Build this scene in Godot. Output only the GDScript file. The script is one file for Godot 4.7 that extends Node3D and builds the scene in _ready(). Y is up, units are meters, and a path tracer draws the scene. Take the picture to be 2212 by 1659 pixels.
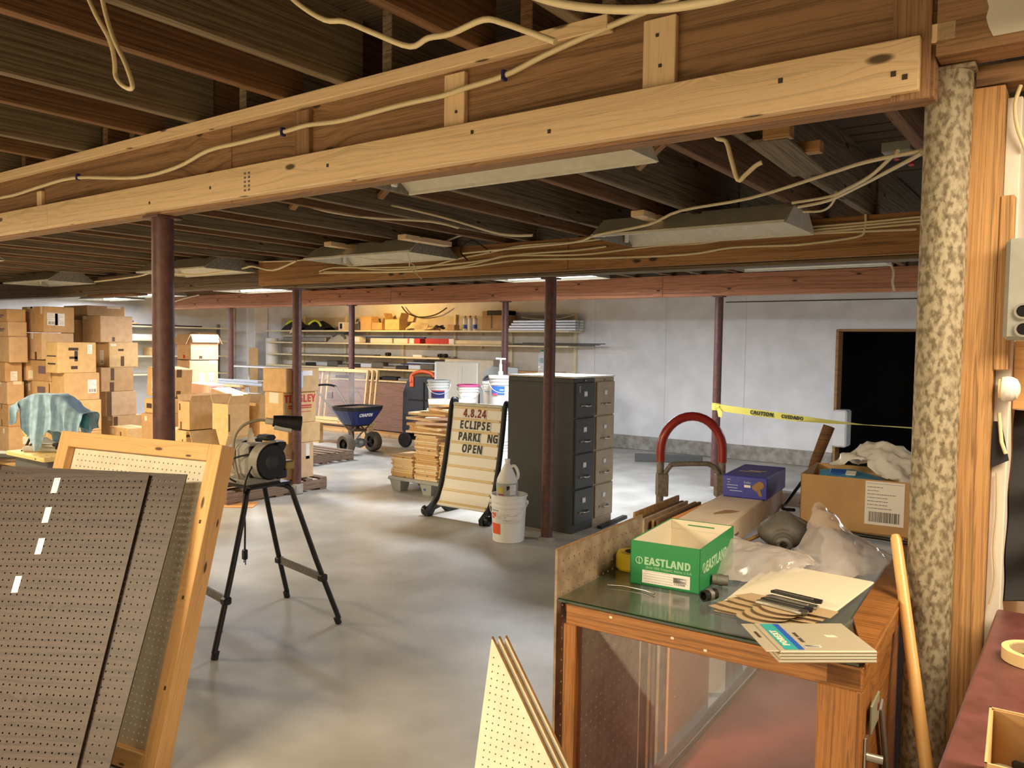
extends Node3D
# A shop basement: world axes follow the beams (x) and the joists (z, away from the camera is -z); metres.
var M := {}
var used := {}
var rng := RandomNumberGenerator.new()
var font: SystemFont
var bold: SystemFont
var heavy: FontVariation

class MB:
	var v := PackedVector3Array()
	var n := PackedVector3Array()
	var uv := PackedVector2Array()
	func tri(a: Vector3, b: Vector3, c: Vector3) -> void:
		var k := (b - a).cross(c - a).normalized()
		v.append(a); v.append(c); v.append(b)
		for i in 3: n.append(k)
		uv.append(Vector2(0, 1)); uv.append(Vector2(0.5, 0)); uv.append(Vector2(1, 1))
	func quad(a: Vector3, b: Vector3, c: Vector3, d: Vector3) -> void:
		var k := (b - a).cross(c - a)
		if k.length_squared() < 1e-16: k = (c - a).cross(d - a)
		k = k.normalized()
		quadn(a, b, c, d, k, k, k, k)
	func quadn(a: Vector3, b: Vector3, c: Vector3, d: Vector3, ka: Vector3, kb: Vector3, kc: Vector3, kd: Vector3) -> void:
		v.append(a); v.append(c); v.append(b); v.append(a); v.append(d); v.append(c)
		n.append(ka); n.append(kc); n.append(kb); n.append(ka); n.append(kd); n.append(kc)
		uv.append(Vector2(0, 1)); uv.append(Vector2(1, 0)); uv.append(Vector2(1, 1))
		uv.append(Vector2(0, 1)); uv.append(Vector2(0, 0)); uv.append(Vector2(1, 0))
	func oq(o: Vector3, a: Vector3, b: Vector3, c: Vector3, d: Vector3) -> void:
		if (b - a).cross(c - a).dot((a + c) * 0.5 - o) < 0.0: quad(d, c, b, a)
		else: quad(a, b, c, d)
	func hexa(p: Array) -> void:  # eight corners: bottom 0-3, top 4-7 (same order round)
		var o := Vector3.ZERO
		for q: Vector3 in p: o += q / 8.0
		oq(o, p[0], p[1], p[2], p[3]); oq(o, p[4], p[5], p[6], p[7])
		for i in 4: oq(o, p[i], p[(i + 1) % 4], p[4 + (i + 1) % 4], p[4 + i])
	func box(c: Vector3, s: Vector3, b := Basis.IDENTITY) -> void:
		var h := s * 0.5
		var p := []
		for y: float in [-h.y, h.y]:
			for q: Vector2 in [Vector2(-h.x, -h.z), Vector2(h.x, -h.z), Vector2(h.x, h.z), Vector2(-h.x, h.z)]:
				p.append(c + b * Vector3(q.x, y, q.y))
		hexa(p)
	func cbox(c: Vector3, s: Vector3, r: float, b := Basis.IDENTITY) -> void:
		var h := s * 0.5
		r = minf(r, minf(h.x, minf(h.y, h.z)) * 0.8)
		var P := func(ax: int, x: float, y: float, z: float) -> Vector3:
			return c + b * Vector3(x * (h.x - (0.0 if ax == 0 else r)), y * (h.y - (0.0 if ax == 1 else r)), z * (h.z - (0.0 if ax == 2 else r)))
		for s1: float in [-1.0, 1.0]:
			oq(c, P.call(0, s1, -1, -1), P.call(0, s1, 1, -1), P.call(0, s1, 1, 1), P.call(0, s1, -1, 1))
			oq(c, P.call(1, -1, s1, -1), P.call(1, 1, s1, -1), P.call(1, 1, s1, 1), P.call(1, -1, s1, 1))
			oq(c, P.call(2, -1, -1, s1), P.call(2, 1, -1, s1), P.call(2, 1, 1, s1), P.call(2, -1, 1, s1))
			for s2: float in [-1.0, 1.0]:
				oq(c, P.call(0, s1, s2, -1), P.call(0, s1, s2, 1), P.call(1, s1, s2, 1), P.call(1, s1, s2, -1))
				oq(c, P.call(1, -1, s1, s2), P.call(1, 1, s1, s2), P.call(2, 1, s1, s2), P.call(2, -1, s1, s2))
				oq(c, P.call(0, s1, -1, s2), P.call(0, s1, 1, s2), P.call(2, s1, 1, s2), P.call(2, s1, -1, s2))
				for s3: float in [-1.0, 1.0]:
					var q: Array = [P.call(0, s1, s2, s3), P.call(1, s1, s2, s3), P.call(2, s1, s2, s3)]
					if (q[1] - q[0]).cross(q[2] - q[0]).dot(q[0] - c) < 0.0: tri(q[2], q[1], q[0])
					else: tri(q[0], q[1], q[2])
	func tube(pts: Array, r: float, sides := 8, r2 := -1.0, squash := 1.0) -> void:
		if r2 < 0.0: r2 = r
		var m := pts.size()
		var rings := []
		var up := Vector3.UP
		var t0: Vector3 = (pts[1] - pts[0]).normalized()
		if absf(t0.y) > 0.9: up = Vector3.RIGHT
		var e1 := t0.cross(up).normalized()
		for i in m:
			var t: Vector3 = ((pts[mini(i + 1, m - 1)] - pts[maxi(i - 1, 0)]) as Vector3).normalized()
			e1 = (e1 - t * e1.dot(t)).normalized()
			var e2 := t.cross(e1)
			var rr := lerpf(r, r2, float(i) / (m - 1))
			var ring := []
			for k in sides:
				var a := TAU * k / sides
				var d := e1 * cos(a) * squash + e2 * sin(a)
				ring.append([pts[i] + d * rr, d.normalized()])
			rings.append(ring)
		for i in m - 1:
			for k in sides:
				var k2 := (k + 1) % sides
				var A = rings[i][k]; var B = rings[i][k2]; var C = rings[i + 1][k2]; var D = rings[i + 1][k]
				quadn(A[0], B[0], C[0], D[0], A[1], B[1], C[1], D[1])
		for k in range(1, sides - 1):
			tri(rings[0][0][0], rings[0][k + 1][0], rings[0][k][0])
			tri(rings[m - 1][0][0], rings[m - 1][k][0], rings[m - 1][k + 1][0])
	func lathe(prof: Array, sides: int, xf := Transform3D.IDENTITY) -> void:  # profile of Vector2(radius, height), going up on the outside
		for i in prof.size() - 1:
			var p: Vector2 = prof[i]
			var q: Vector2 = prof[i + 1]
			var dn := Vector2(q.y - p.y, -(q.x - p.x)).normalized()
			for k in sides:
				var a := TAU * k / sides
				var b := TAU * (k + 1) / sides
				var ca := Vector3(cos(a), 0, -sin(a))
				var cb := Vector3(cos(b), 0, -sin(b))
				var Y := Vector3.UP
				var na := (xf.basis * (ca * dn.x + Y * dn.y)).normalized()
				var nb := (xf.basis * (cb * dn.x + Y * dn.y)).normalized()
				quadn(xf * (ca * p.x + Y * p.y), xf * (cb * p.x + Y * p.y), xf * (cb * q.x + Y * q.y), xf * (ca * q.x + Y * q.y), na, nb, nb, na)
	func prism(poly: PackedVector2Array, d: float, xf := Transform3D.IDENTITY) -> void:  # outline in x, y; thickness d along z, centred
		if Geometry2D.is_polygon_clockwise(poly): poly.reverse()
		var ix := Geometry2D.triangulate_polygon(poly)
		var f := func(p: Vector2, z: float) -> Vector3: return xf * Vector3(p.x, p.y, z)
		for i in range(0, ix.size(), 3):
			var a := poly[ix[i]]; var b := poly[ix[i + 1]]; var c := poly[ix[i + 2]]
			if (b - a).cross(c - a) < 0.0:
				var t := b; b = c; c = t
			tri(f.call(a, d * 0.5), f.call(b, d * 0.5), f.call(c, d * 0.5))
			tri(f.call(a, -d * 0.5), f.call(c, -d * 0.5), f.call(b, -d * 0.5))
		for i in poly.size():
			var a := poly[i]; var b := poly[(i + 1) % poly.size()]
			quad(f.call(a, -d * 0.5), f.call(b, -d * 0.5), f.call(b, d * 0.5), f.call(a, d * 0.5))
	func grid(rows: Array, thick := 0.0) -> void:  # a sheet of points, smooth normals; with thickness it gets a back
		var R := rows.size(); var C: int = rows[0].size()
		var nr := []
		for i in R:
			var l := []
			for j in C:
				var du: Vector3 = rows[i][mini(j + 1, C - 1)] - rows[i][maxi(j - 1, 0)]
				var dv: Vector3 = rows[mini(i + 1, R - 1)][j] - rows[maxi(i - 1, 0)][j]
				l.append(du.cross(dv).normalized())
			nr.append(l)
		for i in R - 1:
			for j in C - 1:
				quadn(rows[i][j], rows[i][j + 1], rows[i + 1][j + 1], rows[i + 1][j], nr[i][j], nr[i][j + 1], nr[i + 1][j + 1], nr[i + 1][j])
				if thick > 0.0:
					var q := []
					for e: Array in [[i, j], [i + 1, j], [i + 1, j + 1], [i, j + 1]]: q.append(rows[e[0]][e[1]] - nr[e[0]][e[1]] * thick)
					quadn(q[0], q[1], q[2], q[3], -nr[i][j], -nr[i + 1][j], -nr[i + 1][j + 1], -nr[i][j + 1])
	func mesh() -> ArrayMesh:
		var a := []
		a.resize(Mesh.ARRAY_MAX)
		a[Mesh.ARRAY_VERTEX] = v; a[Mesh.ARRAY_NORMAL] = n; a[Mesh.ARRAY_TEX_UV] = uv
		var m := ArrayMesh.new()
		m.add_surface_from_arrays(Mesh.PRIMITIVE_TRIANGLES, a)
		return m

func numbered(s: String) -> String:
	used[s] = used.get(s, -1) + 1
	return s if used[s] == 0 else "%s_%03d" % [s, used[s]]

func tag(o: Node3D, label: String, cat := "", group := "") -> Node3D:
	o.set_meta("label", label)
	if cat: o.set_meta("category", cat)
	if group: o.set_meta("group", group)
	return o

func thing(called: String, label: String, cat: String, at := Vector3.ZERO, yaw := 0.0, group := "") -> Node3D:
	var o := Node3D.new()
	o.name = numbered(called)
	add_child(o)
	o.position = at
	o.rotation.y = yaw
	tag(o, label, cat, group)
	return o

func part(mb: MB, called: String, mat: String, parent: Node3D, label := "") -> MeshInstance3D:
	var o := MeshInstance3D.new()
	o.name = called
	o.mesh = mb.mesh()
	o.material_override = M[mat]
	parent.add_child(o, true)
	if label: o.set_meta("label", label)
	return o

func solo(mb: MB, called: String, mat: String, label: String, cat: String, at := Vector3.ZERO, yaw := 0.0, group := "") -> MeshInstance3D:
	var o := part(mb, numbered(called), mat, self)
	o.position = at
	o.rotation.y = yaw
	tag(o, label, cat, group)
	return o

func struct(mb: MB, called: String, mat: String, label: String) -> MeshInstance3D:
	var o := part(mb, called, mat, self, label)
	o.set_meta("kind", "structure")
	return o

func dup(root: Node3D, base: String, label: String, at: Vector3, yaw := 0.0) -> Node3D:
	var r: Node3D = root.duplicate()
	r.name = numbered(base)
	add_child(r)
	r.position = at
	r.rotation.y = yaw
	r.set_meta("label", label)
	return r

func mb1(c: Vector3, s: Vector3, r := 0.003, b := Basis.IDENTITY) -> MB:
	var m := MB.new()
	m.cbox(c, s, r, b)
	return m

# a board from a to b (its centre line), h tall along up and w thick; the grain runs along it
func board(parent: Node3D, called: String, mat: String, a: Vector3, b: Vector3, h: float, w: float, up := Vector3.UP, bev := 0.002) -> MeshInstance3D:
	var x := (b - a).normalized()
	if absf(x.dot(up)) > 0.99: up = Vector3.BACK
	var z := x.cross(up).normalized()
	var y := z.cross(x)
	var m := MB.new()
	m.cbox(Vector3.ZERO, Vector3((b - a).length(), h, w), bev)
	var o := part(m, called, mat, parent)
	o.transform = Transform3D(Basis(x, y, z), (a + b) * 0.5)
	return o

func sticker(parent: Node3D, called: String, mat: String, c: Vector3, right: Vector3, up: Vector3, w: float, h: float, t := 0.0015) -> MeshInstance3D:
	var m := MB.new()
	var r := right.normalized() * w * 0.5
	var u := up.normalized() * h * 0.5
	var k := right.cross(up).normalized() * t
	var p := [c - r - u, c + r - u, c + r + u, c - r + u]
	m.quad(p[0] + k, p[1] + k, p[2] + k, p[3] + k)
	for i in 4: m.oq(c, p[i], p[(i + 1) % 4], p[(i + 1) % 4] + k, p[i] + k)
	return part(m, called, mat, parent)

func lettering(parent: Node3D, called: String, s: String, size: float, mat: String, at: Vector3, right: Vector3, up: Vector3, f: Font = null, depth := 0.002, squeeze := 1.0) -> MeshInstance3D:
	var t := TextMesh.new()
	t.text = s
	t.font = f if f else heavy
	t.font_size = 48
	t.pixel_size = size / 48.0 / 0.72
	t.depth = depth
	t.curve_step = 1.5
	var o := MeshInstance3D.new()
	o.name = called
	o.mesh = t
	o.material_override = M[mat]
	parent.add_child(o, true)
	var x := right.normalized(); var y := (up - x * up.dot(x)).normalized()
	o.transform = Transform3D(Basis(x * squeeze, y, x.cross(y)), at)
	return o

func smooth_path(p: Array, steps := 4) -> Array:
	var out := []
	for i in p.size() - 1:
		var a: Vector3 = p[maxi(i - 1, 0)]; var b: Vector3 = p[i]; var c: Vector3 = p[i + 1]; var d: Vector3 = p[mini(i + 2, p.size() - 1)]
		for k in steps: out.append(b.cubic_interpolate(c, a, d, float(k) / steps))
	out.append(p[-1])
	return out

func V(x: float, y: float, z: float) -> Vector3: return Vector3(x, y, z)

func tube_mb(p: Array, r: float, sides := 8, steps := 4) -> MB:
	var m := MB.new()
	m.tube(smooth_path(p, steps) if steps > 1 else p, r, sides)
	return m

# ---------- materials ----------
func mat(called: String, c: Color, rough := 0.8, metal := 0.0) -> StandardMaterial3D:
	var m := StandardMaterial3D.new()
	m.resource_name = called
	m.albedo_color = c
	m.roughness = rough
	m.metallic = metal
	M[called] = m
	return m

func rgb(r: int, g: int, b: int) -> Color: return Color(r / 255.0, g / 255.0, b / 255.0)

func triplanar(m: StandardMaterial3D, t: Texture2D, scale: Vector3, world := false, off := Vector3.ZERO) -> void:
	m.albedo_texture = t
	m.uv1_triplanar = true
	m.uv1_world_triplanar = world
	m.uv1_triplanar_sharpness = 8.0
	m.uv1_scale = scale
	m.uv1_offset = off

func wood_tex(sd: int, knots: int, contrast: float, knot_dark := 0.35) -> ImageTexture:  # grain along u, values round white
	var W := 384; var H := 192
	var im := Image.create_empty(W, H, false, Image.FORMAT_RGB8)
	var a := FastNoiseLite.new(); a.seed = sd; a.frequency = 1.0; a.fractal_octaves = 3
	var r := RandomNumberGenerator.new(); r.seed = sd
	var K := []
	for i in knots: K.append(Vector3(r.randf(), r.randf(), r.randf_range(0.03, 0.07)))
	for x in W:
		var u := float(x) / W
		var cx := cos(TAU * u); var sx := sin(TAU * u)
		for y in H:
			var w := float(y) / H
			var warp := 0.0; var kd := 0.0
			for k: Vector3 in K:
				var dx := absf(u - k.x); dx = minf(dx, 1.0 - dx)
				var dy := w - k.y; dy -= roundf(dy)
				var d := sqrt(dx * dx * 9.0 + dy * dy)
				warp += signf(dy) * k.z * 1.5 * exp(-d * d / (k.z * k.z * 6.0))
				kd = maxf(kd, clampf((k.z * 0.8 - d) / (k.z * 0.35), 0.0, 1.0))
			var vy := w + warp
			var cy := cos(TAU * vy) * 0.9; var sy := sin(TAU * vy) * 0.9
			var big := a.get_noise_3d(cx * 0.35 + cy * 3.0, sx * 0.35 + sy * 3.0, 1.7)
			var rings := sin((vy * 9.0 + big * 3.0) * TAU) * 0.5 + 0.5
			var fine := a.get_noise_3d(cx * 1.3 + cy * 26.0, sx * 1.3 + sy * 26.0, 9.0)
			var t := 1.06 - contrast * (0.35 * rings + 0.45 * (fine * 0.5 + 0.5) + 0.5 * (0.5 - big) - 0.42)
			t = lerpf(t, knot_dark, kd * 0.85)
			t = clampf(t, 0.05, 1.0)
			im.set_pixel(x, y, Color(t, pow(t, 1.06), pow(t, 1.14)))
	return ImageTexture.create_from_image(im)

func spot_tex(sd: int, size: int, freq: float, lo: Color, hi: Color, gain := 1.6, bias := 0.0, oct := 4) -> ImageTexture:  # mottling between two tones
	var f := FastNoiseLite.new(); f.seed = sd; f.frequency = freq / size; f.fractal_octaves = oct; f.noise_type = FastNoiseLite.TYPE_SIMPLEX_SMOOTH
	var g := f.get_seamless_image(size, size)
	var im := Image.create_empty(size, size, false, Image.FORMAT_RGB8)
	for x in size:
		for y in size:
			var t := clampf((g.get_pixel(x, y).r - 0.5) * gain + 0.5 + bias, 0.0, 1.0)
			im.set_pixel(x, y, lo.lerp(hi, t))
	return ImageTexture.create_from_image(im)

func label_tex(sd: int, w: int, h: int, blocks: int, barcode: bool) -> ImageTexture:  # white label with lines of small print and a barcode
	var r := RandomNumberGenerator.new(); r.seed = sd
	var im := Image.create_empty(w, h, false, Image.FORMAT_RGB8)
	im.fill(Color(0.93, 0.92, 0.9))
	var ink := Color(0.16, 0.16, 0.17)
	var y := int(h * 0.05)
	var stop := int(h * (0.66 if barcode else 0.95))
	while y < stop:
		if r.randf() < 0.25: im.fill_rect(Rect2i(int(w * 0.03), y, int(w * 0.94), 1), ink)
		else:
			var x := int(w * 0.06)
			var e := int(w * r.randf_range(0.3, 0.9))
			while x < e:
				var l := r.randi_range(3, 12)
				im.fill_rect(Rect2i(x, y, l, maxi(2, h / 60)), ink.lerp(Color.WHITE, 0.25))
				x += l + 2
		y += h / blocks
	if barcode:
		var x := int(w * 0.1)
		while x < int(w * 0.9):
			var l := r.randi_range(1, 3)
			im.fill_rect(Rect2i(x, int(h * 0.7), l, int(h * 0.24)), ink)
			x += l + r.randi_range(1, 3)
	return ImageTexture.create_from_image(im)

func make_materials() -> void:
	var wt := [wood_tex(3, 5, 0.55, 0.3), wood_tex(11, 3, 0.7, 0.25), wood_tex(27, 0, 0.6), wood_tex(40, 7, 0.3, 0.3), wood_tex(52, 2, 0.6, 0.6)]
	# name, colour, grain, scale along, scale across, roughness
	for w: Array in [
		["beam_brown", rgb(158, 122, 88), 0, 0.45, 2.6, 0.75], ["beam_orange", rgb(172, 126, 78), 0, 0.4, 2.9, 0.75], ["beam_red", rgb(196, 136, 100), 0, 0.42, 3.0, 0.75],
		["beam_grey", rgb(118, 100, 80), 1, 0.4, 3.0, 0.85], ["new_pine", rgb(232, 203, 160), 3, 0.5, 4.2, 0.65], ["joist_brown", rgb(126, 90, 58), 1, 0.35, 3.5, 0.85],
		["joist_grey", rgb(128, 112, 88), 1, 0.35, 3.5, 0.9], ["deck_wood", rgb(92, 76, 58), 1, 0.3, 5.0, 0.95], ["frame_pine", rgb(222, 172, 112), 3, 0.6, 6.0, 0.6],
		["oak_stain", rgb(164, 108, 54), 2, 0.9, 5.0, 0.4], ["oak_dark", rgb(120, 60, 26), 2, 0.9, 5.0, 0.45], ["stud_wood", rgb(186, 142, 92), 2, 0.5, 4.0, 0.7],
		["stack_wood", rgb(240, 208, 156), 3, 1.5, 14.0, 0.7], ["stack_wood_dark", rgb(222, 178, 116), 3, 1.4, 15.0, 0.7], ["stack_wood_pale", rgb(246, 220, 176), 3, 1.2, 13.0, 0.7],
		["pallet_wood", rgb(140, 116, 96), 1, 1.0, 7.0, 0.9], ["pale_wood", rgb(216, 176, 120), 3, 0.9, 8.0, 0.7], ["walnut_print", rgb(66, 52, 45), 4, 0.8, 3.2, 0.55],
		["brown_ply", rgb(142, 108, 90), 2, 0.5, 4.0, 0.6], ["handle_wood", rgb(226, 176, 104), 2, 1.2, 9.0, 0.35], ["cork_wood", rgb(120, 86, 50), 1, 3.0, 9.0, 0.8], ["ply_yellow", rgb(232, 200, 130), 3, 1.0, 7.0, 0.6]]:
		var m := mat(w[0], w[1], w[5])
		triplanar(m, wt[w[2]], Vector3(w[3], w[4], w[4]), false, Vector3(fposmod(w[3] * 7.3, 1.0), fposmod(w[4] * 3.7, 1.0), fposmod(w[4] * 5.9, 1.0)))
	var wash := spot_tex(5, 256, 5.0, Color(0.94, 0.94, 0.93), Color(1, 1, 1), 1.3)
	var grime := spot_tex(9, 256, 9.0, Color(0.8, 0.78, 0.75), Color(1, 1, 1), 1.6, 0.1)
	var card := spot_tex(15, 256, 6.0, Color(0.94, 0.93, 0.92), Color(1, 1, 1), 1.4)
	var floor_t := spot_tex(21, 512, 5.0, Color(0.86, 0.85, 0.83), Color(1, 1, 1), 1.4, 0.05, 6)
	var pits := spot_tex(33, 512, 26.0, Color(0.7, 0.67, 0.62), Color(1, 1, 1), 4.0, 1.3, 4)
	var chips := spot_tex(35, 512, 14.0, Color(0.66, 0.63, 0.58), Color(1, 1, 1), 2.6, 0.15, 5)
	for c: Array in [["concrete", rgb(184, 181, 173), floor_t, 0.32, 0.5], ["concrete_base", rgb(168, 164, 154), grime, 0.8, 0.9], ["wall_white", rgb(240, 240, 242), wash, 0.4, 0.7],
		["wall_cream", rgb(222, 216, 204), wash, 0.7, 0.8], ["drywall", rgb(226, 220, 212), wash, 0.8, 0.85],
		["card_a", rgb(208, 170, 120), card, 1.6, 0.85], ["card_b", rgb(196, 158, 110), card, 1.3, 0.85], ["card_c", rgb(216, 180, 126), card, 1.8, 0.85], ["card_d", rgb(208, 174, 134), card, 1.5, 0.85],
		["card_in", rgb(160, 118, 76), card, 1.5, 0.9], ["steel_maroon", rgb(100, 64, 60), grime, 2.0, 0.5], ["cab_dark", rgb(66, 67, 65), wash, 1.5, 0.45], ["cab_tan", rgb(172, 152, 126), wash, 1.5, 0.45],
		["peg_white", rgb(226, 218, 196), wash, 2.0, 0.55], ["peg_grey", rgb(160, 140, 120), grime, 2.0, 0.6], ["hardboard", rgb(150, 116, 74), grime, 5.0, 0.8], ["hardboard_dark", rgb(96, 72, 46), grime, 5.0, 0.8],
		["tin_white", rgb(216, 212, 196), wash, 2.0, 0.45], ["tin_grey", rgb(140, 138, 130), grime, 4.0, 0.6], ["bench_red", rgb(112, 66, 66), grime, 1.5, 0.35], ["deck_red", rgb(216, 112, 102), wash, 1.2, 0.6],
		["truck_grey", rgb(122, 116, 111), grime, 5.0, 0.55], ["shelf_cream", rgb(236, 222, 184), wash, 1.0, 0.5], ["carton_white", rgb(222, 204, 184), wash, 1.5, 0.6], ["rubber_mask", rgb(98, 94, 90), wash, 6.0, 0.55],
		["cast_grey", rgb(176, 172, 162), wash, 4.0, 0.5], ["tyre", rgb(112, 100, 84), grime, 6.0, 0.9], ["junction_grey", rgb(150, 152, 146), wash, 3.0, 0.5]]:
		triplanar(mat(c[0], c[1], c[4]), c[2], Vector3.ONE * c[3], c[0] in ["concrete", "wall_white", "concrete_base"])
	var rp := mat("old_pipe", rgb(164, 154, 132), 0.7)
	triplanar(rp, pits, Vector3(4.2, 2.6, 4.2))
	triplanar(rp, pits, Vector3(4.2, 2.3, 4.2))
	rp.detail_enabled = true; rp.detail_albedo = chips; rp.detail_blend_mode = BaseMaterial3D.BLEND_MODE_MUL; rp.detail_uv_layer = BaseMaterial3D.DETAIL_UV_1
	var wood_case := M["deck_red"] as StandardMaterial3D
	wood_case.roughness = 0.7
	for p: Array in [["white", 232, 230, 226, 0.6], ["white_gloss", 236, 235, 232, 0.3], ["paper", 226, 216, 194, 0.8], ["kraft", 180, 156, 122, 0.8], ["handle_plain", 222, 176, 112, 0.35], ["black", 26, 26, 27, 0.6], ["black_gloss", 30, 30, 32, 0.25], ["charcoal", 52, 54, 58, 0.65],
		["dark_hole", 6, 6, 6, 1.0], ["red_print", 190, 58, 62, 0.7], ["red_grip", 140, 40, 34, 0.3], ["ink", 70, 56, 44, 0.8], ["ink_violet", 120, 100, 112, 0.8], ["tape_brown", 96, 70, 44, 0.35], ["tape_clear", 206, 172, 128, 0.25], ["tape_yellow", 220, 206, 96, 0.4],
		["blue_box", 54, 60, 160, 0.4], ["blue_label", 44, 96, 190, 0.4], ["sky_blue", 86, 170, 214, 0.4], ["navy", 30, 42, 100, 0.4], ["pack_grey", 182, 172, 152, 0.4], ["green_box", 34, 136, 76, 0.5], ["green_print", 168, 206, 172, 0.5], ["orange", 232, 96, 44, 0.5], ["pink", 212, 92, 144, 0.4],
		["grey_plastic", 168, 170, 164, 0.6], ["grey_dark", 88, 88, 86, 0.6], ["grey_light", 206, 206, 202, 0.5], ["bucket_grey", 196, 196, 192, 0.4], ["cable_cream", 222, 206, 166, 0.5], ["cable_grey", 196, 184, 158, 0.5], ["cable_black", 30, 29, 28, 0.5],
		["yellow_tool", 206, 182, 40, 0.4], ["yellow_pale", 232, 208, 122, 0.5], ["cloth_teal", 60, 122, 130, 0.9], ["teal_print", 58, 170, 172, 0.4], ["hivis", 206, 230, 50, 0.6], ["clip_blue", 40, 44, 110, 0.4], ["red_mark", 170, 32, 36, 0.6], ["masking", 232, 202, 146, 0.6],
		["coat_black", 40, 39, 42, 0.9], ["sign_letter_black", 28, 26, 24, 0.5], ["sign_letter_red", 130, 34, 32, 0.5], ["sign_face", 246, 242, 230, 0.5], ["sign_track", 230, 204, 150, 0.4], ["letter_card", 240, 238, 226, 0.35], ["pale_blue", 176, 206, 230, 0.6], ["box_pink", 236, 204, 182, 0.8],
		["orange_panel", 224, 156, 92, 0.6], ["beige_plastic", 214, 206, 190, 0.5], ["cable_red", 170, 40, 40, 0.5], ["pump_white", 238, 236, 232, 0.4], ["belt_tan", 150, 116, 72, 0.7], ["goose", 150, 138, 112, 0.4]]:
		mat(p[0], rgb(p[1], p[2], p[3]), p[4])
	for p: Array in [["steel", 190, 188, 182, 0.35, 1.0], ["steel_dull", 150, 148, 144, 0.55, 0.8], ["aluminium", 200, 206, 214, 0.4, 0.8], ["brass_dull", 168, 140, 84, 0.45, 0.8], ["black_metal", 44, 44, 46, 0.4, 0.4], ["zinc", 176, 186, 164, 0.45, 0.6]]:
		mat(p[0], rgb(p[1], p[2], p[3]), p[4], p[5])
	var cl := mat("cloth_blue", rgb(172, 208, 234), 0.95)
	triplanar(cl, spot_tex(61, 256, 7.0, Color(0.86, 0.86, 0.84), Color(1, 1, 1), 1.6), Vector3.ONE * 2.5)
	cl.rim_enabled = true; cl.rim = 0.3
	var gl := mat("glass", Color(0.93, 0.97, 0.95, 0.015), 0.03); gl.transparency = BaseMaterial3D.TRANSPARENCY_ALPHA
	var gt := mat("glass_green", Color(0.36, 0.40, 0.32, 0.34), 0.12); gt.transparency = BaseMaterial3D.TRANSPARENCY_ALPHA
	var ge := mat("glass_edge", Color(0.10, 0.17, 0.12), 0.15); ge.metallic_specular = 0.6
	var wt2 := mat("bottle_clear", Color(0.9, 0.95, 0.98, 0.25), 0.08); wt2.transparency = BaseMaterial3D.TRANSPARENCY_ALPHA
	var bg := mat("bag_film", Color(0.95, 0.91, 0.90, 0.38), 0.14); bg.transparency = BaseMaterial3D.TRANSPARENCY_ALPHA; bg.cull_mode = BaseMaterial3D.CULL_DISABLED
	var mesh_m := mat("screen_film", Color(0.75, 0.75, 0.76, 0.10), 0.1); mesh_m.transparency = BaseMaterial3D.TRANSPARENCY_ALPHA
	var vin := mat("film_clear", Color(0.9, 0.88, 0.8, 0.3), 0.2); vin.transparency = BaseMaterial3D.TRANSPARENCY_ALPHA
	for t: Array in [["label_ship", 71, 96, 128, 14, true], ["label_ship_b", 72, 96, 128, 12, true], ["label_text", 73, 96, 96, 9, false], ["label_big", 74, 160, 210, 12, true], ["label_end", 75, 192, 80, 5, false], ["bars", 76, 120, 64, 40, true]]:
		var m := mat(t[0], Color.WHITE, 0.6)
		m.albedo_texture = label_tex(t[1], t[2], t[3], t[4], t[5])
	var tu := mat("tube_lit", Color.WHITE, 0.3); tu.emission_enabled = true; tu.emission = Color(0.93, 0.97, 1.0); tu.emission_energy_multiplier = 4.0
	var bu := mat("bulb_lit", Color.WHITE, 0.3); bu.emission_enabled = true; bu.emission = Color(1.0, 0.82, 0.5); bu.emission_energy_multiplier = 6.0
	var wl := mat("tube_warm", Color.WHITE, 0.3); wl.emission_enabled = true; wl.emission = Color(1.0, 0.86, 0.62); wl.emission_energy_multiplier = 4.0
func _ready() -> void:
	rng.seed = 7
	font = SystemFont.new(); font.font_names = PackedStringArray(["Droid Sans"])
	bold = SystemFont.new(); bold.font_names = PackedStringArray(["Droid Sans"]); bold.font_weight = 700
	heavy = FontVariation.new(); heavy.base_font = bold; heavy.variation_embolden = 0.7
	var cam := Camera3D.new()
	cam.name = "camera"
	add_child(cam)
	cam.rotation_order = EULER_ORDER_YXZ
	cam.position = Vector3(0, 1.56, 0)
	cam.rotation_degrees = Vector3(-2.809, 35.904, 0.844)
	cam.fov = 51.29
	cam.near = 0.05; cam.far = 60.0
	cam.current = true
	var env := Environment.new()
	env.background_mode = Environment.BG_COLOR
	env.background_color = Color(0.01, 0.01, 0.01)
	env.ambient_light_source = Environment.AMBIENT_SOURCE_DISABLED
	env.tonemap_mode = Environment.TONE_MAPPER_LINEAR
	env.tonemap_exposure = 1.0
	env.sdfgi_enabled = true; env.ssao_enabled = true; env.ssil_enabled = true
	var we := WorldEnvironment.new()
	we.name = "world_environment"
	we.environment = env
	add_child(we)
	make_materials()
	build_lights()
	build_shell()
	build_ceiling()
	build_beams()
	build_posts()
	build_fixtures()
	build_cables()
	build_cartons()
	build_shelving()
	build_middle()
	build_sign()
	build_stacks()
	build_cabinets()
	build_spreader()
	build_saw()
	build_grinder()
	build_pegboards()
	build_showcase()
	build_showcase_items()
	build_hand_truck()
	build_right()

const COOL := Color(0.93, 0.955, 1.0)
const WARM := Color(1.0, 0.91, 0.76)

func area(called: String, at: Vector3, size: Vector2, c: Color, e: float) -> void:
	var l := AreaLight3D.new()
	l.name = called
	l.area_size = size
	l.light_color = c
	l.light_energy = e
	l.shadow_enabled = true
	l.area_range = 30.0
	l.position = at
	l.rotation_degrees = Vector3(-90, 0, 0)
	add_child(l)

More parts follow.
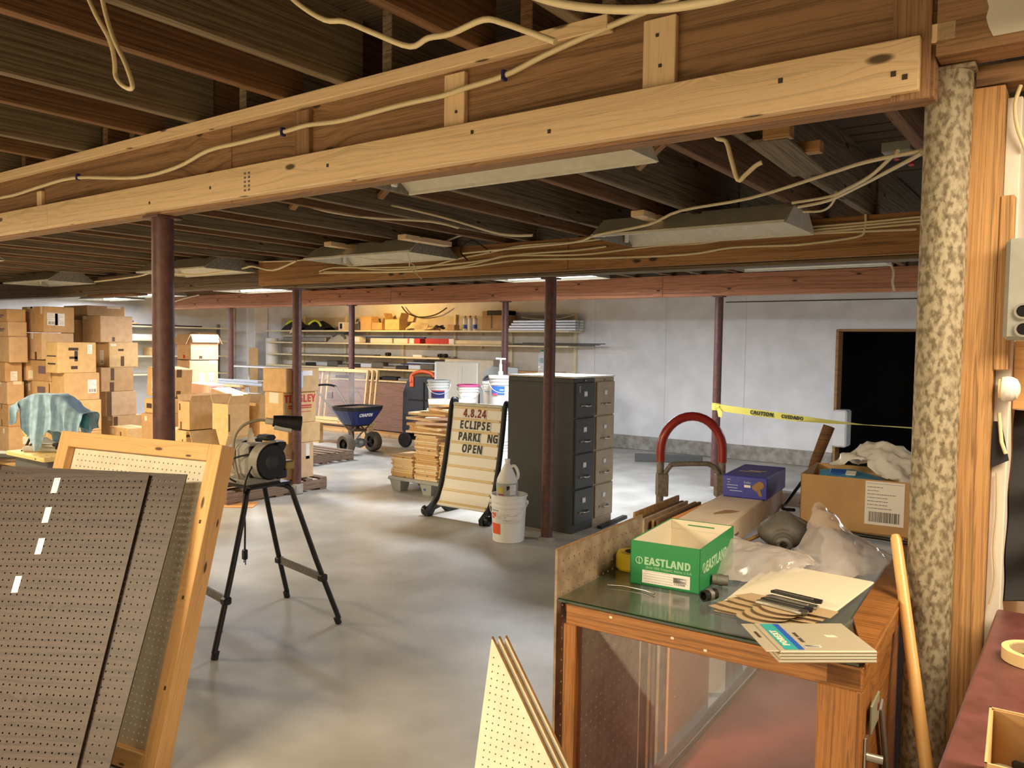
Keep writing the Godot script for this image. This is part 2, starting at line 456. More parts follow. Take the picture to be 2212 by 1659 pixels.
# every lit fixture: a hood with two glowing tubes, and an area light of the hood's size just under them
func build_lights() -> void:
	for p: Array in [[-4.63, -6.95, 17.0], [-9.42, -6.95, 12.0], [-12.2, -6.95, 9.0], [-14.0, -7.3, 7.0], [0.9, -7.2, 13.0]]:
		area("hood_light", V(p[0], 2.235, p[1]), Vector2(1.16, 0.34), COOL, p[2])
	for p: Array in [[-6.6, -0.9, 10.0], [-8.6, -2.9, 25.0], [-2.9, 1.1, 28.0], [-0.6, 1.5, 7.0]]:
		area("near_hood_light", V(p[0], 2.235, p[1]), Vector2(1.16, 0.34), WARM, p[2])
	area("workbench_light", V(0.75, 2.235, -1.5), Vector2(1.16, 0.34), WARM, 6.0)
	var o := OmniLight3D.new()
	o.name = "bulb_light"
	o.position = V(-10.3, 2.26, -9.6)
	o.light_color = Color(1.0, 0.78, 0.42)
	o.light_energy = 2.0
	o.light_size = 0.05
	o.omni_range = 30.0; o.omni_attenuation = 2.0
	o.shadow_enabled = true
	add_child(o)

# ---------- the setting ----------
func build_shell() -> void:
	var m := MB.new()
	m.box(V(-6.0, -0.1, -4.0), V(18.4, 0.2, 14.4))
	struct(m, "floor", "concrete", "grey concrete floor slab, mottled and stained")
	# back wall with its doorway (x -2.70 to -1.15, up to 1.82)
	m = MB.new()
	m.box(V(-8.95, 1.45, -11.0), V(12.5, 2.48, 0.2))
	m.box(V(-1.925, 2.255, -11.0), V(1.55, 0.87, 0.2))
	m.box(V(1.025, 1.45, -11.0), V(4.35, 2.48, 0.2))
	var w := struct(m, "wall_back", "wall_white", "white painted back wall of wide panels with a doorway")
	m = MB.new()
	m.cbox(V(-8.95, 0.105, -10.985), V(12.5, 0.21, 0.23), 0.01)
	m.cbox(V(1.025, 0.105, -10.985), V(4.35, 0.21, 0.23), 0.01)
	struct(m, "baseboard_back", "concrete_base", "rough concrete kerb along the foot of the white back wall")
	for x: float in [-3.9, -5.1, -6.3]:
		part(mb1(V(x, 1.25, -10.897), V(0.004, 2.1, 0.003), 0.0005), "panel_joint", "wall_cream", w)
	part(mb1(V(-2.9, 2.2, -10.896), V(2.6, 0.012, 0.006), 0.001), "panel_joint", "ink", w)
	# dark room behind the doorway
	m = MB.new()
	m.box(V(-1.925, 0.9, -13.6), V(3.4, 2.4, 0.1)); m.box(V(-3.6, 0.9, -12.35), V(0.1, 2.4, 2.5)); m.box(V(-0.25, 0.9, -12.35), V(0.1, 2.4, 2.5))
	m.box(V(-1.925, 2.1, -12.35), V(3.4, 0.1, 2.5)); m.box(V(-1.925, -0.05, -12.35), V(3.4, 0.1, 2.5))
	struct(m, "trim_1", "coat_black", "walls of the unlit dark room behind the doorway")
	m = MB.new()
	m.cbox(V(-2.685, 0.91, -11.0), V(0.035, 1.82, 0.22), 0.003)
	m.cbox(V(-1.165, 0.91, -11.0), V(0.035, 1.82, 0.22), 0.003)
	m.cbox(V(-1.925, 1.81, -11.0), V(1.5, 0.03, 0.22), 0.003)
	struct(m, "door_1", "stud_wood", "bare wooden jamb round the dark doorway in the white wall")
	m = MB.new()
	m.box(V(-15.2, 1.345, -4.0), V(0.2, 2.69, 14.2))
	struct(m, "wall_left", "wall_white", "white painted wall at the far left end of the room")
	m = MB.new()
	m.cbox(V(-14.72, 1.3, -10.72), V(0.66, 2.6, 0.34), 0.01)
	part(mb1(V(-14.7, 1.3, -10.54), V(0.14, 2.6, 0.03), 0.004), "batten", "wall_white", struct(m, "trim_2", "wall_white", "white boxed-in pillar in the corner between the two shelf walls"))
	m = MB.new()
	m.box(V(3.1, 1.345, -4.0), V(0.2, 2.69, 14.2))
	struct(m, "wall_right", "wall_cream", "plain side wall beyond the workbench")
	m = MB.new()
	m.box(V(-6.0, 1.345, 3.1), V(18.4, 2.69, 0.2))
	struct(m, "wall_front", "wall_cream", "plain wall behind the viewer")
	# partition beside the pipe post: a stud with drywall on its right, and the end wall of the workbench corner
	m = MB.new()
	m.cbox(V(-0.160, 1.06, -2.62), V(0.03, 2.12, 1.06), 0.002)
	var pw := struct(m, "wall_partition", "drywall", "white drywall face beside the wooden stud, right of the pipe post")
	board(pw, "stud", "stud_wood", V(-0.207, 0, -2.1), V(-0.207, 2.14, -2.1), 0.10, 0.063)
	board(pw, "cleat", "stud_wood", V(-0.162, 1.52, -2.068), V(-0.162, 1.90, -2.068), 0.04, 0.027)
	board(pw, "stud", "stud_wood", V(-0.207, 0, -3.1), V(-0.207, 2.14, -3.1), 0.10, 0.063)
	m = MB.new()
	m.box(V(1.43, 1.06, -3.2), V(3.2, 2.12, 0.06))
	struct(m, "wall_workbench", "orange_panel", "orange plywood end wall behind the workbench")

func build_ceiling() -> void:
	var m := MB.new()
	m.box(V(-6.0, 2.78, -4.0), V(18.4, 0.14, 14.4))
	var c := struct(m, "ceiling", "deck_wood", "dark board deck above open wooden joists")
	for k in 46:
		var z := 1.2 - k * 0.152
		var p := board(c, "deck_plank", "deck_wood", V(-13.0, 2.7, z), V(2.9, 2.7, z), 0.02, 0.146 - 0.004 * (k % 3))
		p.position.y -= 0.002 * (k % 4)
	# joists by bay: z from, z to, underside, pitch and the places of the brown and grey ones
	for b: Array in [[2.95, -2.0, 2.45, 0.91, -1.55, -1.21], [-1.96, -5.42, 2.36, 0.813, -1.387, -1.13], [-5.2, -8.62, 2.37, 0.813, -1.5, -1.12], [-8.4, -10.95, 2.38, 0.813, -1.6, -1.2]]:
		for k in range(-4, 16):
			for g in 2:
				var x: float = b[4 + g] - k * b[3]
				if x > 2.9 or x < -14.9: continue
				if b[0] > 0.0 and x < -9.0: continue
				var h: float = 2.69 - b[2]
				x += 0.02 * sin(k * 2.7 + g * 1.3)
				var j := board(c, "joist", "joist_brown" if g == 0 else "joist_grey", V(x, b[2] + h * 0.5, b[0]), V(x, b[2] + h * 0.5, b[1]), h, 0.044)
				j.set_meta("label", "brown joist" if g == 0 else "weathered grey joist")
	# cross bridging between the joists behind the nearest beam
	for q: Array in [[-4.65, -3.4], [-4.24, -3.48], [-7.0, -3.65], [-5.78, -3.42], [-2.7, -3.6], [-3.44, -3.5], [-8.78, -3.6], [-8.27, -3.6], [-7.64, -3.68], [-2.0, -3.55], [-1.75, -3.6]]:
		board(c, "bridging", "stud_wood", V(q[0] - 0.11, 2.44, q[1]), V(q[0] + 0.11, 2.62, q[1] - 0.02), 0.05, 0.022, Vector3.BACK)
	for q: Array in [[-4.96, -4.34], [-4.14, -4.33], [-2.19, -4.27]]:
		board(c, "spacer_block", "new_pine", V(q[0], 2.34, q[1] + 0.02), V(q[0], 2.34, q[1] - 0.5), 0.036, 0.085)
	for q: Array in [[-0.96, -2.96, 0.3], [-0.93, -3.24, 0.36]]:
		board(c, "spacer_block", "stud_wood", V(q[0] - 0.05, 2.345, q[1]), V(q[0] + 0.05, 2.345, q[1]), 0.045, 0.05)
	var st := board(c, "patch_board", "joist_grey", V(-1.0, 2.325, -2.95), V(-1.03, 2.325, -3.62), 0.012, 0.15)
	st.set_meta("label", "weathered board scrap nailed under the joists")
	board(c, "diagonal_brace", "joist_brown", V(-1.35, 2.37, -2.5), V(-0.62, 2.6, -2.9), 0.07, 0.03)
	board(c, "diagonal_brace", "joist_brown", V(-0.7, 2.6, -2.95), V(-0.4, 2.38, -3.3), 0.07, 0.03)

func build_beams() -> void:
	# nearest beam with its fresh battens
	var t := thing("support_beam", "nearest brown timber beam with fresh pale battens and cleats nailed on", "beam", V(0, 2.07, -2.05))
	board(t, "beam_timber", "beam_brown", V(-12.6, 0.21, 0.06), V(-6.2, 0.21, 0.06), 0.34, 0.07)
	board(t, "beam_timber", "beam_brown", V(-6.196, 0.21, 0.06), V(-2.815, 0.21, 0.06), 0.34, 0.07)
	board(t, "beam_timber", "beam_brown", V(-2.811, 0.21, 0.06), V(-0.30, 0.21, 0.06), 0.34, 0.07)
	board(t, "lower_batten", "new_pine", V(-9.2, 0.107, 0.115), V(-4.3, 0.107, 0.115), 0.115, 0.038)
	board(t, "lower_batten", "new_pine", V(-4.298, 0.107, 0.115), V(-0.325, 0.107, 0.115), 0.115, 0.038)
	board(t, "upper_batten", "new_pine", V(-9.2, 0.362, 0.115), V(-1.09, 0.362, 0.115), 0.04, 0.038)
	for q: Array in [[-1.64, 0.165, 0.33, 0.082, "new_pine"], [-0.945, 0.165, 0.345, 0.092, "new_pine"], [-2.365, 0.16, 0.33, 0.08, "beam_brown"], [-4.43, 0.16, 0.245, 0.05, "new_pine"], [-0.345, 0.035, 0.42, 0.076, "beam_brown"]]:
		board(t, "cleat", q[4], V(q[0], q[1], 0.105), V(q[0], q[2], 0.105), 0.02, q[3])
	board(t, "cleat", "new_pine", V(-0.29, 0.15, 0.10), V(-0.29, 0.19, 0.10), 0.02, 0.06)
	for q: Array in [[-1.64, 0.27], [-1.63, 0.21], [-0.95, 0.30], [-0.94, 0.22], [-0.35, 0.30]]:
		part(mb1(V(q[0], q[1], 0.117), V(0.009, 0.009, 0.003), 0.001), "nail_head", "ink", t)
	for x: float in [-0.375, -0.352, -0.62, -1.27, -1.55, -2.2, -2.9, -3.35]:
		part(mb1(V(x, 0.11 + 0.03 * sin(x * 40.0), 0.135), V(0.011, 0.012, 0.002), 0.0008), "knot", "ink", t)
	for k in 2:
		for j in 5: part(mb1(V(-2.672 + k * 0.025, 0.07 + j * 0.016, 0.1352), V(0.012, 0.008, 0.001), 0.0004), "grade_stamp", "ink_violet", t)
	for q: Array in [[-3.995, 2.338], [-2.454, 2.333], [-1.437, 2.353]]:
		part(mb1(V(q[0], q[1] - 2.07, 0.127), V(0.012, 0.032, 0.022), 0.003), "cable_clip", "clip_blue", t)
	# continuation of the beam over the pipe post, brushed with white paint at its end
	t = thing("support_beam", "brown beam end above the old pipe post, roughly brushed white on the right", "beam", V(0, 2.19, -2.02))
	board(t, "beam_timber", "beam_brown", V(-0.298, 0.15, 0.03), V(2.95, 0.15, 0.03), 0.30, 0.10)
	board(t, "beam_timber", "beam_brown", V(-0.235, -0.02, -0.09), V(2.95, -0.02, -0.09), 0.045, 0.09)
	var pg := PackedVector2Array([Vector2(2.9, 0.02), Vector2(2.9, 0.3)])
	for k in 15: pg.append(Vector2(-0.212 + 0.008 * sin(k * 5.1) + (0.014 if k > 10 else 0.0), 0.3 - k * 0.02))
	var m := MB.new()
	m.prism(pg, 0.003, Transform3D(Basis.IDENTITY, V(0, 0, 0.082)))
	part(m, "paint_patch", "wall_cream", t, "white brushed paint")
	# middle beam: a clean orange length and an older grey length
	t = thing("support_beam", "clean orange-brown middle beam with white cables stapled along it", "beam", V(0, 2.12, -5.2))
	board(t, "beam_timber", "beam_orange", V(-6.9, 0.12, 0.0), V(-3.2, 0.12, 0.0), 0.24, 0.19)
	board(t, "beam_timber", "beam_orange", V(-3.196, 0.12, 0.0), V(2.9, 0.12, 0.0), 0.24, 0.19)
	board(t, "bottom_plate", "joist_grey", V(-6.9, -0.014, -0.04), V(2.9, -0.014, -0.04), 0.022, 0.17)
	t = thing("support_beam", "old dark grey length of the middle beam above the carton stacks", "beam", V(0, 2.12, -5.25))
	board(t, "beam_timber", "beam_grey", V(-14.95, 0.11, 0.0), V(-6.91, 0.11, 0.0), 0.22, 0.19)
	board(t, "bottom_plate", "joist_brown", V(-10.5, -0.014, 0.0), V(-9.4, -0.014, 0.0), 0.022, 0.19)
	t = thing("support_beam", "reddish-brown far beam on the maroon posts before the white wall", "beam", V(0, 2.13, -8.5))
	for q: Array in [[-14.6, -11.3], [-11.296, -8.3], [-8.296, -4.0], [-3.996, 2.9]]:
		board(t, "beam_timber", "beam_red", V(q[0], 0.118, 0.0), V(q[1], 0.118, 0.0), 0.235, 0.16)

func post(at: Vector3, h: float, r: float, label: String, base := 0.0) -> void:
	var t := thing("steel_post", label, "post", at)
	var m := MB.new()
	m.lathe([Vector2(r, base), Vector2(r, h - 0.012)], 20)
	part(m, "pipe", "steel_maroon", t)
	m = MB.new()
	m.cbox(V(0, h - 0.006, 0), V(r * 2.6, 0.012, r * 2.6), 0.002)
	part(m, "cap_plate", "steel_maroon", t)
	m = MB.new()
	if base > 0.0: m.cbox(V(0, base * 0.5, 0), V(r * 2.2, base, r * 2.2), 0.01)
	else: m.lathe([Vector2(0.0, 0.0), Vector2(r * 1.6, 0.0), Vector2(r * 1.35, 0.018), Vector2(r, 0.022)], 14)
	part(m, "footing", "concrete_base", t)

func build_posts() -> void:
	post(V(-3.39, 0, -2.0), 2.11, 0.047, "maroon steel post under the nearest beam, behind the framed pegboard")
	post(V(-6.54, 0, -5.3), 2.095, 0.046, "maroon post with a white concrete foot, right of the red-lettered carton", 0.11)
	post(V(-3.5, 0, -5.34), 2.095, 0.046, "dark maroon post standing against the grey filing cabinet")
	post(V(-3.35, 0, -8.5), 2.13, 0.045, "maroon post with yellow caution tape knotted round it")
	post(V(-6.28, 0, -8.5), 2.13, 0.045, "maroon post behind the bucket with the pump")
	post(V(-9.2, 0, -8.5), 2.13, 0.045, "maroon post behind the glazed wooden frames")
	post(V(-12.27, 0, -8.5), 2.13, 0.045, "farthest maroon post, beside the white corner pillar")
	post(V(-0.33, 0, -8.5), 2.13, 0.045, "maroon post at the right end of the caution tape")
	var t := thing("pipe_post", "old rust-pitted pipe post with flaking cream paint, in the right foreground", "post", V(-0.284, 0, -2.05))
	var m := MB.new()
	m.lathe([Vector2(0.048, 0.02), Vector2(0.048, 2.178)], 28)
	part(m, "pipe", "old_pipe", t)
	m = MB.new()
	m.cbox(V(0, 0.01, 0), V(0.16, 0.02, 0.16), 0.003)
	part(m, "base_plate", "old_pipe", t)
	m = MB.new()
	m.cbox(V(0.0, 2.183, 0), V(0.11, 0.01, 0.09), 0.002)
	part(m, "cap_plate", "old_pipe", t)

# ---------- light hoods ----------
func hood(at: Vector3, label: String, lit: int, L := 1.22, W := 0.57) -> Node3D:
	var t := thing("light_hood", label, "light fixture", at, 0.0, "")
	var h := W * 0.5; var top := h * 0.42; var H := 0.13
	var m := MB.new()
	m.prism(PackedVector2Array([Vector2(-h, 0.012), Vector2(-top, H), Vector2(top, H), Vector2(h, 0.012), Vector2(h - 0.012, 0.012), Vector2(top - 0.01, H - 0.012), Vector2(-top + 0.01, H - 0.012), Vector2(-h + 0.012, 0.012)]), L, Transform3D(Basis(Vector3.BACK, Vector3.UP, Vector3.LEFT), Vector3.ZERO))
	part(m, "hood_shell", "tin_white", t)
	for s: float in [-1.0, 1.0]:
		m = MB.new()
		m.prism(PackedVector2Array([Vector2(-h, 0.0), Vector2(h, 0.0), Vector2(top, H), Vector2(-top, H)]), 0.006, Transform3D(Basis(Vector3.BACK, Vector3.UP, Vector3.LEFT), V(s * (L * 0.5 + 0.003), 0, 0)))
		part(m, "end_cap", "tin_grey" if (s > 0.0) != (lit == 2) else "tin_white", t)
		part(mb1(V(0, 0.008, s * (h - 0.004)), V(L, 0.02, 0.016), 0.003), "rim", "tin_white", t)
	part(mb1(V(0, H - 0.035, 0), V(L - 0.04, 0.045, 0.12), 0.006), "ballast_cover", "white", t)
	for s: float in [-0.16, 0.16]:
		for e: float in [-1.0, 1.0]: part(mb1(V(e * (L * 0.5 - 0.02), 0.045, s), V(0.02, 0.06, 0.03), 0.004), "lamp_holder", "white", t)
		if lit == 1:
			m = MB.new()
			m.tube([V(-L * 0.5 + 0.03, 0.03, s), V(L * 0.5 - 0.03, 0.03, s)], 0.016, 12)
			part(m, "fluorescent_tube", "tube_lit", t)
		elif lit == 3:
			m = MB.new()
			m.tube([V(-L * 0.5 + 0.03, 0.03, s), V(L * 0.5 - 0.03, 0.03, s)], 0.016, 12)
			part(m, "fluorescent_tube", "tube_warm", t)
	for e: float in [-0.4, 0.4]:
		part(mb1(V(e * L, H + (2.37 - at.y - H) * 0.5 - 0.004, 0), V(0.03, maxf(2.37 - at.y - H, 0.01), 0.14), 0.002), "hanger", "tin_grey", t)
	return t

func build_fixtures() -> void:
	hood(V(-1.975, 2.25, -2.48), "long unlit white light hood just behind the nearest beam", 2, 1.26)
	hood(V(-2.0, 2.25, -4.72), "unlit white light hood hung before the middle beam, right of centre", 2)
	var t := hood(V(-4.83, 2.25, -4.76), "unlit light hood with bare wires dangling from it, before the middle beam", 0)
	var m := MB.new()
	m.tube(smooth_path([V(-0.35, 0.06, 0.05), V(-0.1, 0.01, 0.0), V(0.1, 0.0, -0.1), V(0.25, -0.04, -0.15), V(0.27, -0.12, -0.18)]), 0.004, 6)
	m.tube(smooth_path([V(0.4, 0.06, 0.1), V(0.3, -0.01, -0.05), V(0.24, -0.06, -0.12), V(0.3, -0.16, -0.2)]), 0.004, 6)
	part(m, "loose_wire", "cable_grey", t)
	hood(V(-7.5, 2.25, -4.77), "unlit light hood beside the first maroon post on the left", 0)
	hood(V(-10.8, 2.25, -4.82), "unlit light hood farthest left, over the tall carton stack", 0)
	hood(V(-1.97, 2.25, -6.85), "unlit light hood in the bay behind the middle beam, far right", 2)
	hood(V(-4.63, 2.25, -6.95), "lit light hood with glowing tubes between the middle and far beams", 1)
	hood(V(-9.42, 2.25, -6.95), "lit light hood above the cartons, left of the red-lettered box", 1)
	hood(V(-12.2, 2.25, -6.95), "lit light hood over the far end of the carton pile", 1)
	hood(V(-14.0, 2.25, -7.3), "lit light hood next to the far left wall", 1)
	hood(V(0.9, 2.25, -7.2), "lit light hood in the bay behind the stud, out to the right", 1)
	hood(V(-8.6, 2.25, -2.9), "lit light hood behind the nearest beam, out to the left", 3)
	hood(V(-6.6, 2.25, -0.9), "lit light hood in the near bay, out to the left", 3)
	hood(V(-2.9, 2.25, 1.1), "lit light hood behind the viewer on the left", 3)
	hood(V(-0.6, 2.25, 1.5), "lit light hood behind the viewer", 3)
	hood(V(0.75, 2.25, -1.5), "lit light hood over the workbench on the right", 3)
	t = thing("light_bulb", "bare warm bulb behind the far beam before the shelves", "lamp", V(-10.3, 2.2, -9.6))
	m = MB.new()
	m.lathe([Vector2(0.0, 0.0), Vector2(0.022, 0.006), Vector2(0.03, 0.03), Vector2(0.028, 0.05), Vector2(0.015, 0.085), Vector2(0.013, 0.1)], 14)
	part(m, "glass_bulb", "bulb_lit", t).position.y = 0.02
	m = MB.new()
	m.lathe([Vector2(0.0, 0.115), Vector2(0.02, 0.115), Vector2(0.022, 0.18), Vector2(0.0, 0.18)], 12)
	part(m, "socket", "black", t)
	m = MB.new(); m.tube([V(0, 0.18, 0), V(0, 0.50, 0)], 0.004, 6)
	part(m, "cord", "cable_black", t)

func cable(called: String, p: Array, r: float, m: String, label: String) -> void:
	solo(tube_mb(p, r, 7, 4), called, m, label, "cable")

func build_cables() -> void:
	cable("electrical_cable", [V(-5.924, 2.384, -1.925), V(-4.864, 2.321, -1.925), V(-4.426, 2.331, -1.925), V(-4.036, 2.338, -1.925), V(-3.489, 2.279, -1.925), V(-3.159, 2.285, -1.925), V(-2.926, 2.326, -1.925), V(-2.712, 2.329, -1.925), V(-2.454, 2.333, -1.925), V(-2.317, 2.338, -1.925), V(-2.135, 2.327, -1.925), V(-1.870, 2.335, -1.925), V(-1.674, 2.335, -1.925), V(-1.596, 2.342, -1.925), V(-1.437, 2.353, -1.925), V(-1.291, 2.385, -1.925), V(-1.111, 2.416, -1.925), V(-0.947, 2.439, -1.925), V(-0.877, 2.451, -1.925)], 0.0085, "cable_cream", "cream cable clipped along the face of the nearest beam between its two battens")
	cable("electrical_cable", [V(-2.243, 2.509, -1.100), V(-2.180, 2.421, -1.100), V(-2.110, 2.341, -1.100), V(-2.086, 2.282, -1.100), V(-2.080, 2.240, -1.100), V(-2.039, 2.207, -1.100), V(-1.999, 2.199, -1.100), V(-2.029, 2.260, -1.100), V(-2.087, 2.336, -1.100), V(-2.128, 2.410, -1.100), V(-2.157, 2.488, -1.100)], 0.0060, "cable_cream", "cream cable hanging in a narrow loop from the joists, upper left")
	cable("electrical_cable", [V(-1.938, 2.592, -1.500), V(-1.856, 2.515, -1.500), V(-1.739, 2.441, -1.500), V(-1.656, 2.418, -1.500), V(-1.542, 2.362, -1.500), V(-1.418, 2.304, -1.500), V(-1.356, 2.312, -1.500), V(-1.282, 2.307, -1.500), V(-1.183, 2.318, -1.500), V(-1.122, 2.296, -1.500), V(-1.063, 2.267, -1.500), V(-0.982, 2.226, -1.500)], 0.0075, "cable_cream", "thick cream cable sagging in a double curve above the nearest beam")
	cable("electrical_cable", [V(-0.999, 2.295, -1.350), V(-0.918, 2.251, -1.350), V(-0.842, 2.219, -1.350), V(-0.750, 2.191, -1.350), V(-0.664, 2.173, -1.350), V(-0.601, 2.165, -1.350), V(-0.542, 2.162, -1.350), V(-0.470, 2.164, -1.350)], 0.0085, "cable_cream", "thick cream cable crossing the top edge above the end of the upper batten")
	cable("electrical_cable", [V(-6.861, 2.363, -5.085), V(-6.286, 2.344, -5.085), V(-5.885, 2.354, -5.085), V(-5.386, 2.229, -5.085), V(-4.706, 2.199, -5.085), V(-4.269, 2.256, -5.085), V(-3.910, 2.293, -5.085), V(-3.595, 2.328, -5.085), V(-3.135, 2.324, -5.085), V(-2.900, 2.333, -5.085)], 0.0080, "cable_cream", "uppermost cream cable stapled along the middle beam, left of the second light hood")
	cable("electrical_cable", [V(-5.949, 2.210, -5.085), V(-5.267, 2.190, -5.085), V(-4.706, 2.179, -5.085), V(-4.194, 2.195, -5.085), V(-3.727, 2.257, -5.085), V(-3.133, 2.263, -5.085), V(-2.861, 2.277, -5.085)], 0.0080, "cable_cream", "second cream cable down on the middle beam, rising to the second hood's left end")
	cable("electrical_cable", [V(-5.949, 2.227, -5.085), V(-5.756, 2.253, -5.085), V(-5.267, 2.232, -5.085), V(-4.706, 2.215, -5.085), V(-4.195, 2.222, -5.085), V(-3.909, 2.238, -5.085), V(-3.727, 2.257, -5.085), V(-3.093, 2.230, -5.085), V(-2.674, 2.247, -5.085), V(-2.426, 2.258, -5.085), V(-2.124, 2.255, -5.085), V(-1.872, 2.281, -5.085), V(-1.576, 2.275, -5.085), V(-1.326, 2.267, -5.085), V(-0.842, 2.254, -5.085)], 0.0080, "cable_cream", "third cream cable along the whole middle beam, passing under the second light hood")
	cable("electrical_cable", [V(-5.884, 2.220, -5.085), V(-4.979, 2.179, -5.085), V(-4.194, 2.184, -5.085), V(-3.637, 2.217, -5.085), V(-2.974, 2.197, -5.085), V(-2.254, 2.185, -5.085), V(-1.932, 2.213, -5.085), V(-1.574, 2.206, -5.085), V(-1.461, 2.208, -5.085), V(-1.166, 2.231, -5.085), V(-1.121, 2.274, -5.085), V(-1.118, 2.355, -5.085), V(-1.129, 2.383, -5.085)], 0.0080, "cable_cream", "lowest cream cable on the middle beam, turning up into a hook at its right end")
	cable("electrical_cable", [V(-1.436, 2.311, -5.085), V(-1.168, 2.313, -5.085), V(-0.821, 2.323, -5.085), V(-0.568, 2.323, -5.085)], 0.0080, "cable_cream", "top one of three parallel cream cables on the middle beam beside the old pipe post")
	cable("electrical_cable", [V(-1.436, 2.291, -5.085), V(-1.168, 2.297, -5.085), V(-0.820, 2.305, -5.085), V(-0.567, 2.303, -5.085)], 0.0080, "cable_cream", "centre one of three parallel cream cables on the middle beam beside the old pipe post")
	cable("electrical_cable", [V(-1.435, 2.274, -5.085), V(-1.167, 2.280, -5.085), V(-0.820, 2.286, -5.085), V(-0.566, 2.282, -5.085)], 0.0080, "cable_cream", "bottom one of three parallel cream cables on the middle beam beside the old pipe post")
	cable("electrical_cable", [V(-4.126, 2.288, -5.000), V(-3.592, 2.284, -4.900), V(-2.897, 2.266, -4.700), V(-2.543, 2.257, -4.400), V(-2.093, 2.260, -4.200), V(-1.851, 2.304, -4.100), V(-1.395, 2.298, -3.900), V(-0.947, 2.313, -3.600), V(-0.733, 2.279, -3.300), V(-0.509, 2.253, -3.100)], 0.0080, "cable_cream", "long cream cable running from the second light hood up to the junction box")
	cable("electrical_cable", [V(-1.309, 2.328, -4.300), V(-1.075, 2.305, -4.100), V(-0.917, 2.278, -3.800), V(-0.757, 2.264, -3.500), V(-0.643, 2.285, -3.300), V(-0.592, 2.271, -3.150)], 0.0080, "cable_cream", "upper of two cream cables from the second light hood to the junction box")
	cable("electrical_cable", [V(-1.277, 2.303, -4.300), V(-1.074, 2.287, -4.100), V(-0.878, 2.280, -3.800), V(-0.723, 2.261, -3.500), V(-0.569, 2.243, -3.200), V(-0.489, 2.223, -3.000)], 0.0080, "cable_cream", "lower of two cream cables from the second light hood to the post")
	cable("electrical_cable", [V(-1.267, 2.285, -4.350), V(-1.171, 2.272, -4.300), V(-1.099, 2.270, -4.200), V(-1.046, 2.291, -4.100), V(-1.015, 2.306, -4.000)], 0.0060, "cable_cream", "short cream lead hooking out of the second light hood end")
	cable("electrical_cable", [V(-1.06, 2.37, -2.57), V(-1.055, 2.271, -2.600), V(-1.017, 2.248, -2.600), V(-0.996, 2.184, -2.600), V(-0.972, 2.116, -2.600), V(-0.948, 2.129, -2.600), V(-0.915, 2.155, -2.600), V(-0.894, 2.164, -2.600)], 0.0080, "cable_cream", "cream cable dangling in a v below the nearest beam")
	cable("electrical_cable", [V(-4.856, 2.643, -3.600), V(-4.549, 2.543, -3.600), V(-4.168, 2.431, -3.600), V(-3.731, 2.350, -3.600), V(-3.223, 2.287, -3.600), V(-3.007, 2.233, -3.600)], 0.0080, "cable_grey", "lower grey cable slung under the joists behind the nearest beam")
	cable("electrical_cable", [V(-4.650, 2.664, -3.600), V(-4.078, 2.514, -3.600), V(-3.610, 2.426, -3.600), V(-3.114, 2.300, -3.600), V(-2.705, 2.178, -3.600), V(-2.485, 2.155, -3.600)], 0.0080, "cable_grey", "upper grey cable slung under the joists behind the nearest beam")
	cable("electrical_cable", [V(-9.791, 2.249, -4.900), V(-9.412, 2.258, -4.900), V(-8.800, 2.278, -4.900), V(-8.417, 2.310, -4.900), V(-7.707, 2.246, -4.900), V(-6.907, 2.279, -4.900), V(-6.720, 2.294, -4.900), V(-6.398, 2.244, -4.900), V(-6.057, 2.315, -4.900)], 0.0110, "cable_cream", "cream cable draped between the two left light hoods in front of the grey beam")
	cable("electrical_cable", [V(-13.316, 2.326, -5.250), V(-12.112, 2.328, -5.250), V(-11.041, 2.330, -5.250), V(-10.199, 2.259, -5.250), V(-9.222, 2.233, -5.250), V(-8.441, 2.271, -5.250), V(-7.817, 2.248, -5.250), V(-6.855, 2.222, -5.250), V(-6.142, 2.240, -5.250)], 0.0100, "cable_cream", "long cream cable running below the left light hoods along the grey beam")
	cable("electrical_cable", [V(-13.193, 2.223, -5.200), V(-12.285, 2.206, -5.200), V(-11.588, 2.213, -5.200), V(-10.814, 2.234, -5.200), V(-10.332, 2.266, -5.200)], 0.0100, "cable_grey", "grey cable looping along the grey beam at the far left")
	cable("electrical_cable", [V(-4.290, 2.338, -4.850), V(-4.193, 2.368, -4.850), V(-4.051, 2.402, -4.850), V(-3.903, 2.421, -4.850)], 0.0080, "cable_grey", "short cream whip sticking up from the third light hood")
	cable("electrical_cable", [V(-4.134, 2.240, -5.070), V(-4.208, 2.307, -5.070), V(-4.184, 2.362, -5.070), V(-4.088, 2.394, -5.070), V(-3.993, 2.351, -5.070), V(-3.898, 2.290, -5.070)], 0.0050, "cable_black", "thin dark wire loop beside the third light hood")
	cable("electrical_cable", [V(-10.356, 2.236, -10.800), V(-10.215, 2.115, -10.800), V(-9.927, 2.036, -10.800), V(-9.537, 2.074, -10.800), V(-9.267, 2.194, -10.800)], 0.0120, "cable_black", "dark wire sagging on the cream wall above the back shelves")
	cable("electrical_cable", [V(-14.266, 2.198, -8.300), V(-13.875, 2.234, -8.300), V(-13.349, 2.317, -8.300), V(-12.915, 2.364, -8.300)], 0.0120, "cable_cream", "cream cable draped over the left end of the far beam")
	cable("electrical_cable", [V(-1.604, 2.417, -8.300), V(-1.560, 2.314, -8.300), V(-1.564, 2.205, -8.300), V(-1.545, 2.125, -8.300)], 0.0120, "cable_cream", "cream cable hanging down the far beam near the post")
	var t := thing("junction_box", "grey metal junction box under the joists with red wire nuts, beside the pipe post", "junction box", V(-0.72, 2.44, -3.85))
	part(mb1(V(0, 0, 0), V(0.12, 0.05, 0.12), 0.006), "box_body", "junction_grey", t)
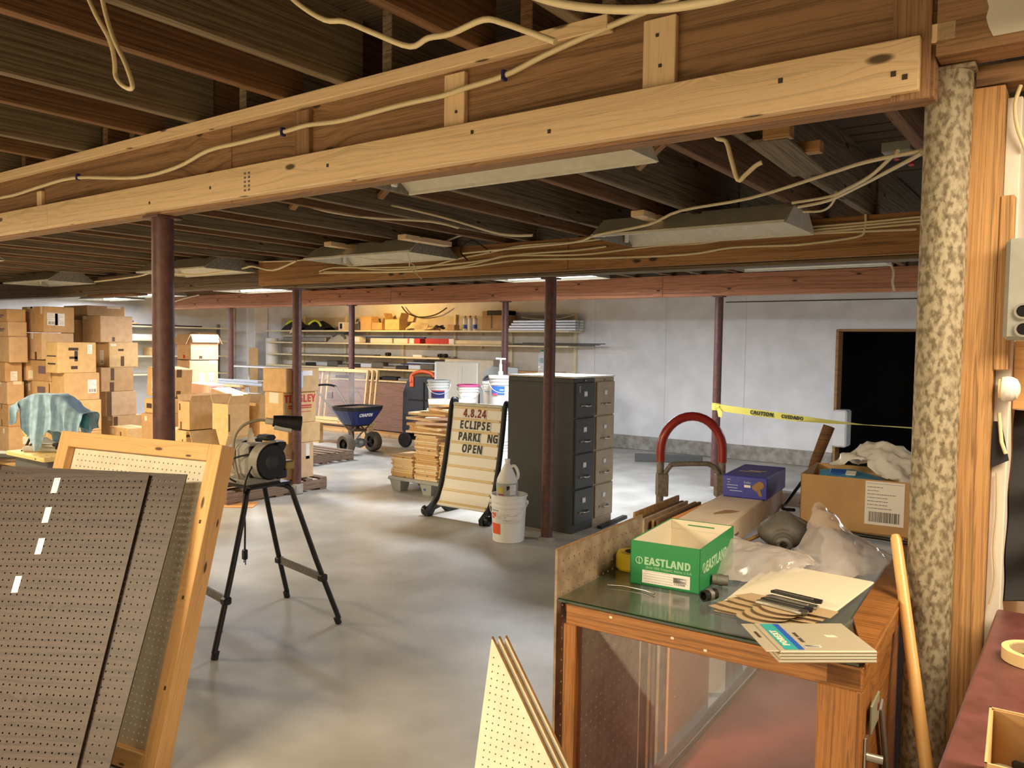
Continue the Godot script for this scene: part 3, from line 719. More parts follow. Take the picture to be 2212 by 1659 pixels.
	for q: Array in [[0.0, -0.04, 0.03], [0.05, -0.06, -0.02]]:
		var m := MB.new()
		m.tube([V(q[0], q[1] + 0.02, q[2]), V(q[0], q[1] - 0.015, q[2] + 0.01)], 0.009, 8, 0.012)
		part(m, "wire_nut", "cable_red", t)

# ---------- cartons: corner nearest the camera (max x, max z), floor height, sizes ----------
# marks: [face x or z, kind, across 0-1 from the shared corner, up 0-1, width m, height m]
func carton(cx: float, cz: float, y: float, dx: float, dz: float, h: float, m: String, label: String, marks := [], yaw := 0.0, open := 0, roll := 0.0) -> Node3D:
	var t := thing("carton", label, "box", V(cx - dx * 0.5, y, cz - dz * 0.5), deg_to_rad(yaw), "")
	t.rotation.z = deg_to_rad(roll)
	if open == 0:
		part(mb1(V(0, h * 0.5, 0), V(dx, h - 0.001, dz), 0.007), "body", m, t)
		part(mb1(V(0, h - 0.0008, 0), V(dx * 0.96, 0.0025, 0.006), 0.0005), "flap_seam", "card_in", t)
	else:
		var b := MB.new()
		var k := 0.005
		b.box(V(0, k, 0), V(dx, k * 2, dz))
		b.box(V(dx * 0.5 - k * 0.5, h * 0.5, 0), V(k, h, dz)); b.box(V(-dx * 0.5 + k * 0.5, h * 0.5, 0), V(k, h, dz))
		b.box(V(0, h * 0.5, dz * 0.5 - k * 0.5), V(dx - 2 * k, h, k)); b.box(V(0, h * 0.5, -dz * 0.5 + k * 0.5), V(dx - 2 * k, h, k))
		part(b, "body", m, t)
		if open == 1:
			for s: float in [-1.0, 1.0]:
				b = MB.new(); b.box(V(0, -dz * 0.17, 0), V(dx * 0.98, dz * 0.36, k))
				var o := part(b, "flap", m, t)
				o.position = V(0, h, s * dz * 0.5); o.rotation.x = -s * deg_to_rad(28)
				b = MB.new(); b.box(V(0, -dx * 0.17, 0), V(k, dx * 0.36, dz * 0.98))
				o = part(b, "flap", m, t)
				o.position = V(s * dx * 0.5, h, 0); o.rotation.z = s * deg_to_rad(20)
		elif open == 2:
			for s: float in [-1.0, 1.0]:
				b = MB.new(); b.box(V(0, dx * 0.17, 0), V(k, dx * 0.36, dz * 0.98))
				var o := part(b, "flap", m, t)
				o.position = V(s * (dx * 0.5 - 0.004), h, 0); o.rotation.z = -s * deg_to_rad(24)
	for q: Array in marks:
		var fx: bool = q[0] == "x"
		var right := V(0, 0, -1) if fx else V(1, 0, 0)
		var c := V(dx * 0.5, h * q[3], dz * (0.5 - q[2])) if fx else V(dx * (0.5 - q[2]), h * q[3], dz * 0.5)
		var kinds := {"ship": ["shipping_label", "label_ship"], "shipb": ["shipping_label", "label_ship_b"], "text": ["paper_label", "label_text"], "end": ["paper_label", "label_end"], "white": ["paper_label", "paper"], "blue": ["paper_label", "pale_blue"], "tape": ["packing_tape", "tape_brown"], "clear": ["packing_tape", "tape_clear"], "print": ["printed_mark", "ink"], "violet": ["printed_mark", "ink_violet"], "red": ["printed_mark", "red_print"], "hole": ["hand_hole", "dark_hole"]}
		if q[1] == "word": lettering(t, "printed_lettering", q[6], q[5], q[7], c + (V(0.001, 0, 0) if fx else V(0, 0, 0.001)), right, Vector3.UP, null, 0.0015, q[8])
		else: sticker(t, kinds[q[1]][0], kinds[q[1]][1], c, right, Vector3.UP, q[4], q[5])
	return t

func build_cartons() -> void:
	# far left column
	carton(-11.2, -4.49, 0.0, 0.5, 0.2, 0.41, "card_d", "bottom carton at the left edge, with a white label and a small square sticker", [["z", "ship", 0.9, 0.6, 0.07, 0.2], ["z", "white", 0.3, 0.86, 0.05, 0.06]])
	carton(-11.2, -4.49, 0.41, 0.5, 0.2, 0.29, "card_b", "left-edge carton second from the floor, brown tape tabs on its end", [["z", "tape", 0.4, 0.9, 0.025, 0.07], ["z", "tape", 0.4, 0.15, 0.025, 0.09], ["z", "white", 0.65, 0.95, 0.12, 0.03]])
	carton(-11.2, -4.48, 0.70, 0.46, 0.2, 0.29, "card_d", "left-edge carton with two white stickers along its top edge", [["z", "white", 0.5, 0.93, 0.09, 0.04], ["x", "white", 0.6, 0.95, 0.1, 0.04]])
	carton(-11.2, -4.46, 0.99, 0.44, 0.2, 0.25, "card_b", "left-edge carton with a round-cornered white tag on its narrow side", [["x", "text", 0.5, 0.3, 0.08, 0.12], ["z", "tape", 0.8, 0.3, 0.02, 0.12]])
	carton(-11.1, -4.47, 1.24, 0.68, 0.22, 0.33, "card_d", "large pinkish-brown carton at the left edge with a white label at its left", [["z", "ship", 0.92, 0.55, 0.06, 0.18], ["z", "print", 0.55, 0.8, 0.03, 0.07]])
	carton(-11.12, -4.47, 1.57, 0.5, 0.22, 0.19, "card_d", "left-edge carton second from the top, with a printed frame round its text", [["z", "violet", 0.4, 0.5, 0.18, 0.02], ["z", "violet", 0.4, 0.38, 0.12, 0.015]])
	carton(-11.12, -4.46, 1.76, 0.5, 0.22, 0.16, "card_b", "topmost carton at the left edge with two lines of faint print", [["z", "violet", 0.4, 0.5, 0.2, 0.018], ["z", "violet", 0.45, 0.36, 0.14, 0.012]])
	# second column
	carton(-10.75, -4.75, 0.0, 1.0, 0.34, 0.40, "card_c", "long carton on the floor behind the draped saw", [["x", "print", 0.5, 0.6, 0.1, 0.03]])
	carton(-11.22, -4.79, 0.40, 0.5, 0.34, 0.60, "card_b", "tall carton with two white tapes over its top edge, behind the draped saw", [["z", "white", 0.2, 0.88, 0.05, 0.13], ["z", "white", 0.75, 0.88, 0.05, 0.13]])
	carton(-11.22, -4.72, 1.0, 0.5, 0.34, 0.27, "card_a", "slumped carton printed with an arrow and a frame, under the taped carton", [["z", "print", 0.5, 0.85, 0.26, 0.03], ["z", "print", 0.7, 0.45, 0.03, 0.12], ["x", "white", 0.2, 0.3, 0.1, 0.11]], 0.0, 0, 0.0)
	carton(-10.71, -4.78, 0.40, 0.48, 0.36, 0.60, "card_c", "carton with a long dark tape up its corner edge, beside the labelled carton", [["z", "violet", 0.5, 0.82, 0.22, 0.08], ["z", "tape", 0.04, 0.5, 0.03, 0.56], ["z", "print", 0.5, 0.35, 0.22, 0.06]])
	carton(-10.71, -4.78, 1.0, 0.48, 0.36, 0.27, "card_b", "carton with violet print half hidden behind the centre top carton", [["z", "violet", 0.45, 0.55, 0.2, 0.1]])
	carton(-10.9, -4.77, 1.28, 0.48, 0.40, 0.345, "card_d", "left-of-centre carton with a dark bottom tape tab and a small picture label", [["z", "tape", 0.35, 0.14, 0.05, 0.1], ["z", "text", 0.55, 0.88, 0.05, 0.07], ["z", "white", 0.85, 0.9, 0.06, 0.05], ["x", "white", 0.75, 0.1, 0.12, 0.05]])
	carton(-10.88, -4.79, 1.63, 0.62, 0.38, 0.335, "card_b", "top carton with shiny clear tape and two big paper labels on its dark side", [["x", "ship", 0.28, 0.52, 0.13, 0.16], ["x", "text", 0.52, 0.5, 0.12, 0.16], ["z", "clear", 0.55, 0.5, 0.06, 0.33], ["z", "white", 0.1, 0.85, 0.05, 0.1], ["z", "white", 0.6, 0.96, 0.2, 0.025]])
	# front column
	carton(-10.3, -4.8, 0.0, 0.36, 0.42, 0.38, "card_a", "carton on the floor under the big flap-topped carton, behind the framed pegboard")
	carton(-10.3, -4.8, 0.38, 0.36, 0.42, 0.40, "card_c", "carton with faint printed outlines, under the carton with the barcode label", [["x", "print", 0.4, 0.7, 0.2, 0.006], ["x", "print", 0.65, 0.45, 0.04, 0.08], ["x", "print", 0.15, 0.6, 0.12, 0.01]])
	carton(-10.3, -4.77, 0.78, 0.34, 0.43, 0.345, "card_a", "carton with a large barcode label on its right, second in the front column", [["x", "ship", 0.78, 0.5, 0.11, 0.17]])
	carton(-10.3, -4.69, 1.125, 0.32, 0.47, 0.385, "card_c", "top carton of the front column, big dark stencilled print and a corner label", [["x", "print", 0.4, 0.78, 0.12, 0.035], ["x", "print", 0.47, 0.55, 0.04, 0.13], ["x", "print", 0.4, 0.5, 0.1, 0.03], ["x", "print", 0.42, 0.18, 0.08, 0.04], ["x", "text", 0.83, 0.78, 0.06, 0.12], ["z", "print", 0.5, 0.3, 0.2, 0.02], ["z", "print", 0.5, 0.55, 0.24, 0.015]])
	# back columns
	carton(-11.65, -5.62, 0.0, 0.6, 0.5, 0.75, "card_b", "tall dim carton on the floor behind the right stack")
	carton(-11.65, -5.62, 0.75, 0.6, 0.5, 0.75, "card_b", "tall dim carton upon another, seen in the gap behind the right stack", [["x", "tape", 0.3, 0.5, 0.03, 0.2]])
	carton(-11.65, -5.58, 1.5, 0.5, 0.4, 0.33, "card_b", "dim carton with a dark tape tab, behind the tall top carton of the right stack", [["z", "tape", 0.25, 0.3, 0.03, 0.1]])
	carton(-11.62, -5.70, 1.83, 0.7, 0.55, 0.205, "card_b", "low carton topmost at the back, with white tape on its upper right edge", [["x", "white", 0.7, 0.9, 0.2, 0.03]])
	# right stack
	carton(-11.1, -5.78, 0.0, 0.42, 0.44, 0.475, "card_a", "bottom carton of the stack left of the first post, three white stickers", [["z", "white", 0.2, 0.92, 0.1, 0.06], ["z", "white", 0.75, 0.9, 0.06, 0.07], ["x", "tape", 0.1, 0.75, 0.06, 0.22], ["x", "white", 0.3, 0.55, 0.08, 0.025]])
	carton(-11.1, -5.69, 0.475, 0.42, 0.44, 0.345, "card_d", "carton with a broad dark corner tape, second from the floor by the post", [["x", "tape", 0.1, 0.5, 0.07, 0.34]])
	carton(-11.1, -5.62, 0.82, 0.42, 0.47, 0.34, "card_b", "carton with torn dark tape on its side, middle of the stack by the post", [["x", "tape", 0.35, 0.72, 0.05, 0.17], ["x", "tape", 0.33, 0.2, 0.06, 0.13], ["z", "white", 0.4, 0.9, 0.12, 0.035]])
	carton(-11.1, -5.74, 1.16, 0.4, 0.42, 0.35, "card_c", "carton with a long upright white label on its narrow end, by the post", [["z", "ship", 0.5, 0.4, 0.1, 0.2], ["x", "tape", 0.45, 0.25, 0.05, 0.14], ["x", "print", 0.4, 0.7, 0.08, 0.03], ["x", "white", 0.15, 0.9, 0.08, 0.03]])
	carton(-11.1, -5.62, 1.51, 0.5, 0.46, 0.37, "card_d", "large top carton of the stack by the post, plain dark side and a small sticker", [["z", "white", 0.85, 0.93, 0.08, 0.045], ["x", "tape", 0.4, 0.12, 0.04, 0.06]])
	carton(-10.2, -5.5, 0.0, 0.45, 0.3, 0.39, "card_c", "small carton on the floor just left of the first post", [["z", "white", 0.8, 0.85, 0.06, 0.07], ["z", "tape", 0.35, 0.6, 0.03, 0.2]])
	# right of the first post
	carton(-9.4, -5.45, 0.0, 0.36, 0.42, 0.625, "card_b", "carton with a red smudge and a white strip, at the bottom right of the post", [["x", "end", 0.35, 0.88, 0.14, 0.045], ["x", "red", 0.8, 0.7, 0.06, 0.06], ["z", "white", 0.7, 0.9, 0.05, 0.06]])
	carton(-9.4, -5.5, 0.625, 0.37, 0.40, 0.19, "card_c", "low carton with clear tape, under the tilted carton right of the post", [["x", "clear", 0.55, 0.5, 0.09, 0.14], ["z", "print", 0.7, 0.5, 0.12, 0.06]])
	carton(-9.4, -5.51, 0.84, 0.34, 0.42, 0.36, "card_a", "tilted carton with two dark tape tabs and a narrow white label, right of the post", [["x", "tape", 0.55, 0.86, 0.07, 0.1], ["x", "tape", 0.55, 0.1, 0.06, 0.1], ["z", "ship", 0.55, 0.4, 0.07, 0.2]], 0.0, 0, -5.0)
	carton(-8.72, -5.42, 0.0, 0.56, 0.4, 0.47, "card_c", "carton with print and an arrow beneath the labelled carton, behind the framed pegboard", [["z", "print", 0.8, 0.82, 0.1, 0.03], ["z", "print", 0.12, 0.72, 0.02, 0.06], ["x", "print", 0.2, 0.88, 0.15, 0.03]])
	carton(-8.72, -5.47, 0.47, 0.24, 0.55, 0.35, "card_a", "nearest loose carton with a barcode label low on its right, under a leaning box", [["x", "ship", 0.72, 0.36, 0.12, 0.17], ["z", "tape", 0.85, 0.8, 0.03, 0.08], ["z", "tape", 0.75, 0.15, 0.03, 0.1]], 0.0, 2)
	carton(-10.4, -6.55, 0.0, 0.4, 0.44, 0.90, "card_b", "tall carton at the base of the open carton's stack")
	carton(-10.4, -6.53, 0.90, 0.32, 0.46, 0.37, "card_d", "carton with two white labels below the open carton", [["x", "ship", 0.42, 0.3, 0.09, 0.15], ["x", "ship", 0.75, 0.3, 0.09, 0.15], ["x", "white", 0.8, 0.93, 0.1, 0.05]])
	carton(-10.4, -6.55, 1.27, 0.34, 0.44, 0.37, "card_d", "open carton with hanging flaps on top of its stack", [["z", "red", 0.5, 0.14, 0.05, 0.05], ["x", "tape", 0.35, 0.12, 0.05, 0.04]], 0.0, 1)
	carton(-9.5, -6.12, 0.0, 0.4, 0.5, 0.80, "card_b", "carton standing behind the nearest loose carton")
	carton(-9.42, -6.1, 0.815, 0.34, 0.3, 0.17, "box_pink", "pale pinkish box with red print tilted on the pile", [["x", "red", 0.3, 0.7, 0.1, 0.04], ["x", "red", 0.35, 0.3, 0.05, 0.06]], 20.0, 0, -4.0)
	carton(-8.95, -6.15, 0.80, 0.38, 0.32, 0.10, "card_d", "flattened pale carton sliding off the pile beside the pinkish box", [], 12.0, 0, -14.0)
	carton(-8.95, -6.1, 0.0, 0.42, 0.4, 0.76, "card_c", "carton under the flattened pale carton")
	carton(-7.85, -5.40, 0.0, 0.30, 0.28, 0.84, "card_c", "tall open carton with raised flaps between the pile and the pallet", [["x", "tape", 0.05, 0.75, 0.02, 0.2]], 0.0, 2)
	carton(-7.75, -5.75, 0.0, 0.28, 0.3, 0.84, "card_b", "tall open carton with raised flaps just left of the red-lettered carton", [], 0.0, 2)
	# on the wooden pallet by the second post
	carton(-6.6, -5.17, 0.14, 0.55, 0.40, 0.37, "card_d", "bottom carton on the wooden pallet, white sticker by the post", [["x", "clear", 0.5, 0.55, 0.34, 0.05], ["x", "white", 0.8, 0.75, 0.05, 0.16]])
	carton(-6.6, -5.24, 0.51, 0.47, 0.42, 0.21, "card_c", "low bulging carton on the pallet, beneath the red-lettered carton", [["x", "white", 0.25, 0.8, 0.09, 0.035]])
	carton(-6.6, -5.18, 0.72, 0.30, 0.42, 0.32, "card_c", "carton with red TINGLEY lettering and red lines, partly behind the second post", [["x", "word", 0.5, 0.78, 0.0, 0.075, "TINGLEY", "red_print", 0.92], ["x", "red", 0.5, 0.56, 0.3, 0.018], ["x", "red", 0.5, 0.49, 0.3, 0.012], ["x", "red", 0.6, 0.36, 0.2, 0.006], ["z", "white", 0.5, 0.82, 0.15, 0.11]])
	carton(-6.58, -5.2, 1.04, 0.38, 0.42, 0.245, "card_a", "top carton on the pallet with a pale blue label, above the red lettering", [["x", "blue", 0.35, 0.52, 0.13, 0.17], ["x", "end", 0.65, 0.8, 0.12, 0.05]])
	carton(-6.62, -4.50, 0.14, 0.5, 0.3, 0.36, "card_c", "carton with a dark brown lid flap behind the bench grinder", [["z", "white", 0.2, 0.3, 0.1, 0.2]], 0.0, 2)
	pallet("weathered wooden pallet under the cartons by the second post", V(-7.1, 0, -5.1), 1.1, 1.22)
	pallet("empty weathered wooden pallet lying farther back by the spreader", V(-8.4, 0, -6.85), 1.0, 1.0)
	solo(mb1(V(0, 0.004, 0), V(0.3, 0.006, 0.26), 0.001), "cardboard_sheet", "orange_panel", "small flat orange-brown cardboard sheet on the floor below the grinder", "cardboard", V(-6.5, 0, -4.6), 0.7)

func pallet(label: String, at: Vector3, w: float, d: float) -> void:
	var t := thing("wooden_pallet", label, "pallet", at)
	for k in 3: board(t, "runner", "pallet_wood", V(-w * 0.5 + 0.02 + k * (w - 0.04) * 0.5, 0.065, -d * 0.5), V(-w * 0.5 + 0.02 + k * (w - 0.04) * 0.5, 0.065, d * 0.5), 0.09, 0.038)
	for k in 7: board(t, "deck_board", "pallet_wood", V(-w * 0.5, 0.121, -d * 0.5 + 0.05 + k * (d - 0.1) / 6.0), V(w * 0.5, 0.121, -d * 0.5 + 0.05 + k * (d - 0.1) / 6.0), 0.02, 0.09)
	for k in 3: board(t, "bottom_board", "pallet_wood", V(-w * 0.5, 0.010, -d * 0.5 + 0.05 + k * (d - 0.1) / 2.0), V(w * 0.5, 0.010, -d * 0.5 + 0.05 + k * (d - 0.1) / 2.0), 0.018, 0.09)

# ---------- shelving on the back wall and the left wall ----------
func build_shelving() -> void:
	var t := thing("wall_shelving", "long cream wall shelving with five tiers on the white back wall", "shelf", V(0, 0, -10.9))
	for x: float in [-13.2, -11.94, -10.38, -9.12, -7.89, -6.64]:
		part(mb1(V(x, 1.2, 0.03), V(0.05, 1.75, 0.04), 0.004), "upright", "shelf_cream", t)
	# tiers: height, x from, x to
	var ends := [-13.9, -12.2, -10.38, -9.12, -7.89, -6.5]
	for s: Array in [[1.79, 0, 5], [1.555, 0, 5], [1.315, 0, 3], [1.085, 0, 3], [0.872, 1, 3], [0.62, 1, 3], [0.4, 1, 3]]:
		for k in range(s[1], s[2]):
			var a: float = ends[k]; var b: float = ends[k + 1] - 0.004
			part(mb1(V((a + b) * 0.5, s[0] - 0.014, 0.245), V(b - a, 0.028, 0.40), 0.004), "shelf", "shelf_cream", t)
			part(mb1(V((a + b) * 0.5, s[0] - 0.05, 0.05), V(0.03, 0.05, 0.06), 0.004), "bracket", "shelf_cream", t)
	part(mb1(V(-10.3, 1.2, 0.006), V(7.3, 1.7, 0.008), 0.002), "back_panel", "wall_cream", t)
	t = thing("wall_shelving", "white wall shelving on the far left wall behind the cartons", "shelf", V(-15.1, 0, -8.7))
	for y: float in [1.82, 1.56, 1.25, 0.9]:
		part(mb1(V(0.3, y - 0.014, 0), V(0.5, 0.028, 2.9), 0.004), "shelf", "shelf_cream", t)
	for z: float in [-1.44, -0.4, 0.5, 1.44]:
		part(mb1(V(0.03, 1.0, z), V(0.04, 1.8, 0.05), 0.004), "upright", "tin_grey", t)
	var Z := -10.65
	var T := [1.79, 1.555, 1.315, 1.085, 0.872]
	# left wall goods
	for q: Array in [[1.82, -7.9, 0.3, 0.05, 0.5, "pale_wood", "pale board lying on the top shelf of the left wall"], [1.875, -7.75, 0.3, 0.04, 0.6, "hardboard", "brown board laid over the pale board on the left wall's top shelf"], [1.56, -8.3, 0.3, 0.10, 0.5, "white", "white tray on the second shelf of the left wall"], [1.56, -9.6, 0.3, 0.16, 0.4, "card_b", "low open brown box on the second shelf of the left wall"], [1.25, -8.5, 0.25, 0.16, 0.22, "card_c", "small brown box on the third shelf of the left wall"], [0.9, -9.55, 0.3, 0.3, 0.5, "grey_dark", "dark crate on the lowest shelf of the left wall"]]:
		solo(mb1(V(0, q[3] * 0.5, 0), V(q[2], q[3], q[4]), 0.006), "carton" if "card" in q[5] else "shelf_board", q[5], q[6], "box" if "box" in q[6] or "crate" in q[6] or "tray" in q[6] else "board", V(-14.8, q[0], q[1]))
	var m := MB.new()
	m.tube([V(0, 0, 0.9), V(0, 0, -0.6)], 0.012, 8)
	for k in 2: solo(m, "steel_rod", "black_metal", ["left", "right"][k] + " one of two dark rods lying on the top shelf of the left wall", "rod", V(-14.68 + k * 0.06, 1.833, -8.85))
	# top tier, left to right
	bag_heap(V(-13.15, T[0], Z), "charcoal", "hivis", "black and bright yellow tool bag at the left end of the top shelf")
	var sheet := MB.new()
	sheet.grid([[V(-0.1, 0.22, 0.16), V(0.12, 0.26, 0.16)], [V(-0.14, 0.12, 0.20), V(0.08, 0.16, 0.20)], [V(-0.26, -0.10, 0.215), V(-0.05, -0.02, 0.215)]], 0.003)
	solo(sheet, "paper_sheet", "box_pink", "large sheet of pale paper hanging over the front of the top shelf", "paper", V(-12.85, T[0] + 0.02, Z))
	bag_heap(V(-12.45, T[0], Z), "black", "hivis", "black and yellow folded safety vest on the top shelf, beside the paper")
	solo(mb1(V(0, 0.08, 0), V(0.14, 0.16, 0.16), 0.01), "package", "white", "white packet with a dark picture on the top shelf", "box", V(-11.75, T[0], Z))
	part(mb1(V(0.01, 0.08, 0.081), V(0.07, 0.1, 0.003), 0.001), "picture", "black", get_child(-1))
	lantern(V(-11.35, T[0], Z))
	for q: Array in [[-11.05, 0.28, 0.26, 0.2, "card_c", "tall brown box on the top shelf, left of the maroon post", 0], [-10.75, 0.26, 0.2, 0.2, "card_a", "open flapped brown box on the top shelf, first right of the post", 2], [-10.35, 0.36, 0.26, 0.22, "card_c", "larger open flapped brown box on the top shelf, second right of the post", 2], [-8.0, 0.5, 0.32, 0.26, "card_b", "big brown carton with a black cap on the top shelf", 0], [-8.98, 0.16, 0.10, 0.14, "card_d", "small brown carton on the top shelf left of the spray cans", 0]]:
		carton(q[0] + q[1] * 0.5, Z + q[3] * 0.5, T[0], q[1], q[3], q[2] - 0.06 if q[6] == 2 else q[2], q[4], q[5], [["z", "tape", 0.6, 0.5, 0.03, q[2] * 0.8]] if q[0] == -8.0 else [], 0.0, q[6])
	part(mb1(V(0.05, 0.29, 0.0), V(0.4, 0.08, 0.27), 0.004), "dark_lid", "black", find_child("carton_%03d" % (used["carton"] - 1), false, false))
	var cl := MB.new()
	for k in 5: cl.tube(smooth_path([V(-0.35 + k * 0.04, 0.02 + 0.012 * k, 0.05 * sin(k)), V(-0.15, 0.05 + 0.02 * k, 0.06), V(0.05 + k * 0.02, 0.03 + 0.02 * k, -0.05), V(0.3 - k * 0.05, 0.04, 0.04 * cos(k)), V(0.34 - k * 0.04, 0.07, 0.0)]), 0.013, 6)
	solo(cl, "coiled_cord", "cable_cream", "tangle of cream cord on the top shelf", "cord", V(-9.75, T[0], Z))
	cl = MB.new()
	for k in 4: cl.tube(smooth_path([V(-0.12, 0.02, 0.0), V(-0.04, 0.09 - 0.015 * k, 0.04), V(0.05, 0.03 + 0.02 * k, -0.03), V(0.12, 0.05, 0.02 * k)]), 0.011, 6)
	solo(cl, "coiled_cord", "cable_black", "small tangle of black cord on the top shelf beside the cream cord", "cord", V(-9.3, T[0], Z))
	var names := ["white and blue spray can on the top shelf, left of three", "white spray can with a red cap on the top shelf, middle of three", "white and blue spray can on the top shelf, right of three"]
	for k in 3:
		var c := thing("spray_can", names[k], "spray can", V(-8.68 + k * 0.11, T[0], Z + 0.05), 0.0, "spray cans on the top shelf")
		var b := MB.new()
		b.lathe([Vector2(0, 0), Vector2(0.036, 0), Vector2(0.036, 0.20), Vector2(0.02, 0.225), Vector2(0.0, 0.226)], 14)
		part(b, "can", "white_gloss", c)
		b = MB.new(); b.lathe([Vector2(0.0366, 0.03), Vector2(0.0366, 0.10)], 14)
		if k != 1: part(b, "blue_band", "blue_label", c)
		b = MB.new(); b.lathe([Vector2(0, 0.222), Vector2(0.018, 0.222), Vector2(0.016, 0.25), Vector2(0, 0.25)], 10)
		part(b, "cap", "red_mark" if k == 1 else "grey_plastic", c)
	# metal extrusions stacked on the top tier at the right
	for k in 8:
		var row := k / 2
		solo(mb1(V(0, 0.017, 0), V(1.3 - 0.04 * row, 0.034, 0.11), 0.003), "aluminium_channel", "aluminium" if k % 2 == 0 else "tin_white", "%s aluminium channel in the %s layer at the right end of the top shelf" % [["front", "rear"][k % 2], ["bottom", "second", "third", "top"][row]], "channel", V(-7.08 + 0.02 * row, T[0] + row * 0.042 + 0.002, Z + 0.08 - 0.14 * (k % 2)), 0.0, "aluminium channels on the top shelf")
	m = MB.new(); m.tube(smooth_path([V(-0.4, 0.22, 0), V(-0.1, 0.185, 0), V(0.3, 0.185, 0), V(0.6, 0.25, 0)]), 0.009, 6)
	solo(m, "plastic_strip", "grey_light", "thin bowed strip lying over the aluminium channels", "strip", V(-7.1, T[0], Z + 0.05))
	# second tier
	long_item(-12.8, T[1], 1.3, 0.10, 0.16, "steel_dull", "dark grey metal trunking on the second shelf, left end", "channel")
	bag_heap(V(-11.75, T[1], Z), "grey_plastic", "grey_dark", "grey hood-like casing on the second shelf left of the post")
	solo(mb1(V(0, 0.06, 0), V(0.24, 0.12, 0.2), 0.02), "plastic_tub", "white", "small white tub on the second shelf left of the post", "tub", V(-11.35, T[1], Z))
	long_item(-10.35, T[1] + 0.095, 1.5, 0.022, 0.05, "navy", "blue-grey tube lying on the clear boxes of the second shelf", "tube")
	for k in 2: solo(mb1(V(0, 0.045, 0), V(0.56, 0.09, 0.18), 0.008), "plastic_box", "beige_plastic", ["left", "right"][k] + " long translucent beige box on the second shelf right of the post", "box", V(-10.65 + k * 0.6, T[1], Z))
	for k in 2:
		var c := solo(mb1(V(0, 0.045, 0), V(0.3 + 0.26 * k, 0.09, 0.14), 0.004), "slim_box", "red_print", ["short white and red slim box on the second shelf", "long dark red slim box with a white end on the second shelf"][k], "box", V(-9.82 + k * 0.56, T[1], Z + 0.03))
		part(mb1(V((-0.05 if k == 0 else 0.32), 0.045, 0.0), V(0.12, 0.092, 0.142), 0.004), "white_panel", "white", c)
	long_item(-8.35, T[1], 1.15, 0.07, 0.10, "shelf_cream", "long cream trim piece with a dark end on the second shelf", "trim")
	for k in 3: long_item(-7.0 + 0.14 * k, T[1] + 0.015 * k, 1.7 - 0.1 * k, 0.012, 0.05, "black_metal", ["bottom", "middle", "top"][k] + " one of three dark rails jutting past the right end of the second shelf", "rail")
	# third tier
	long_item(-12.6, T[2], 1.2, 0.02, 0.2, "steel_dull", "flat grey strip on the third shelf, left end", "strip")
	long_item(-11.3, T[2], 1.0, 0.025, 0.18, "grey_dark", "flat dark strip on the third shelf left of the post", "strip")
	roll_item(V(-10.55, T[2] + 0.035, Z), "black", "small black roll on the third shelf")
	long_item(-9.75, T[2], 0.22, 0.04, 0.1, "white", "small white lever piece on the third shelf", "fitting")
	for k in 2: roll_item(V(-9.27 + 0.1 * k, T[2] + 0.035, Z), "black", ["left", "right"][k] + " one of two black rolls at the right end of the third shelf")
	long_item(-9.35, T[2] - 0.0, 0.7, 0.02, 0.1, "steel_dull", "grey strip under the black rolls on the third shelf", "strip").position.z -= 0.12
	# fourth tier: mixed metal parts
	for k in 12: long_item(-12.9 + k * 0.31, T[3] + 0.003, 0.29 + 0.02 * (k % 3), 0.04 + 0.025 * (k % 4), 0.14 + 0.03 * (k % 2), ["steel_dull", "grey_dark", "aluminium", "black_metal"][(k * 3) % 4], "%s grey metal part from the left on the fourth shelf" % ORD[k], "metal part", "metal parts on the fourth shelf")
	for k in 3: long_item(-9.75 + k * 0.1, T[3] + 0.085 + k * 0.03, 0.8 - k * 0.1, 0.022, 0.09, ["navy", "aluminium", "black_metal"][k], ["blue", "silvery", "black"][k] + " bar lying across the metal parts on the fourth shelf", "bar")
	for k in 5: long_item(-11.7 + k * 0.42, T[4] + 0.003, 0.38, 0.05 + 0.02 * (k % 2), 0.12, ["black_metal", "steel_dull", "black"][k % 3], "%s dark metal part from the left on the fifth shelf" % ORD[k], "metal part", "metal parts on the fifth shelf")
	# low tiers behind the glazed frames
	for k in 3: long_item(-11.6 + k * 0.5, 0.62, 0.45, 0.09 + 0.03 * k, 0.2, ["white", "tin_grey", "grey_light"][k], ["white", "dull grey", "pale grey"][k] + " case on the low shelf seen through the glazed frames", "case")
	# things at the left end of the shelving
	solo(mb1(V(0, 0.71, 0), V(0.24, 1.42, 0.03), 0.004), "board_offcut", "card_c", "tall brown board standing at the left end of the back shelving", "board", V(-14.15, 0, -10.35), 0.2)
	var roll := MB.new(); roll.lathe([Vector2(0.03, 0), Vector2(0.13, 0), Vector2(0.13, 0.75), Vector2(0.03, 0.75)], 20)
	solo(roll, "film_roll", "white", "white roll standing upright at the left end of the back shelving", "roll", V(-13.9, 0.872, -10.62)).scale.y = 1.0
	t = thing("wire_table", "white-topped wire display table in front of the corner pillar", "table", V(-13.0, 0, -9.75))
	part(mb1(V(0, 1.06, 0), V(1.6, 0.03, 0.45), 0.005), "tabletop", "white", t)
	for q: Array in [[-0.75, 0.19], [0.75, 0.19], [-0.75, -0.19], [0.75, -0.19], [0.5, 0.19], [0.62, 0.19]]: board(t, "leg", "white", V(q[0], 0, q[1]), V(q[0], 1.05, q[1]), 0.03, 0.03)
	for y: float in [0.3, 0.55, 0.8]: board(t, "crossbar", "white", V(-0.75, y, 0.19), V(0.75, y, 0.19), 0.015, 0.015)
	for k in 2: long_item(-11.9 - 0.1 * k, 0.82 + 0.045 * k, 1.9, 0.04, 0.09, "aluminium", ["lower", "upper"][k] + " long galvanised channel sticking out left above the cartons", "channel").position.z = -8.2
	t = thing("trestle", "low plain trestle carrying the galvanised channels behind the cartons", "trestle", V(-11.7, 0, -8.2))
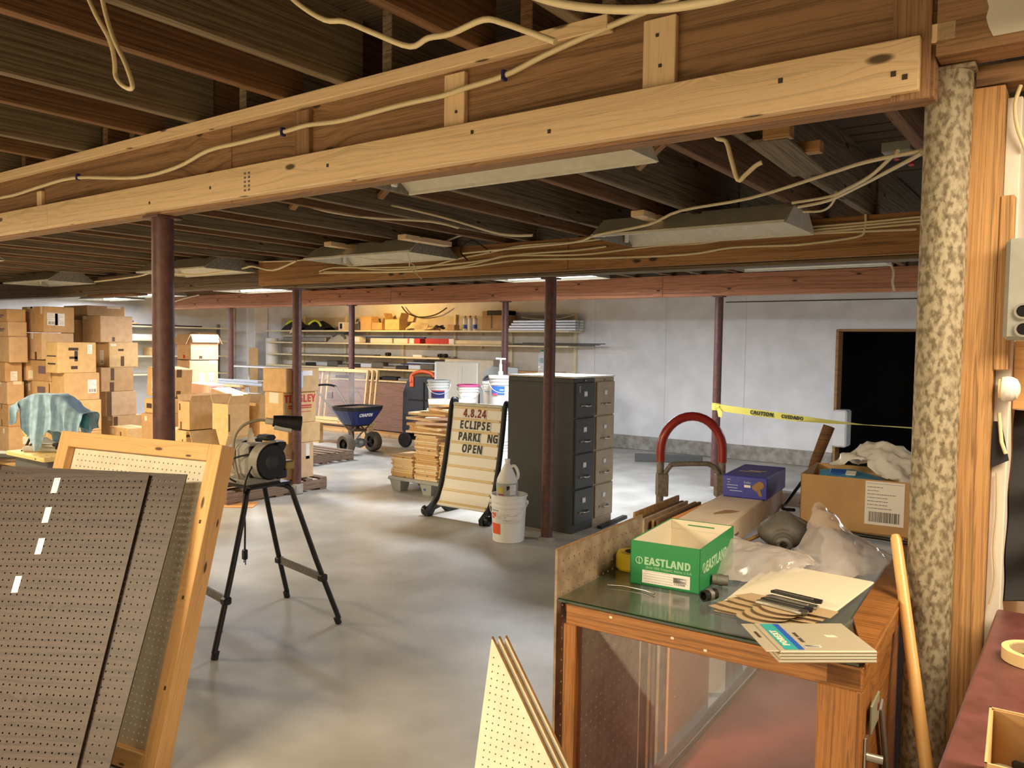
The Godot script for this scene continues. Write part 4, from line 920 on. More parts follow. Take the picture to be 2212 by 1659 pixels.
	part(mb1(V(0, 0.80, 0), V(0.5, 0.036, 0.2), 0.004), "top_rail", "pale_wood", t)
	for s: float in [-1.0, 1.0]: board(t, "leg", "pale_wood", V(s * 0.22, 0, 0), V(s * 0.18, 0.79, 0), 0.05, 0.05)
	# right half under the second tier
	carton(-6.75, Z + 0.2, 0.86, 1.1, 0.34, 0.28, "card_a", "long shallow brown carton below the right end of the shelves", [])
	carton(-7.95, Z + 0.2, 0.86, 1.05, 0.3, 0.44, "peg_white", "long beige ribbed carton below the shelves, left of the brown one", [])
	t = thing("steel_counter", "grey counter carrying the long cartons below the right shelves", "counter", V(-7.55, 0, Z + 0.11))
	part(mb1(V(0, 0.84, 0), V(2.9, 0.03, 0.5), 0.004), "countertop", "grey_light", t)
	part(mb1(V(0, 0.41, 0), V(2.8, 0.82, 0.44), 0.004), "base", "grey_plastic", t)
	t = thing("caution_tape", "yellow caution tape with black words strung from the maroon post across the doorway", "tape", V(0, 0, -8.44))
	m = MB.new()
	var p := [V(-3.32, 0.905, 0), V(-2.9, 0.873, 0), V(-2.5, 0.845, 0), V(-2.15, 0.828, 0), V(-1.8, 0.82, 0), V(-1.3, 0.82, 0), V(-0.8, 0.828, 0), V(-0.37, 0.84, 0)]
	var hs := [0.035, 0.032, 0.03, 0.012, 0.004, 0.006, 0.018, 0.03]
	var up := []; var dn := []
	for i in p.size():
		var tw: float = [0.0, 0.1, 0.2, 0.9, 1.4, 1.3, 0.8, 0.3][i]
		var d := V(0, maxf(cos(tw), 0.12), sin(tw)) * 0.036
		up.append(p[i] + d); dn.append(p[i] - d)
	m.grid([dn, up], 0.0008)
	part(m, "tape_strip", "tape_yellow", t)
	m = MB.new()
	m.lathe([Vector2(0.049, 0.87), Vector2(0.052, 0.9), Vector2(0.049, 0.95)], 18, Transform3D(Basis.IDENTITY, V(-3.35, 0, -0.06)))
	m.grid([[V(-3.33, 0.92, 0.0), V(-3.28, 0.90, 0.02)], [V(-3.31, 0.86, 0.01), V(-3.25, 0.86, 0.02)], [V(-3.30, 0.80, 0.0), V(-3.26, 0.80, 0.015)]], 0.0008)
	m.cbox(V(-3.305, 0.912, 0.0), V(0.045, 0.045, 0.03), 0.012)
	part(m, "knot_and_loop", "tape_yellow", t)
	lettering(t, "printed_word", "CAUTION", 0.040, "black", V(-2.82, 0.867, 0.0105), V(0.4, -0.029, -0.01), Vector3.UP, null, 0.001, 1.0)
	lettering(t, "printed_word", "CUIDADO", 0.036, "black", V(-2.50, 0.846, 0.008), V(0.4, -0.022, 0.0), V(0, 1, 0.25), null, 0.001, 1.0)
	t = thing("foam_block", "white rounded block fixed to the left jamb of the dark doorway", "block", V(-2.60, 0.30, -10.93))
	part(mb1(V(0, 0.24, 0), V(0.17, 0.48, 0.26), 0.02), "block_body", "white", t)
	solo(mb1(V(0, 0.05, 0), V(0.9, 0.10, 0.12), 0.006), "timber_offcut", "grey_dark", "dark timber offcut lying against the concrete kerb behind the hand truck loop", "timber", V(-4.6, 0, -10.0), 0.5)

const ORD := ["first", "second", "third", "fourth", "fifth", "sixth", "seventh", "eighth", "ninth", "tenth", "eleventh", "twelfth", "thirteenth", "fourteenth", "fifteenth", "sixteenth", "seventeenth", "eighteenth", "nineteenth", "twentieth", "twenty-first", "twenty-second", "twenty-third", "twenty-fourth", "twenty-fifth"]

func long_item(x: float, y: float, w: float, h: float, d: float, m: String, label: String, cat: String, group := "") -> MeshInstance3D:
	return solo(mb1(V(0, h * 0.5, 0), V(w, h, d), minf(h, d) * 0.15), cat.replace(" ", "_") if cat != "bar" else "metal_bar", m, label, cat, V(x, y, -10.62), 0.0, group)

func roll_item(at: Vector3, m: String, label: String) -> void:
	var b := MB.new()
	b.lathe([Vector2(0.015, -0.05), Vector2(0.035, -0.05), Vector2(0.035, 0.05), Vector2(0.015, 0.05), Vector2(0.015, -0.05)], 14, Transform3D(Basis(Vector3.RIGHT, PI / 2), Vector3.ZERO))
	solo(b, "tape_roll", m, label, "roll", at)

func bag_heap(at: Vector3, m1: String, m2: String, label: String) -> void:
	var t := thing("tool_bag", label, "bag", at)
	var r := RandomNumberGenerator.new(); r.seed = int(at.x * -100.0)
	var rows := []
	for i in 9:
		var l := []
		for j in 13:
			var u := float(j) / 12.0 * 2.0 - 1.0; var v := float(i) / 8.0 * 2.0 - 1.0
			var h := 0.20 * sqrt(maxf(0.0, 1.0 - u * u * 0.9)) * sqrt(maxf(0.0, 1.0 - v * v)) * r.randf_range(0.7, 1.0)
			l.append(V(u * 0.3, h + 0.003, -v * 0.16))
		rows.append(l)
	var m := MB.new(); m.grid(rows, 0.004)
	part(m, "bag_body", m1, t)
	m = MB.new()
	m.tube(smooth_path([V(-0.18, 0.12, 0.12), V(-0.05, 0.19, 0.10), V(0.1, 0.16, 0.12), V(0.2, 0.08, 0.14)]), 0.022, 8)
	part(m, "bright_strap", m2, t)

func lantern(at: Vector3) -> void:
	var t := thing("lantern", "grey lantern-like lamp head on the top shelf, left of the brown boxes", "lantern", at)
	part(mb1(V(0, 0.06, 0), V(0.13, 0.12, 0.1), 0.01), "base", "grey_dark", t)
	var m := MB.new(); m.lathe([Vector2(0.0, 0.12), Vector2(0.035, 0.12), Vector2(0.05, 0.16), Vector2(0.03, 0.21), Vector2(0.0, 0.23)], 14)
	part(m, "lamp_head", "steel", t)

# ---------- middle of the room ----------
func glazed_frame(label: String, at: Vector3, w: float, h: float, lean: float, film: bool) -> void:
	var t := thing("glazed_frame", label, "frame", at)
	t.rotation.x = -lean
	for s: float in [-1.0, 1.0]: board(t, "stile", "pale_wood", V(s * (w * 0.5 - 0.02), 0, 0), V(s * (w * 0.5 - 0.02), h, 0), 0.04, 0.03)
	for y: float in [0.025, h - 0.02]: board(t, "rail", "pale_wood", V(-w * 0.5 + 0.04, y, 0), V(w * 0.5 - 0.04, y, 0), 0.045, 0.03)
	if film: part(mb1(V(0, h * 0.5, 0), V(w - 0.08, h - 0.08, 0.003), 0.0005), "pane", "screen_film", t)

func bucket(label: String, at: Vector3, r: float, h: float, body: String, lid: String, handle_yaw := 0.0) -> Node3D:
	var t := thing("bucket", label, "bucket", at, handle_yaw)
	var m := MB.new()
	var r0 := r * 0.88
	var prof := [Vector2(0, 0.001), Vector2(r0 - 0.004, 0.001), Vector2(r0, 0.006), Vector2(lerpf(r0, r, 0.74), h * 0.74), Vector2(r * 1.035, h * 0.745), Vector2(r * 1.035, h * 0.765), Vector2(r * 0.98, h * 0.77), Vector2(r * 0.985, h * 0.84), Vector2(r * 1.04, h * 0.845), Vector2(r * 1.04, h * 0.865), Vector2(r * 0.985, h * 0.87), Vector2(r, h * 0.955), Vector2(r * 1.05, h * 0.96), Vector2(r * 1.05, h * 0.995)]
	if lid == "":
		prof.append_array([Vector2(r * 0.96, h), Vector2(r * 0.95, h * 0.9), Vector2(r0 * 0.96, 0.01), Vector2(0, 0.01)])
	else: prof.append(Vector2(0, h * 0.995))
	m.lathe(prof, 28)
	part(m, "pail", body, t)
	if lid != "":
		m = MB.new()
		m.lathe([Vector2(r * 1.055, h * 0.93), Vector2(r * 1.08, h * 0.94), Vector2(r * 1.08, h * 1.0), Vector2(r * 1.02, h * 1.012), Vector2(r * 0.98, h * 0.995), Vector2(0, h * 0.995)], 28)
		part(m, "lid", lid, t)
	m = MB.new()
	var p := []
	for k in 13:
		var a := PI * k / 12.0
		p.append(V(cos(a) * r * 1.06, h * 0.83 - sin(a) * h * 0.30, sin(a) * r * 0.35 + r * 0.93 * sin(a)))
	m.tube(p, 0.003, 6)
	m.cbox(V(r * 1.05, h * 0.83, 0), V(0.014, 0.03, 0.03), 0.004); m.cbox(V(-r * 1.05, h * 0.83, 0), V(0.014, 0.03, 0.03), 0.004)
	part(m, "bail_handle", "white", t)
	return t

# a printed band wrapped round a bucket side: angles in degrees from +z towards +x
func band(t: Node3D, called: String, mt: String, r: float, y0: float, y1: float, a0: float, a1: float) -> void:
	var lo := []; var hi := []
	for k in 13:
		var a := deg_to_rad(lerpf(a0, a1, k / 12.0))
		lo.append(V(sin(a) * r, y0, cos(a) * r)); hi.append(V(sin(a) * (r + 0.004), y1, cos(a) * (r + 0.004)))
	var m := MB.new()
	for k in 12:
		var na: Vector3 = (lo[k] * V(1, 0, 1)).normalized(); var nb: Vector3 = (lo[k + 1] * V(1, 0, 1)).normalized()
		m.quadn(lo[k], lo[k + 1], hi[k + 1], hi[k], na, nb, nb, na)
		var n := m.uv.size()
		var u0 := k / 12.0; var u1 := (k + 1) / 12.0
		m.uv[n - 6] = Vector2(u0, 1); m.uv[n - 5] = Vector2(u1, 0); m.uv[n - 4] = Vector2(u1, 1); m.uv[n - 3] = Vector2(u0, 1); m.uv[n - 2] = Vector2(u0, 0); m.uv[n - 1] = Vector2(u1, 0)
	part(m, called, mt, t)

func build_middle() -> void:
	# three wooden glazed frames leaning on the post, standing on a low block
	for k in 3: glazed_frame(["front wooden frame with a clear pane leaning on the maroon post", "middle one of the three wooden frames leaning on the post", "rearmost of the three wooden frames leaning on the post"][k], V(-9.17 + 0.07 * k, 0.37, -8.20 - 0.04 * k), 1.14 - 0.02 * k, 0.79, 0.12, k == 0)
	var t := thing("low_trestle", "low wooden trestle under the three glazed frames", "trestle", V(-9.15, 0, -8.26))
	board(t, "top_board", "pale_wood", V(-0.65, 0.35, 0), V(0.65, 0.35, 0), 0.036, 0.2)
	for s: float in [-0.55, 0.55]: board(t, "leg", "pale_wood", V(s, 0, 0), V(s, 0.33, 0), 0.09, 0.16)
	# long brown board before the shelves
	t = thing("leaning_board", "long brown wood-grained panel leaning before the low shelves", "panel", V(-10.0, 0.02, -10.05))
	t.rotation.x = -0.12
	board(t, "panel_sheet", "brown_ply", V(-1.9, 0.42, 0), V(1.95, 0.42, 0), 0.84, 0.02)
	solo(mb1(V(0, 0.03, 0), V(3.6, 0.06, 0.25), 0.006), "floor_plank", "pale_wood", "long pale plank lying on the floor before the brown panel", "plank", V(-10.2, 0, -9.55))
	# dark wheeled cart with an orange handle
	t = thing("wheeled_case", "dark grey moulded wheeled case with an orange carry handle, left of the buckets", "case", V(-8.1, 0, -8.95), 0.15)
	var m := MB.new()
	m.prism(PackedVector2Array([Vector2(-0.28, 0.26), Vector2(-0.26, 0.22), Vector2(0.26, 0.22), Vector2(0.28, 0.26), Vector2(0.28, 1.0), Vector2(0.24, 1.06), Vector2(-0.12, 1.06), Vector2(-0.2, 1.0), Vector2(-0.27, 0.82)]), 0.34)
	part(m, "case_shell", "charcoal", t)
	part(mb1(V(0.02, 0.72, 0.172), V(0.40, 0.02, 0.012), 0.004), "moulded_rib", "black", t)
	part(mb1(V(0.10, 0.64, 0.172), V(0.02, 0.7, 0.02), 0.006), "moulded_rib", "black", t)
	m = MB.new()
	m.tube(smooth_path([V(-0.12, 0.98, 0.18), V(-0.12, 1.09, 0.15), V(0.0, 1.14, 0.1), V(0.18, 1.12, 0.1), V(0.26, 1.06, 0.12)]), 0.028, 10)
	m.cbox(V(-0.11, 0.99, 0.178), V(0.07, 0.16, 0.02), 0.006)
	part(m, "carry_handle", "orange", t)
	for s: float in [-0.22, 0.22]:
		m = MB.new(); m.lathe([Vector2(0.0, -0.03), Vector2(0.10, -0.03), Vector2(0.115, -0.015), Vector2(0.115, 0.015), Vector2(0.10, 0.03), Vector2(0.0, 0.03)], 20, Transform3D(Basis(Vector3.RIGHT, PI / 2), V(s, 0.115, 0.18)))
		part(m, "wheel", "black", t)
	part(mb1(V(0, 0.17, 0.0), V(0.46, 0.12, 0.2), 0.02), "axle_housing", "black", t)
	# buckets behind the board stacks: each stands on lower buckets
	var B := [[-6.69, -7.66, 0.74, 0.36, "bucket_grey", "grey_plastic", "grey bucket with a red and blue label and a grey lid, first in the row"], [-6.42, -7.92, 0.70, 0.345, "white_gloss", "pink", "white bucket with a bright pink lid, second in the row"], [-6.11, -8.04, 0.73, 0.36, "white_gloss", "white", "white bucket with faint lettering and a white lid, third in the row"], [-5.82, -7.80, 0.76, 0.42, "bucket_grey", "white", "tall grey bucket with a blue label and a lid pump, beside the filing cabinet"]]
	for q: Array in B:
		for k in 2: bucket(("lower" if k == 0 else "upper") + " plain white bucket beneath the " + {"grey_plastic": "grey-lidded labelled", "pink": "pink-lidded", "white": "white-lidded lettered"}[q[5]] + " bucket" if q[3] < 0.4 else ["lower", "upper"][k] + " plain white bucket beneath the bucket with the pump", V(q[0], k * q[2] * 0.5, q[1]), 0.14, q[2] * 0.5 - 0.004, "white_gloss", "white", 0.8)
		var b := bucket(q[6], V(q[0], q[2], q[1]), 0.137, q[3], q[4], q[5], 0.75)
		if q[5] == "grey_plastic":
			band(b, "label_band", "navy", 0.1345, 0.14, 0.22, -45, 30); band(b, "label_band", "red_mark", 0.1355, 0.22, 0.235, -45, 30); band(b, "label_band", "bucket_grey", 0.1335, 0.03, 0.12, -45, 30)
		elif q[5] == "pink":
			band(b, "label_band", "sky_blue", 0.1335, 0.05, 0.11, -50, 50); band(b, "label_band", "white", 0.1345, 0.12, 0.22, -50, 50); band(b, "label_band", "blue_label", 0.1352, 0.19, 0.20, -40, 0)
		elif q[4] == "white_gloss":
			band(b, "label_band", "sky_blue", 0.1365, 0.235, 0.245, -60, 50); band(b, "label_band", "label_text", 0.134, 0.06, 0.22, -40, 20)
		else:
			band(b, "label_band", "blue_label", 0.137, 0.20, 0.30, -55, 15); band(b, "label_band", "pink", 0.1365, 0.19, 0.215, -50, -20); band(b, "label_band", "white", 0.1372, 0.24, 0.26, -10, 10)
			m = MB.new()
			m.lathe([Vector2(0.03, 0.42), Vector2(0.03, 0.47), Vector2(0.018, 0.48), Vector2(0.018, 0.56), Vector2(0.011, 0.565), Vector2(0.011, 0.62), Vector2(0, 0.62)], 14)
			m.tube([V(0.06, 0.625, 0), V(-0.06, 0.63, 0)], 0.011, 8)
			part(m, "pump", "pump_white", b)
	# white moulded panel and grey housing behind the buckets
	t = thing("plastic_board", "white moulded plastic panel standing behind the buckets", "panel", V(-7.2, 0, -8.62), 0.6)
	part(mb1(V(0, 0.66, 0), V(0.62, 1.3, 0.05), 0.012), "panel_sheet", "beige_plastic", t)
	for x: float in [-0.29, 0.29]: part(mb1(V(x, 0.66, 0.03), V(0.03, 1.28, 0.03), 0.006), "edge_rib", "white", t)
	part(mb1(V(0.05, 0.95, 0.028), V(0.06, 0.6, 0.02), 0.008), "moulded_rib", "beige_plastic", t)
	t = thing("machine_housing", "grey plastic machine housing with a round port, behind the buckets", "housing", V(-6.75, 0, -8.95), 0.6)
	m = MB.new()
	m.prism(PackedVector2Array([Vector2(-0.22, 0), Vector2(0.3, 0), Vector2(0.3, 1.24), Vector2(-0.06, 1.26), Vector2(-0.16, 1.2), Vector2(-0.22, 1.0)]), 0.3)
	part(m, "housing_shell", "grey_plastic", t)
	m = MB.new(); m.lathe([Vector2(0.0, 0.004), Vector2(0.07, 0.004), Vector2(0.085, 0.02), Vector2(0.07, 0.035)], 20, Transform3D(Basis(Vector3.RIGHT, PI / 2), V(-0.1, 1.05, 0.15)))
	part(m, "round_port", "grey_dark", t)

func build_sign() -> void:
	# curved sidewalk sign with changeable letters; profile of the rails in z and y
	var t := thing("letter_board_sign", "curved sidewalk letter board reading 4.8.24 ECLIPSE PARKING OPEN in black side rails", "sign", V(-4.505, 0, -5.52), 0.02)
	var P := [Vector2(0.10, 0.06), Vector2(0.02, 0.14), Vector2(-0.045, 0.28), Vector2(-0.09, 0.46), Vector2(-0.125, 0.64), Vector2(-0.155, 0.82), Vector2(-0.175, 0.97), Vector2(-0.19, 1.03)]
	var at := func(y: float) -> Array:  # z and slope of the face at height y
		for i in P.size() - 1:
			if y <= P[i + 1].y or i == P.size() - 2:
				var f: float = (y - P[i].y) / (P[i + 1].y - P[i].y)
				return [lerpf(P[i].x, P[i + 1].x, f), (P[i + 1] - P[i]).normalized()]
		return []
	for s: float in [-1.0, 1.0]:
		var path := []
		for q: Vector2 in P: path.append(V(s * 0.305, q.y, q.x))
		path[0] = V(s * 0.315, 0.035, 0.13)
		path.append(V(s * 0.305, 1.045, -0.22)); path.append(V(s * 0.305, 1.03, -0.25))
		var m := MB.new()
		m.tube(smooth_path(path), 0.027, 10, 0.02, 1.0)
		part(m, "side_rail", "black", t)
		m = MB.new()
		m.prism(PackedVector2Array([Vector2(0.16, 0.0), Vector2(0.17, 0.05), Vector2(0.05, 0.13), Vector2(-0.03, 0.24), Vector2(-0.10, 0.18), Vector2(-0.16, 0.06), Vector2(-0.42, 0.03), Vector2(-0.42, 0.0), Vector2(-0.13, 0.0), Vector2(-0.05, 0.07), Vector2(0.06, 0.05), Vector2(0.10, 0.0)]), 0.045, Transform3D(Basis(Vector3.BACK, Vector3.UP, Vector3.LEFT), V(s * 0.31, 0, 0)))
		part(m, "foot", "black", t)
		m = MB.new()
		m.lathe([Vector2(0, -0.02), Vector2(0.04, -0.02), Vector2(0.045, -0.012), Vector2(0.045, 0.012), Vector2(0.04, 0.02), Vector2(0, 0.02)], 18, Transform3D(Basis(Vector3.BACK, PI / 2), V(s * 0.355, 0.045, 0.12)))
		part(m, "wheel", "black_gloss", t)
		m = MB.new(); m.lathe([Vector2(0, -0.022), Vector2(0.035, -0.022), Vector2(0.035, 0.022), Vector2(0, 0.022)], 16, Transform3D(Basis(Vector3.BACK, PI / 2), V(s * 0.32, 1.03, -0.245)))
		part(m, "end_knob", "black", t)
		# rear leg of the rail
		m = MB.new(); m.tube(smooth_path([V(s * 0.305, 1.03, -0.25), V(s * 0.305, 0.7, -0.32), V(s * 0.305, 0.3, -0.38), V(s * 0.31, 0.03, -0.42)]), 0.022, 8)
		part(m, "rear_rail", "black", t)
	var rows := []; 
	for k in 23:
		var y := 0.10 + k * (0.90 / 22.0)
		var q: Array = at.call(y)
		rows.append([V(-0.275, y, q[0]), V(0.275, y, q[0])])
	var m := MB.new(); m.grid(rows, 0.012)
	part(m, "face_panel", "sign_face", t)
	m = MB.new(); m.cbox(V(0, 1.005, -0.185), V(0.56, 0.03, 0.03), 0.006)
	part(m, "top_bar", "tin_white", t)
	# tracks
	for k in 9:
		var y := 0.125 + k * 0.1065
		var q: Array = at.call(y)
		var up := V(0, q[1].y, q[1].x)
		board(t, "letter_track", "sign_track", V(-0.27, y, q[0] + 0.004), V(0.27, y, q[0] + 0.004), 0.022, 0.012, up, 0.003)
	# letters on clear white cards, one part each; text, track row, first x, pitch
	var L := [["4.8.24", 7, -0.155, 0.052, "sign_letter_red"], ["ECLIPSE", 6, -0.185, 0.0545, "sign_letter_black"], ["PARKI", 5, -0.19, 0.0565, "sign_letter_black"], ["NG", 5, 0.147, 0.060, "sign_letter_black"], ["OPEN", 4, -0.125, 0.0575, "sign_letter_black"]]
	for l: Array in L:
		var y: float = 0.125 + l[1] * 0.1065 + 0.0535
		var q: Array = at.call(y)
		var up := V(0, q[1].y, q[1].x)
		var nrm := V(0, -q[1].x, q[1].y)
		var s: String = l[0]
		var x: float = l[2]
		for i in s.length():
			var w: float = l[3] * (0.55 if s[i] == "." or s[i] == "I" else 1.0)
			x += w * 0.5
			sticker(t, "letter_card", "letter_card", V(x, y, q[0]) + nrm * 0.003, Vector3.RIGHT, up, w - 0.001, 0.092, 0.0015)
			lettering(t, "letter", s[i], 0.074, l[4], V(x, y + 0.002, q[0]) + nrm * 0.0055, Vector3.RIGHT, up, heavy, 0.001, 0.78)
			x += w * 0.5

func build_stacks() -> void:
	# grey plastic pallet with stacks of thin square boards
	var t := thing("plastic_pallet", "grey plastic pallet on block feet under the stacks of boards", "pallet", V(-5.48, 0, -6.55))
	part(mb1(V(0, 0.132, 0), V(1.06, 0.036, 0.96), 0.008), "deck", "grey_plastic", t)
	for x in 3:
		for z in 3:
			var m := MB.new()
			var c := V(-0.43 + x * 0.43, 0, -0.39 + z * 0.39)
			var p := []
			for y: float in [0.0, 0.115]:
				var g := 0.055 + y * 0.2
				for q: Vector2 in [Vector2(-1, -1), Vector2(1, -1), Vector2(1, 1), Vector2(-1, 1)]: p.append(c + V(q.x * g, y, q.y * g))
			m.hexa(p)
			part(m, "foot", "grey_plastic", t)
	sticker(t, "round_mark", "blue_label", V(-0.02, 0.06, 0.46), Vector3.RIGHT, Vector3.UP, 0.03, 0.018)
	var r := RandomNumberGenerator.new(); r.seed = 4
	var mats := ["stack_wood", "stack_wood_dark", "stack_wood_pale", "stack_wood", "pale_wood"]
	var S := [[-5.835, -6.28, 11, 0.305, "low left stack", 0.0], [-5.50, -6.27, 23, 0.305, "tall middle stack", 0.0], [-5.18, -6.28, 21, 0.29, "tall right stack beside the sign", 0.0]]
	for s: Array in S:
		var y := 0.151
		for k in s[2]:
			var h := r.randf_range(0.0165, 0.0215)
			var jx := r.randf_range(-0.012, 0.012); var jz := r.randf_range(-0.012, 0.012)
			if k == s[2] - 1 and s[2] == 11: jx = -0.03
			var n: int = s[2] - 1 - k
			solo(mb1(V(0, h * 0.5, 0), V(s[3] + r.randf_range(-0.01, 0.006), h, 0.33), 0.0015), "wood_board", mats[r.randi() % 5], ("topmost thin wooden board of the %s" % s[4]) if n == 0 else ("%s thin wooden board below the topmost in the %s" % [ORD[n - 1], s[4]]), "board", V(s[0] + jx, y, s[1] + jz), r.randf_range(-0.03, 0.03), "thin boards stacked on the grey plastic pallet")
			y += h + 0.0006
	# loose larger boards on top
	var y0 := 0.632
	solo(mb1(V(0, 0.011, 0), V(0.70, 0.022, 0.42), 0.002), "wood_board", "stack_wood_pale", "wide pale board laid across the middle and right stacks, lowest of the loose ones", "board", V(-5.42, y0, -6.3), 0.03)
	for k in 5: solo(mb1(V(0, 0.014, 0), V(0.62, 0.028, 0.055), 0.002), "wood_strip", "stack_wood_dark", "%s dark slat from the front laid on the wide pale board" % ORD[k], "slat", V(-5.42, y0 + 0.0226, -6.14 - k * 0.085), 0.05, "dark slats on the wide pale board")
	var Q := [[-5.47, -6.24, 0.52, 0.34, -0.25, "stack_wood", "pale board with a long front edge on the dark slats"], [-5.52, -6.26, 0.50, 0.30, 0.18, "stack_wood_dark", "orange-toned board second in the loose pile on the slats"], [-5.40, -6.22, 0.40, 0.36, 0.30, "box_pink", "pinkish board third up in the loose pile on the slats"], [-5.57, -6.26, 0.46, 0.30, -0.12, "stack_wood_pale", "broad pale board jutting left from the loose pile"], [-5.36, -6.22, 0.34, 0.34, 0.6, "box_pink", "pinkish board turned corner-on, facing the sign, in the loose pile"], [-5.54, -6.28, 0.48, 0.28, 0.08, "stack_wood", "board laid over the jutting pale board in the loose pile"], [-5.40, -6.30, 0.30, 0.20, 0.1, "stack_wood_dark", "narrow orange block in the upper part of the loose pile"], [-5.34, -6.30, 0.40, 0.30, -0.3, "stack_wood_pale", "pale board just under the two topmost boards of the loose pile"], [-5.14, -6.42, 0.5, 0.3, -0.2, "ply_yellow", "yellowish board behind the top bar of the sign"], [-5.40, -6.34, 0.42, 0.40, 0.75, "stack_wood", "topmost large pale board turned like a diamond on the loose pile"]]
	for k in Q.size():
		var q: Array = Q[k]
		var o := solo(mb1(V(0, 0.0135, 0), V(q[2], 0.026, q[3]), 0.002), "wood_board", q[5], q[6], "board", V(q[0], 0.6825 + k * 0.0265, q[1]), q[4])
		if k == 9: o.position.y += 0.012; o.rotation.x = 0.06

func build_cabinets() -> void:
	var C := [["cab_dark", -5.772, "dark grey four-drawer steel filing cabinet behind the maroon post", 0.335], ["cab_tan", -6.112, "tan four-drawer steel filing cabinet behind the dark grey one", 0.335]]
	for q: Array in C:
		var t := thing("filing_cabinet", q[2], "filing cabinet", V(-3.418, 0, q[1]))
		var W: float = q[3]
		part(mb1(V(-0.345, 0.645, 0), V(0.67, 1.29, W), 0.006), "body", q[0], t)
		part(mb1(V(-0.345, 1.297, 0), V(0.69, 0.014, W), 0.004), "top_panel", "beige_plastic", t, "dusty pale top")
		if q[0] == "cab_dark": part(mb1(V(-0.345, 1.25, W * 0.5), V(0.66, 0.004, 0.003), 0.001), "seam", "black", t)
		for k in 4:
			var y := 0.075 + k * 0.298
			var d := part(mb1(V(-0.004, y + 0.143, 0), V(0.022, 0.284, W - 0.03), 0.004), "drawer", q[0], t)
			var m := MB.new()
			m.tube(smooth_path([V(0.007, y + 0.095, 0.055), V(0.03, y + 0.093, 0.04), V(0.032, y + 0.09, 0.0), V(0.03, y + 0.093, -0.04), V(0.007, y + 0.095, -0.055)]), 0.0075, 8)
			m.cbox(V(0.014, y + 0.094, 0.085), V(0.02, 0.016, 0.016), 0.004)
			part(m, "handle", "steel", d)
			part(mb1(V(0.009, y + 0.19, 0.01), V(0.004, 0.045, 0.055), 0.001), "label_holder", "steel", d)
			sticker(d, "paper_card", "label_text", V(0.0112, y + 0.19, 0.01), V(0, 0, -1), Vector3.UP, 0.04, 0.03, 0.0008)
		part(mb1(V(0.0, 1.27, 0), V(0.006, 0.014, 0.03), 0.002), "lock", "steel_dull", t)
		if q[0] == "cab_dark": part(mb1(V(0.009, 1.2, 0.105), V(0.005, 0.06, 0.022), 0.003), "latch_plate", "steel_dull", t)
	solo(mb1(V(0, 0.012, 0), V(0.05, 0.024, 0.55), 0.006), "rubber_strip", "black_metal", "dark strip lying on the floor along the foot of the tan cabinet", "strip", V(-3.37, 0, -6.2), 0.08)
	# water bottle on top
	var t := thing("water_bottle", "clear plastic water bottle with a green cap standing on the filing cabinets", "bottle", V(-3.9, 1.305, -5.83))
	var m := MB.new()
	m.lathe([Vector2(0, 0.002), Vector2(0.028, 0.002), Vector2(0.033, 0.012), Vector2(0.031, 0.05), Vector2(0.033, 0.06), Vector2(0.031, 0.075), Vector2(0.033, 0.085), Vector2(0.033, 0.15), Vector2(0.027, 0.175), Vector2(0.014, 0.192), Vector2(0.014, 0.2), Vector2(0, 0.2)], 20)
	part(m, "bottle_body", "bottle_clear", t)
	m = MB.new(); m.lathe([Vector2(0.0335, 0.10), Vector2(0.0335, 0.145)], 20)
	part(m, "paper_band", "pale_blue", t)
	m = MB.new(); m.lathe([Vector2(0, 0.199), Vector2(0.0155, 0.199), Vector2(0.0155, 0.214), Vector2(0, 0.214)], 16)
	part(m, "cap", "green_box", t)
	# white bucket with the jug on it
	var b := bucket("open white bucket with an orange and lettered label, before the filing cabinet", V(-3.72, 0, -5.12), 0.143, 0.375, "white_gloss", "", 0.45)
	band(b, "label_band", "orange", 0.1305, 0.07, 0.155, -60, -20); band(b, "label_band", "label_text", 0.1335, 0.15, 0.245, -45, 60); band(b, "label_band", "green_box", 0.1355, 0.25, 0.26, -60, -25); band(b, "label_band", "orange", 0.1345, 0.19, 0.235, -62, -38)
	t = thing("jug", "white plastic gallon jug with a grey printed label, standing in the bucket's mouth", "jug", V(-3.74, 0.315, -5.12), 0.5)
	m = MB.new()
	m.lathe([Vector2(0, 0.0), Vector2(0.076, 0.0), Vector2(0.084, 0.01), Vector2(0.084, 0.165), Vector2(0.08, 0.18), Vector2(0.055, 0.235), Vector2(0.03, 0.285), Vector2(0.021, 0.30), Vector2(0.021, 0.318), Vector2(0, 0.318)], 24)
	part(m, "jug_body", "white", t)
	m = MB.new(); m.tube(smooth_path([V(0.028, 0.275, 0.0), V(0.06, 0.28, 0.0), V(0.085, 0.235, 0.0), V(0.085, 0.19, 0.0), V(0.07, 0.172, 0.0)]), 0.0125, 10)
	part(m, "jug_handle", "white", t)
	m = MB.new(); m.lathe([Vector2(0.0, 0.316), Vector2(0.023, 0.316), Vector2(0.023, 0.335), Vector2(0, 0.335)], 16)
	part(m, "cap", "white_gloss", t)
	band(t, "label_band", "grey_plastic", 0.0848, 0.05, 0.15, -100, 100); band(t, "label_band", "yellow_tool", 0.0852, 0.075, 0.115, -45, -15); band(t, "label_band", "red_mark", 0.0852, 0.055, 0.066, -45, -10); band(t, "label_band", "black", 0.0852, 0.09, 0.13, 5, 20); band(t, "label_band", "label_text", 0.0852, 0.06, 0.14, 22, 60)

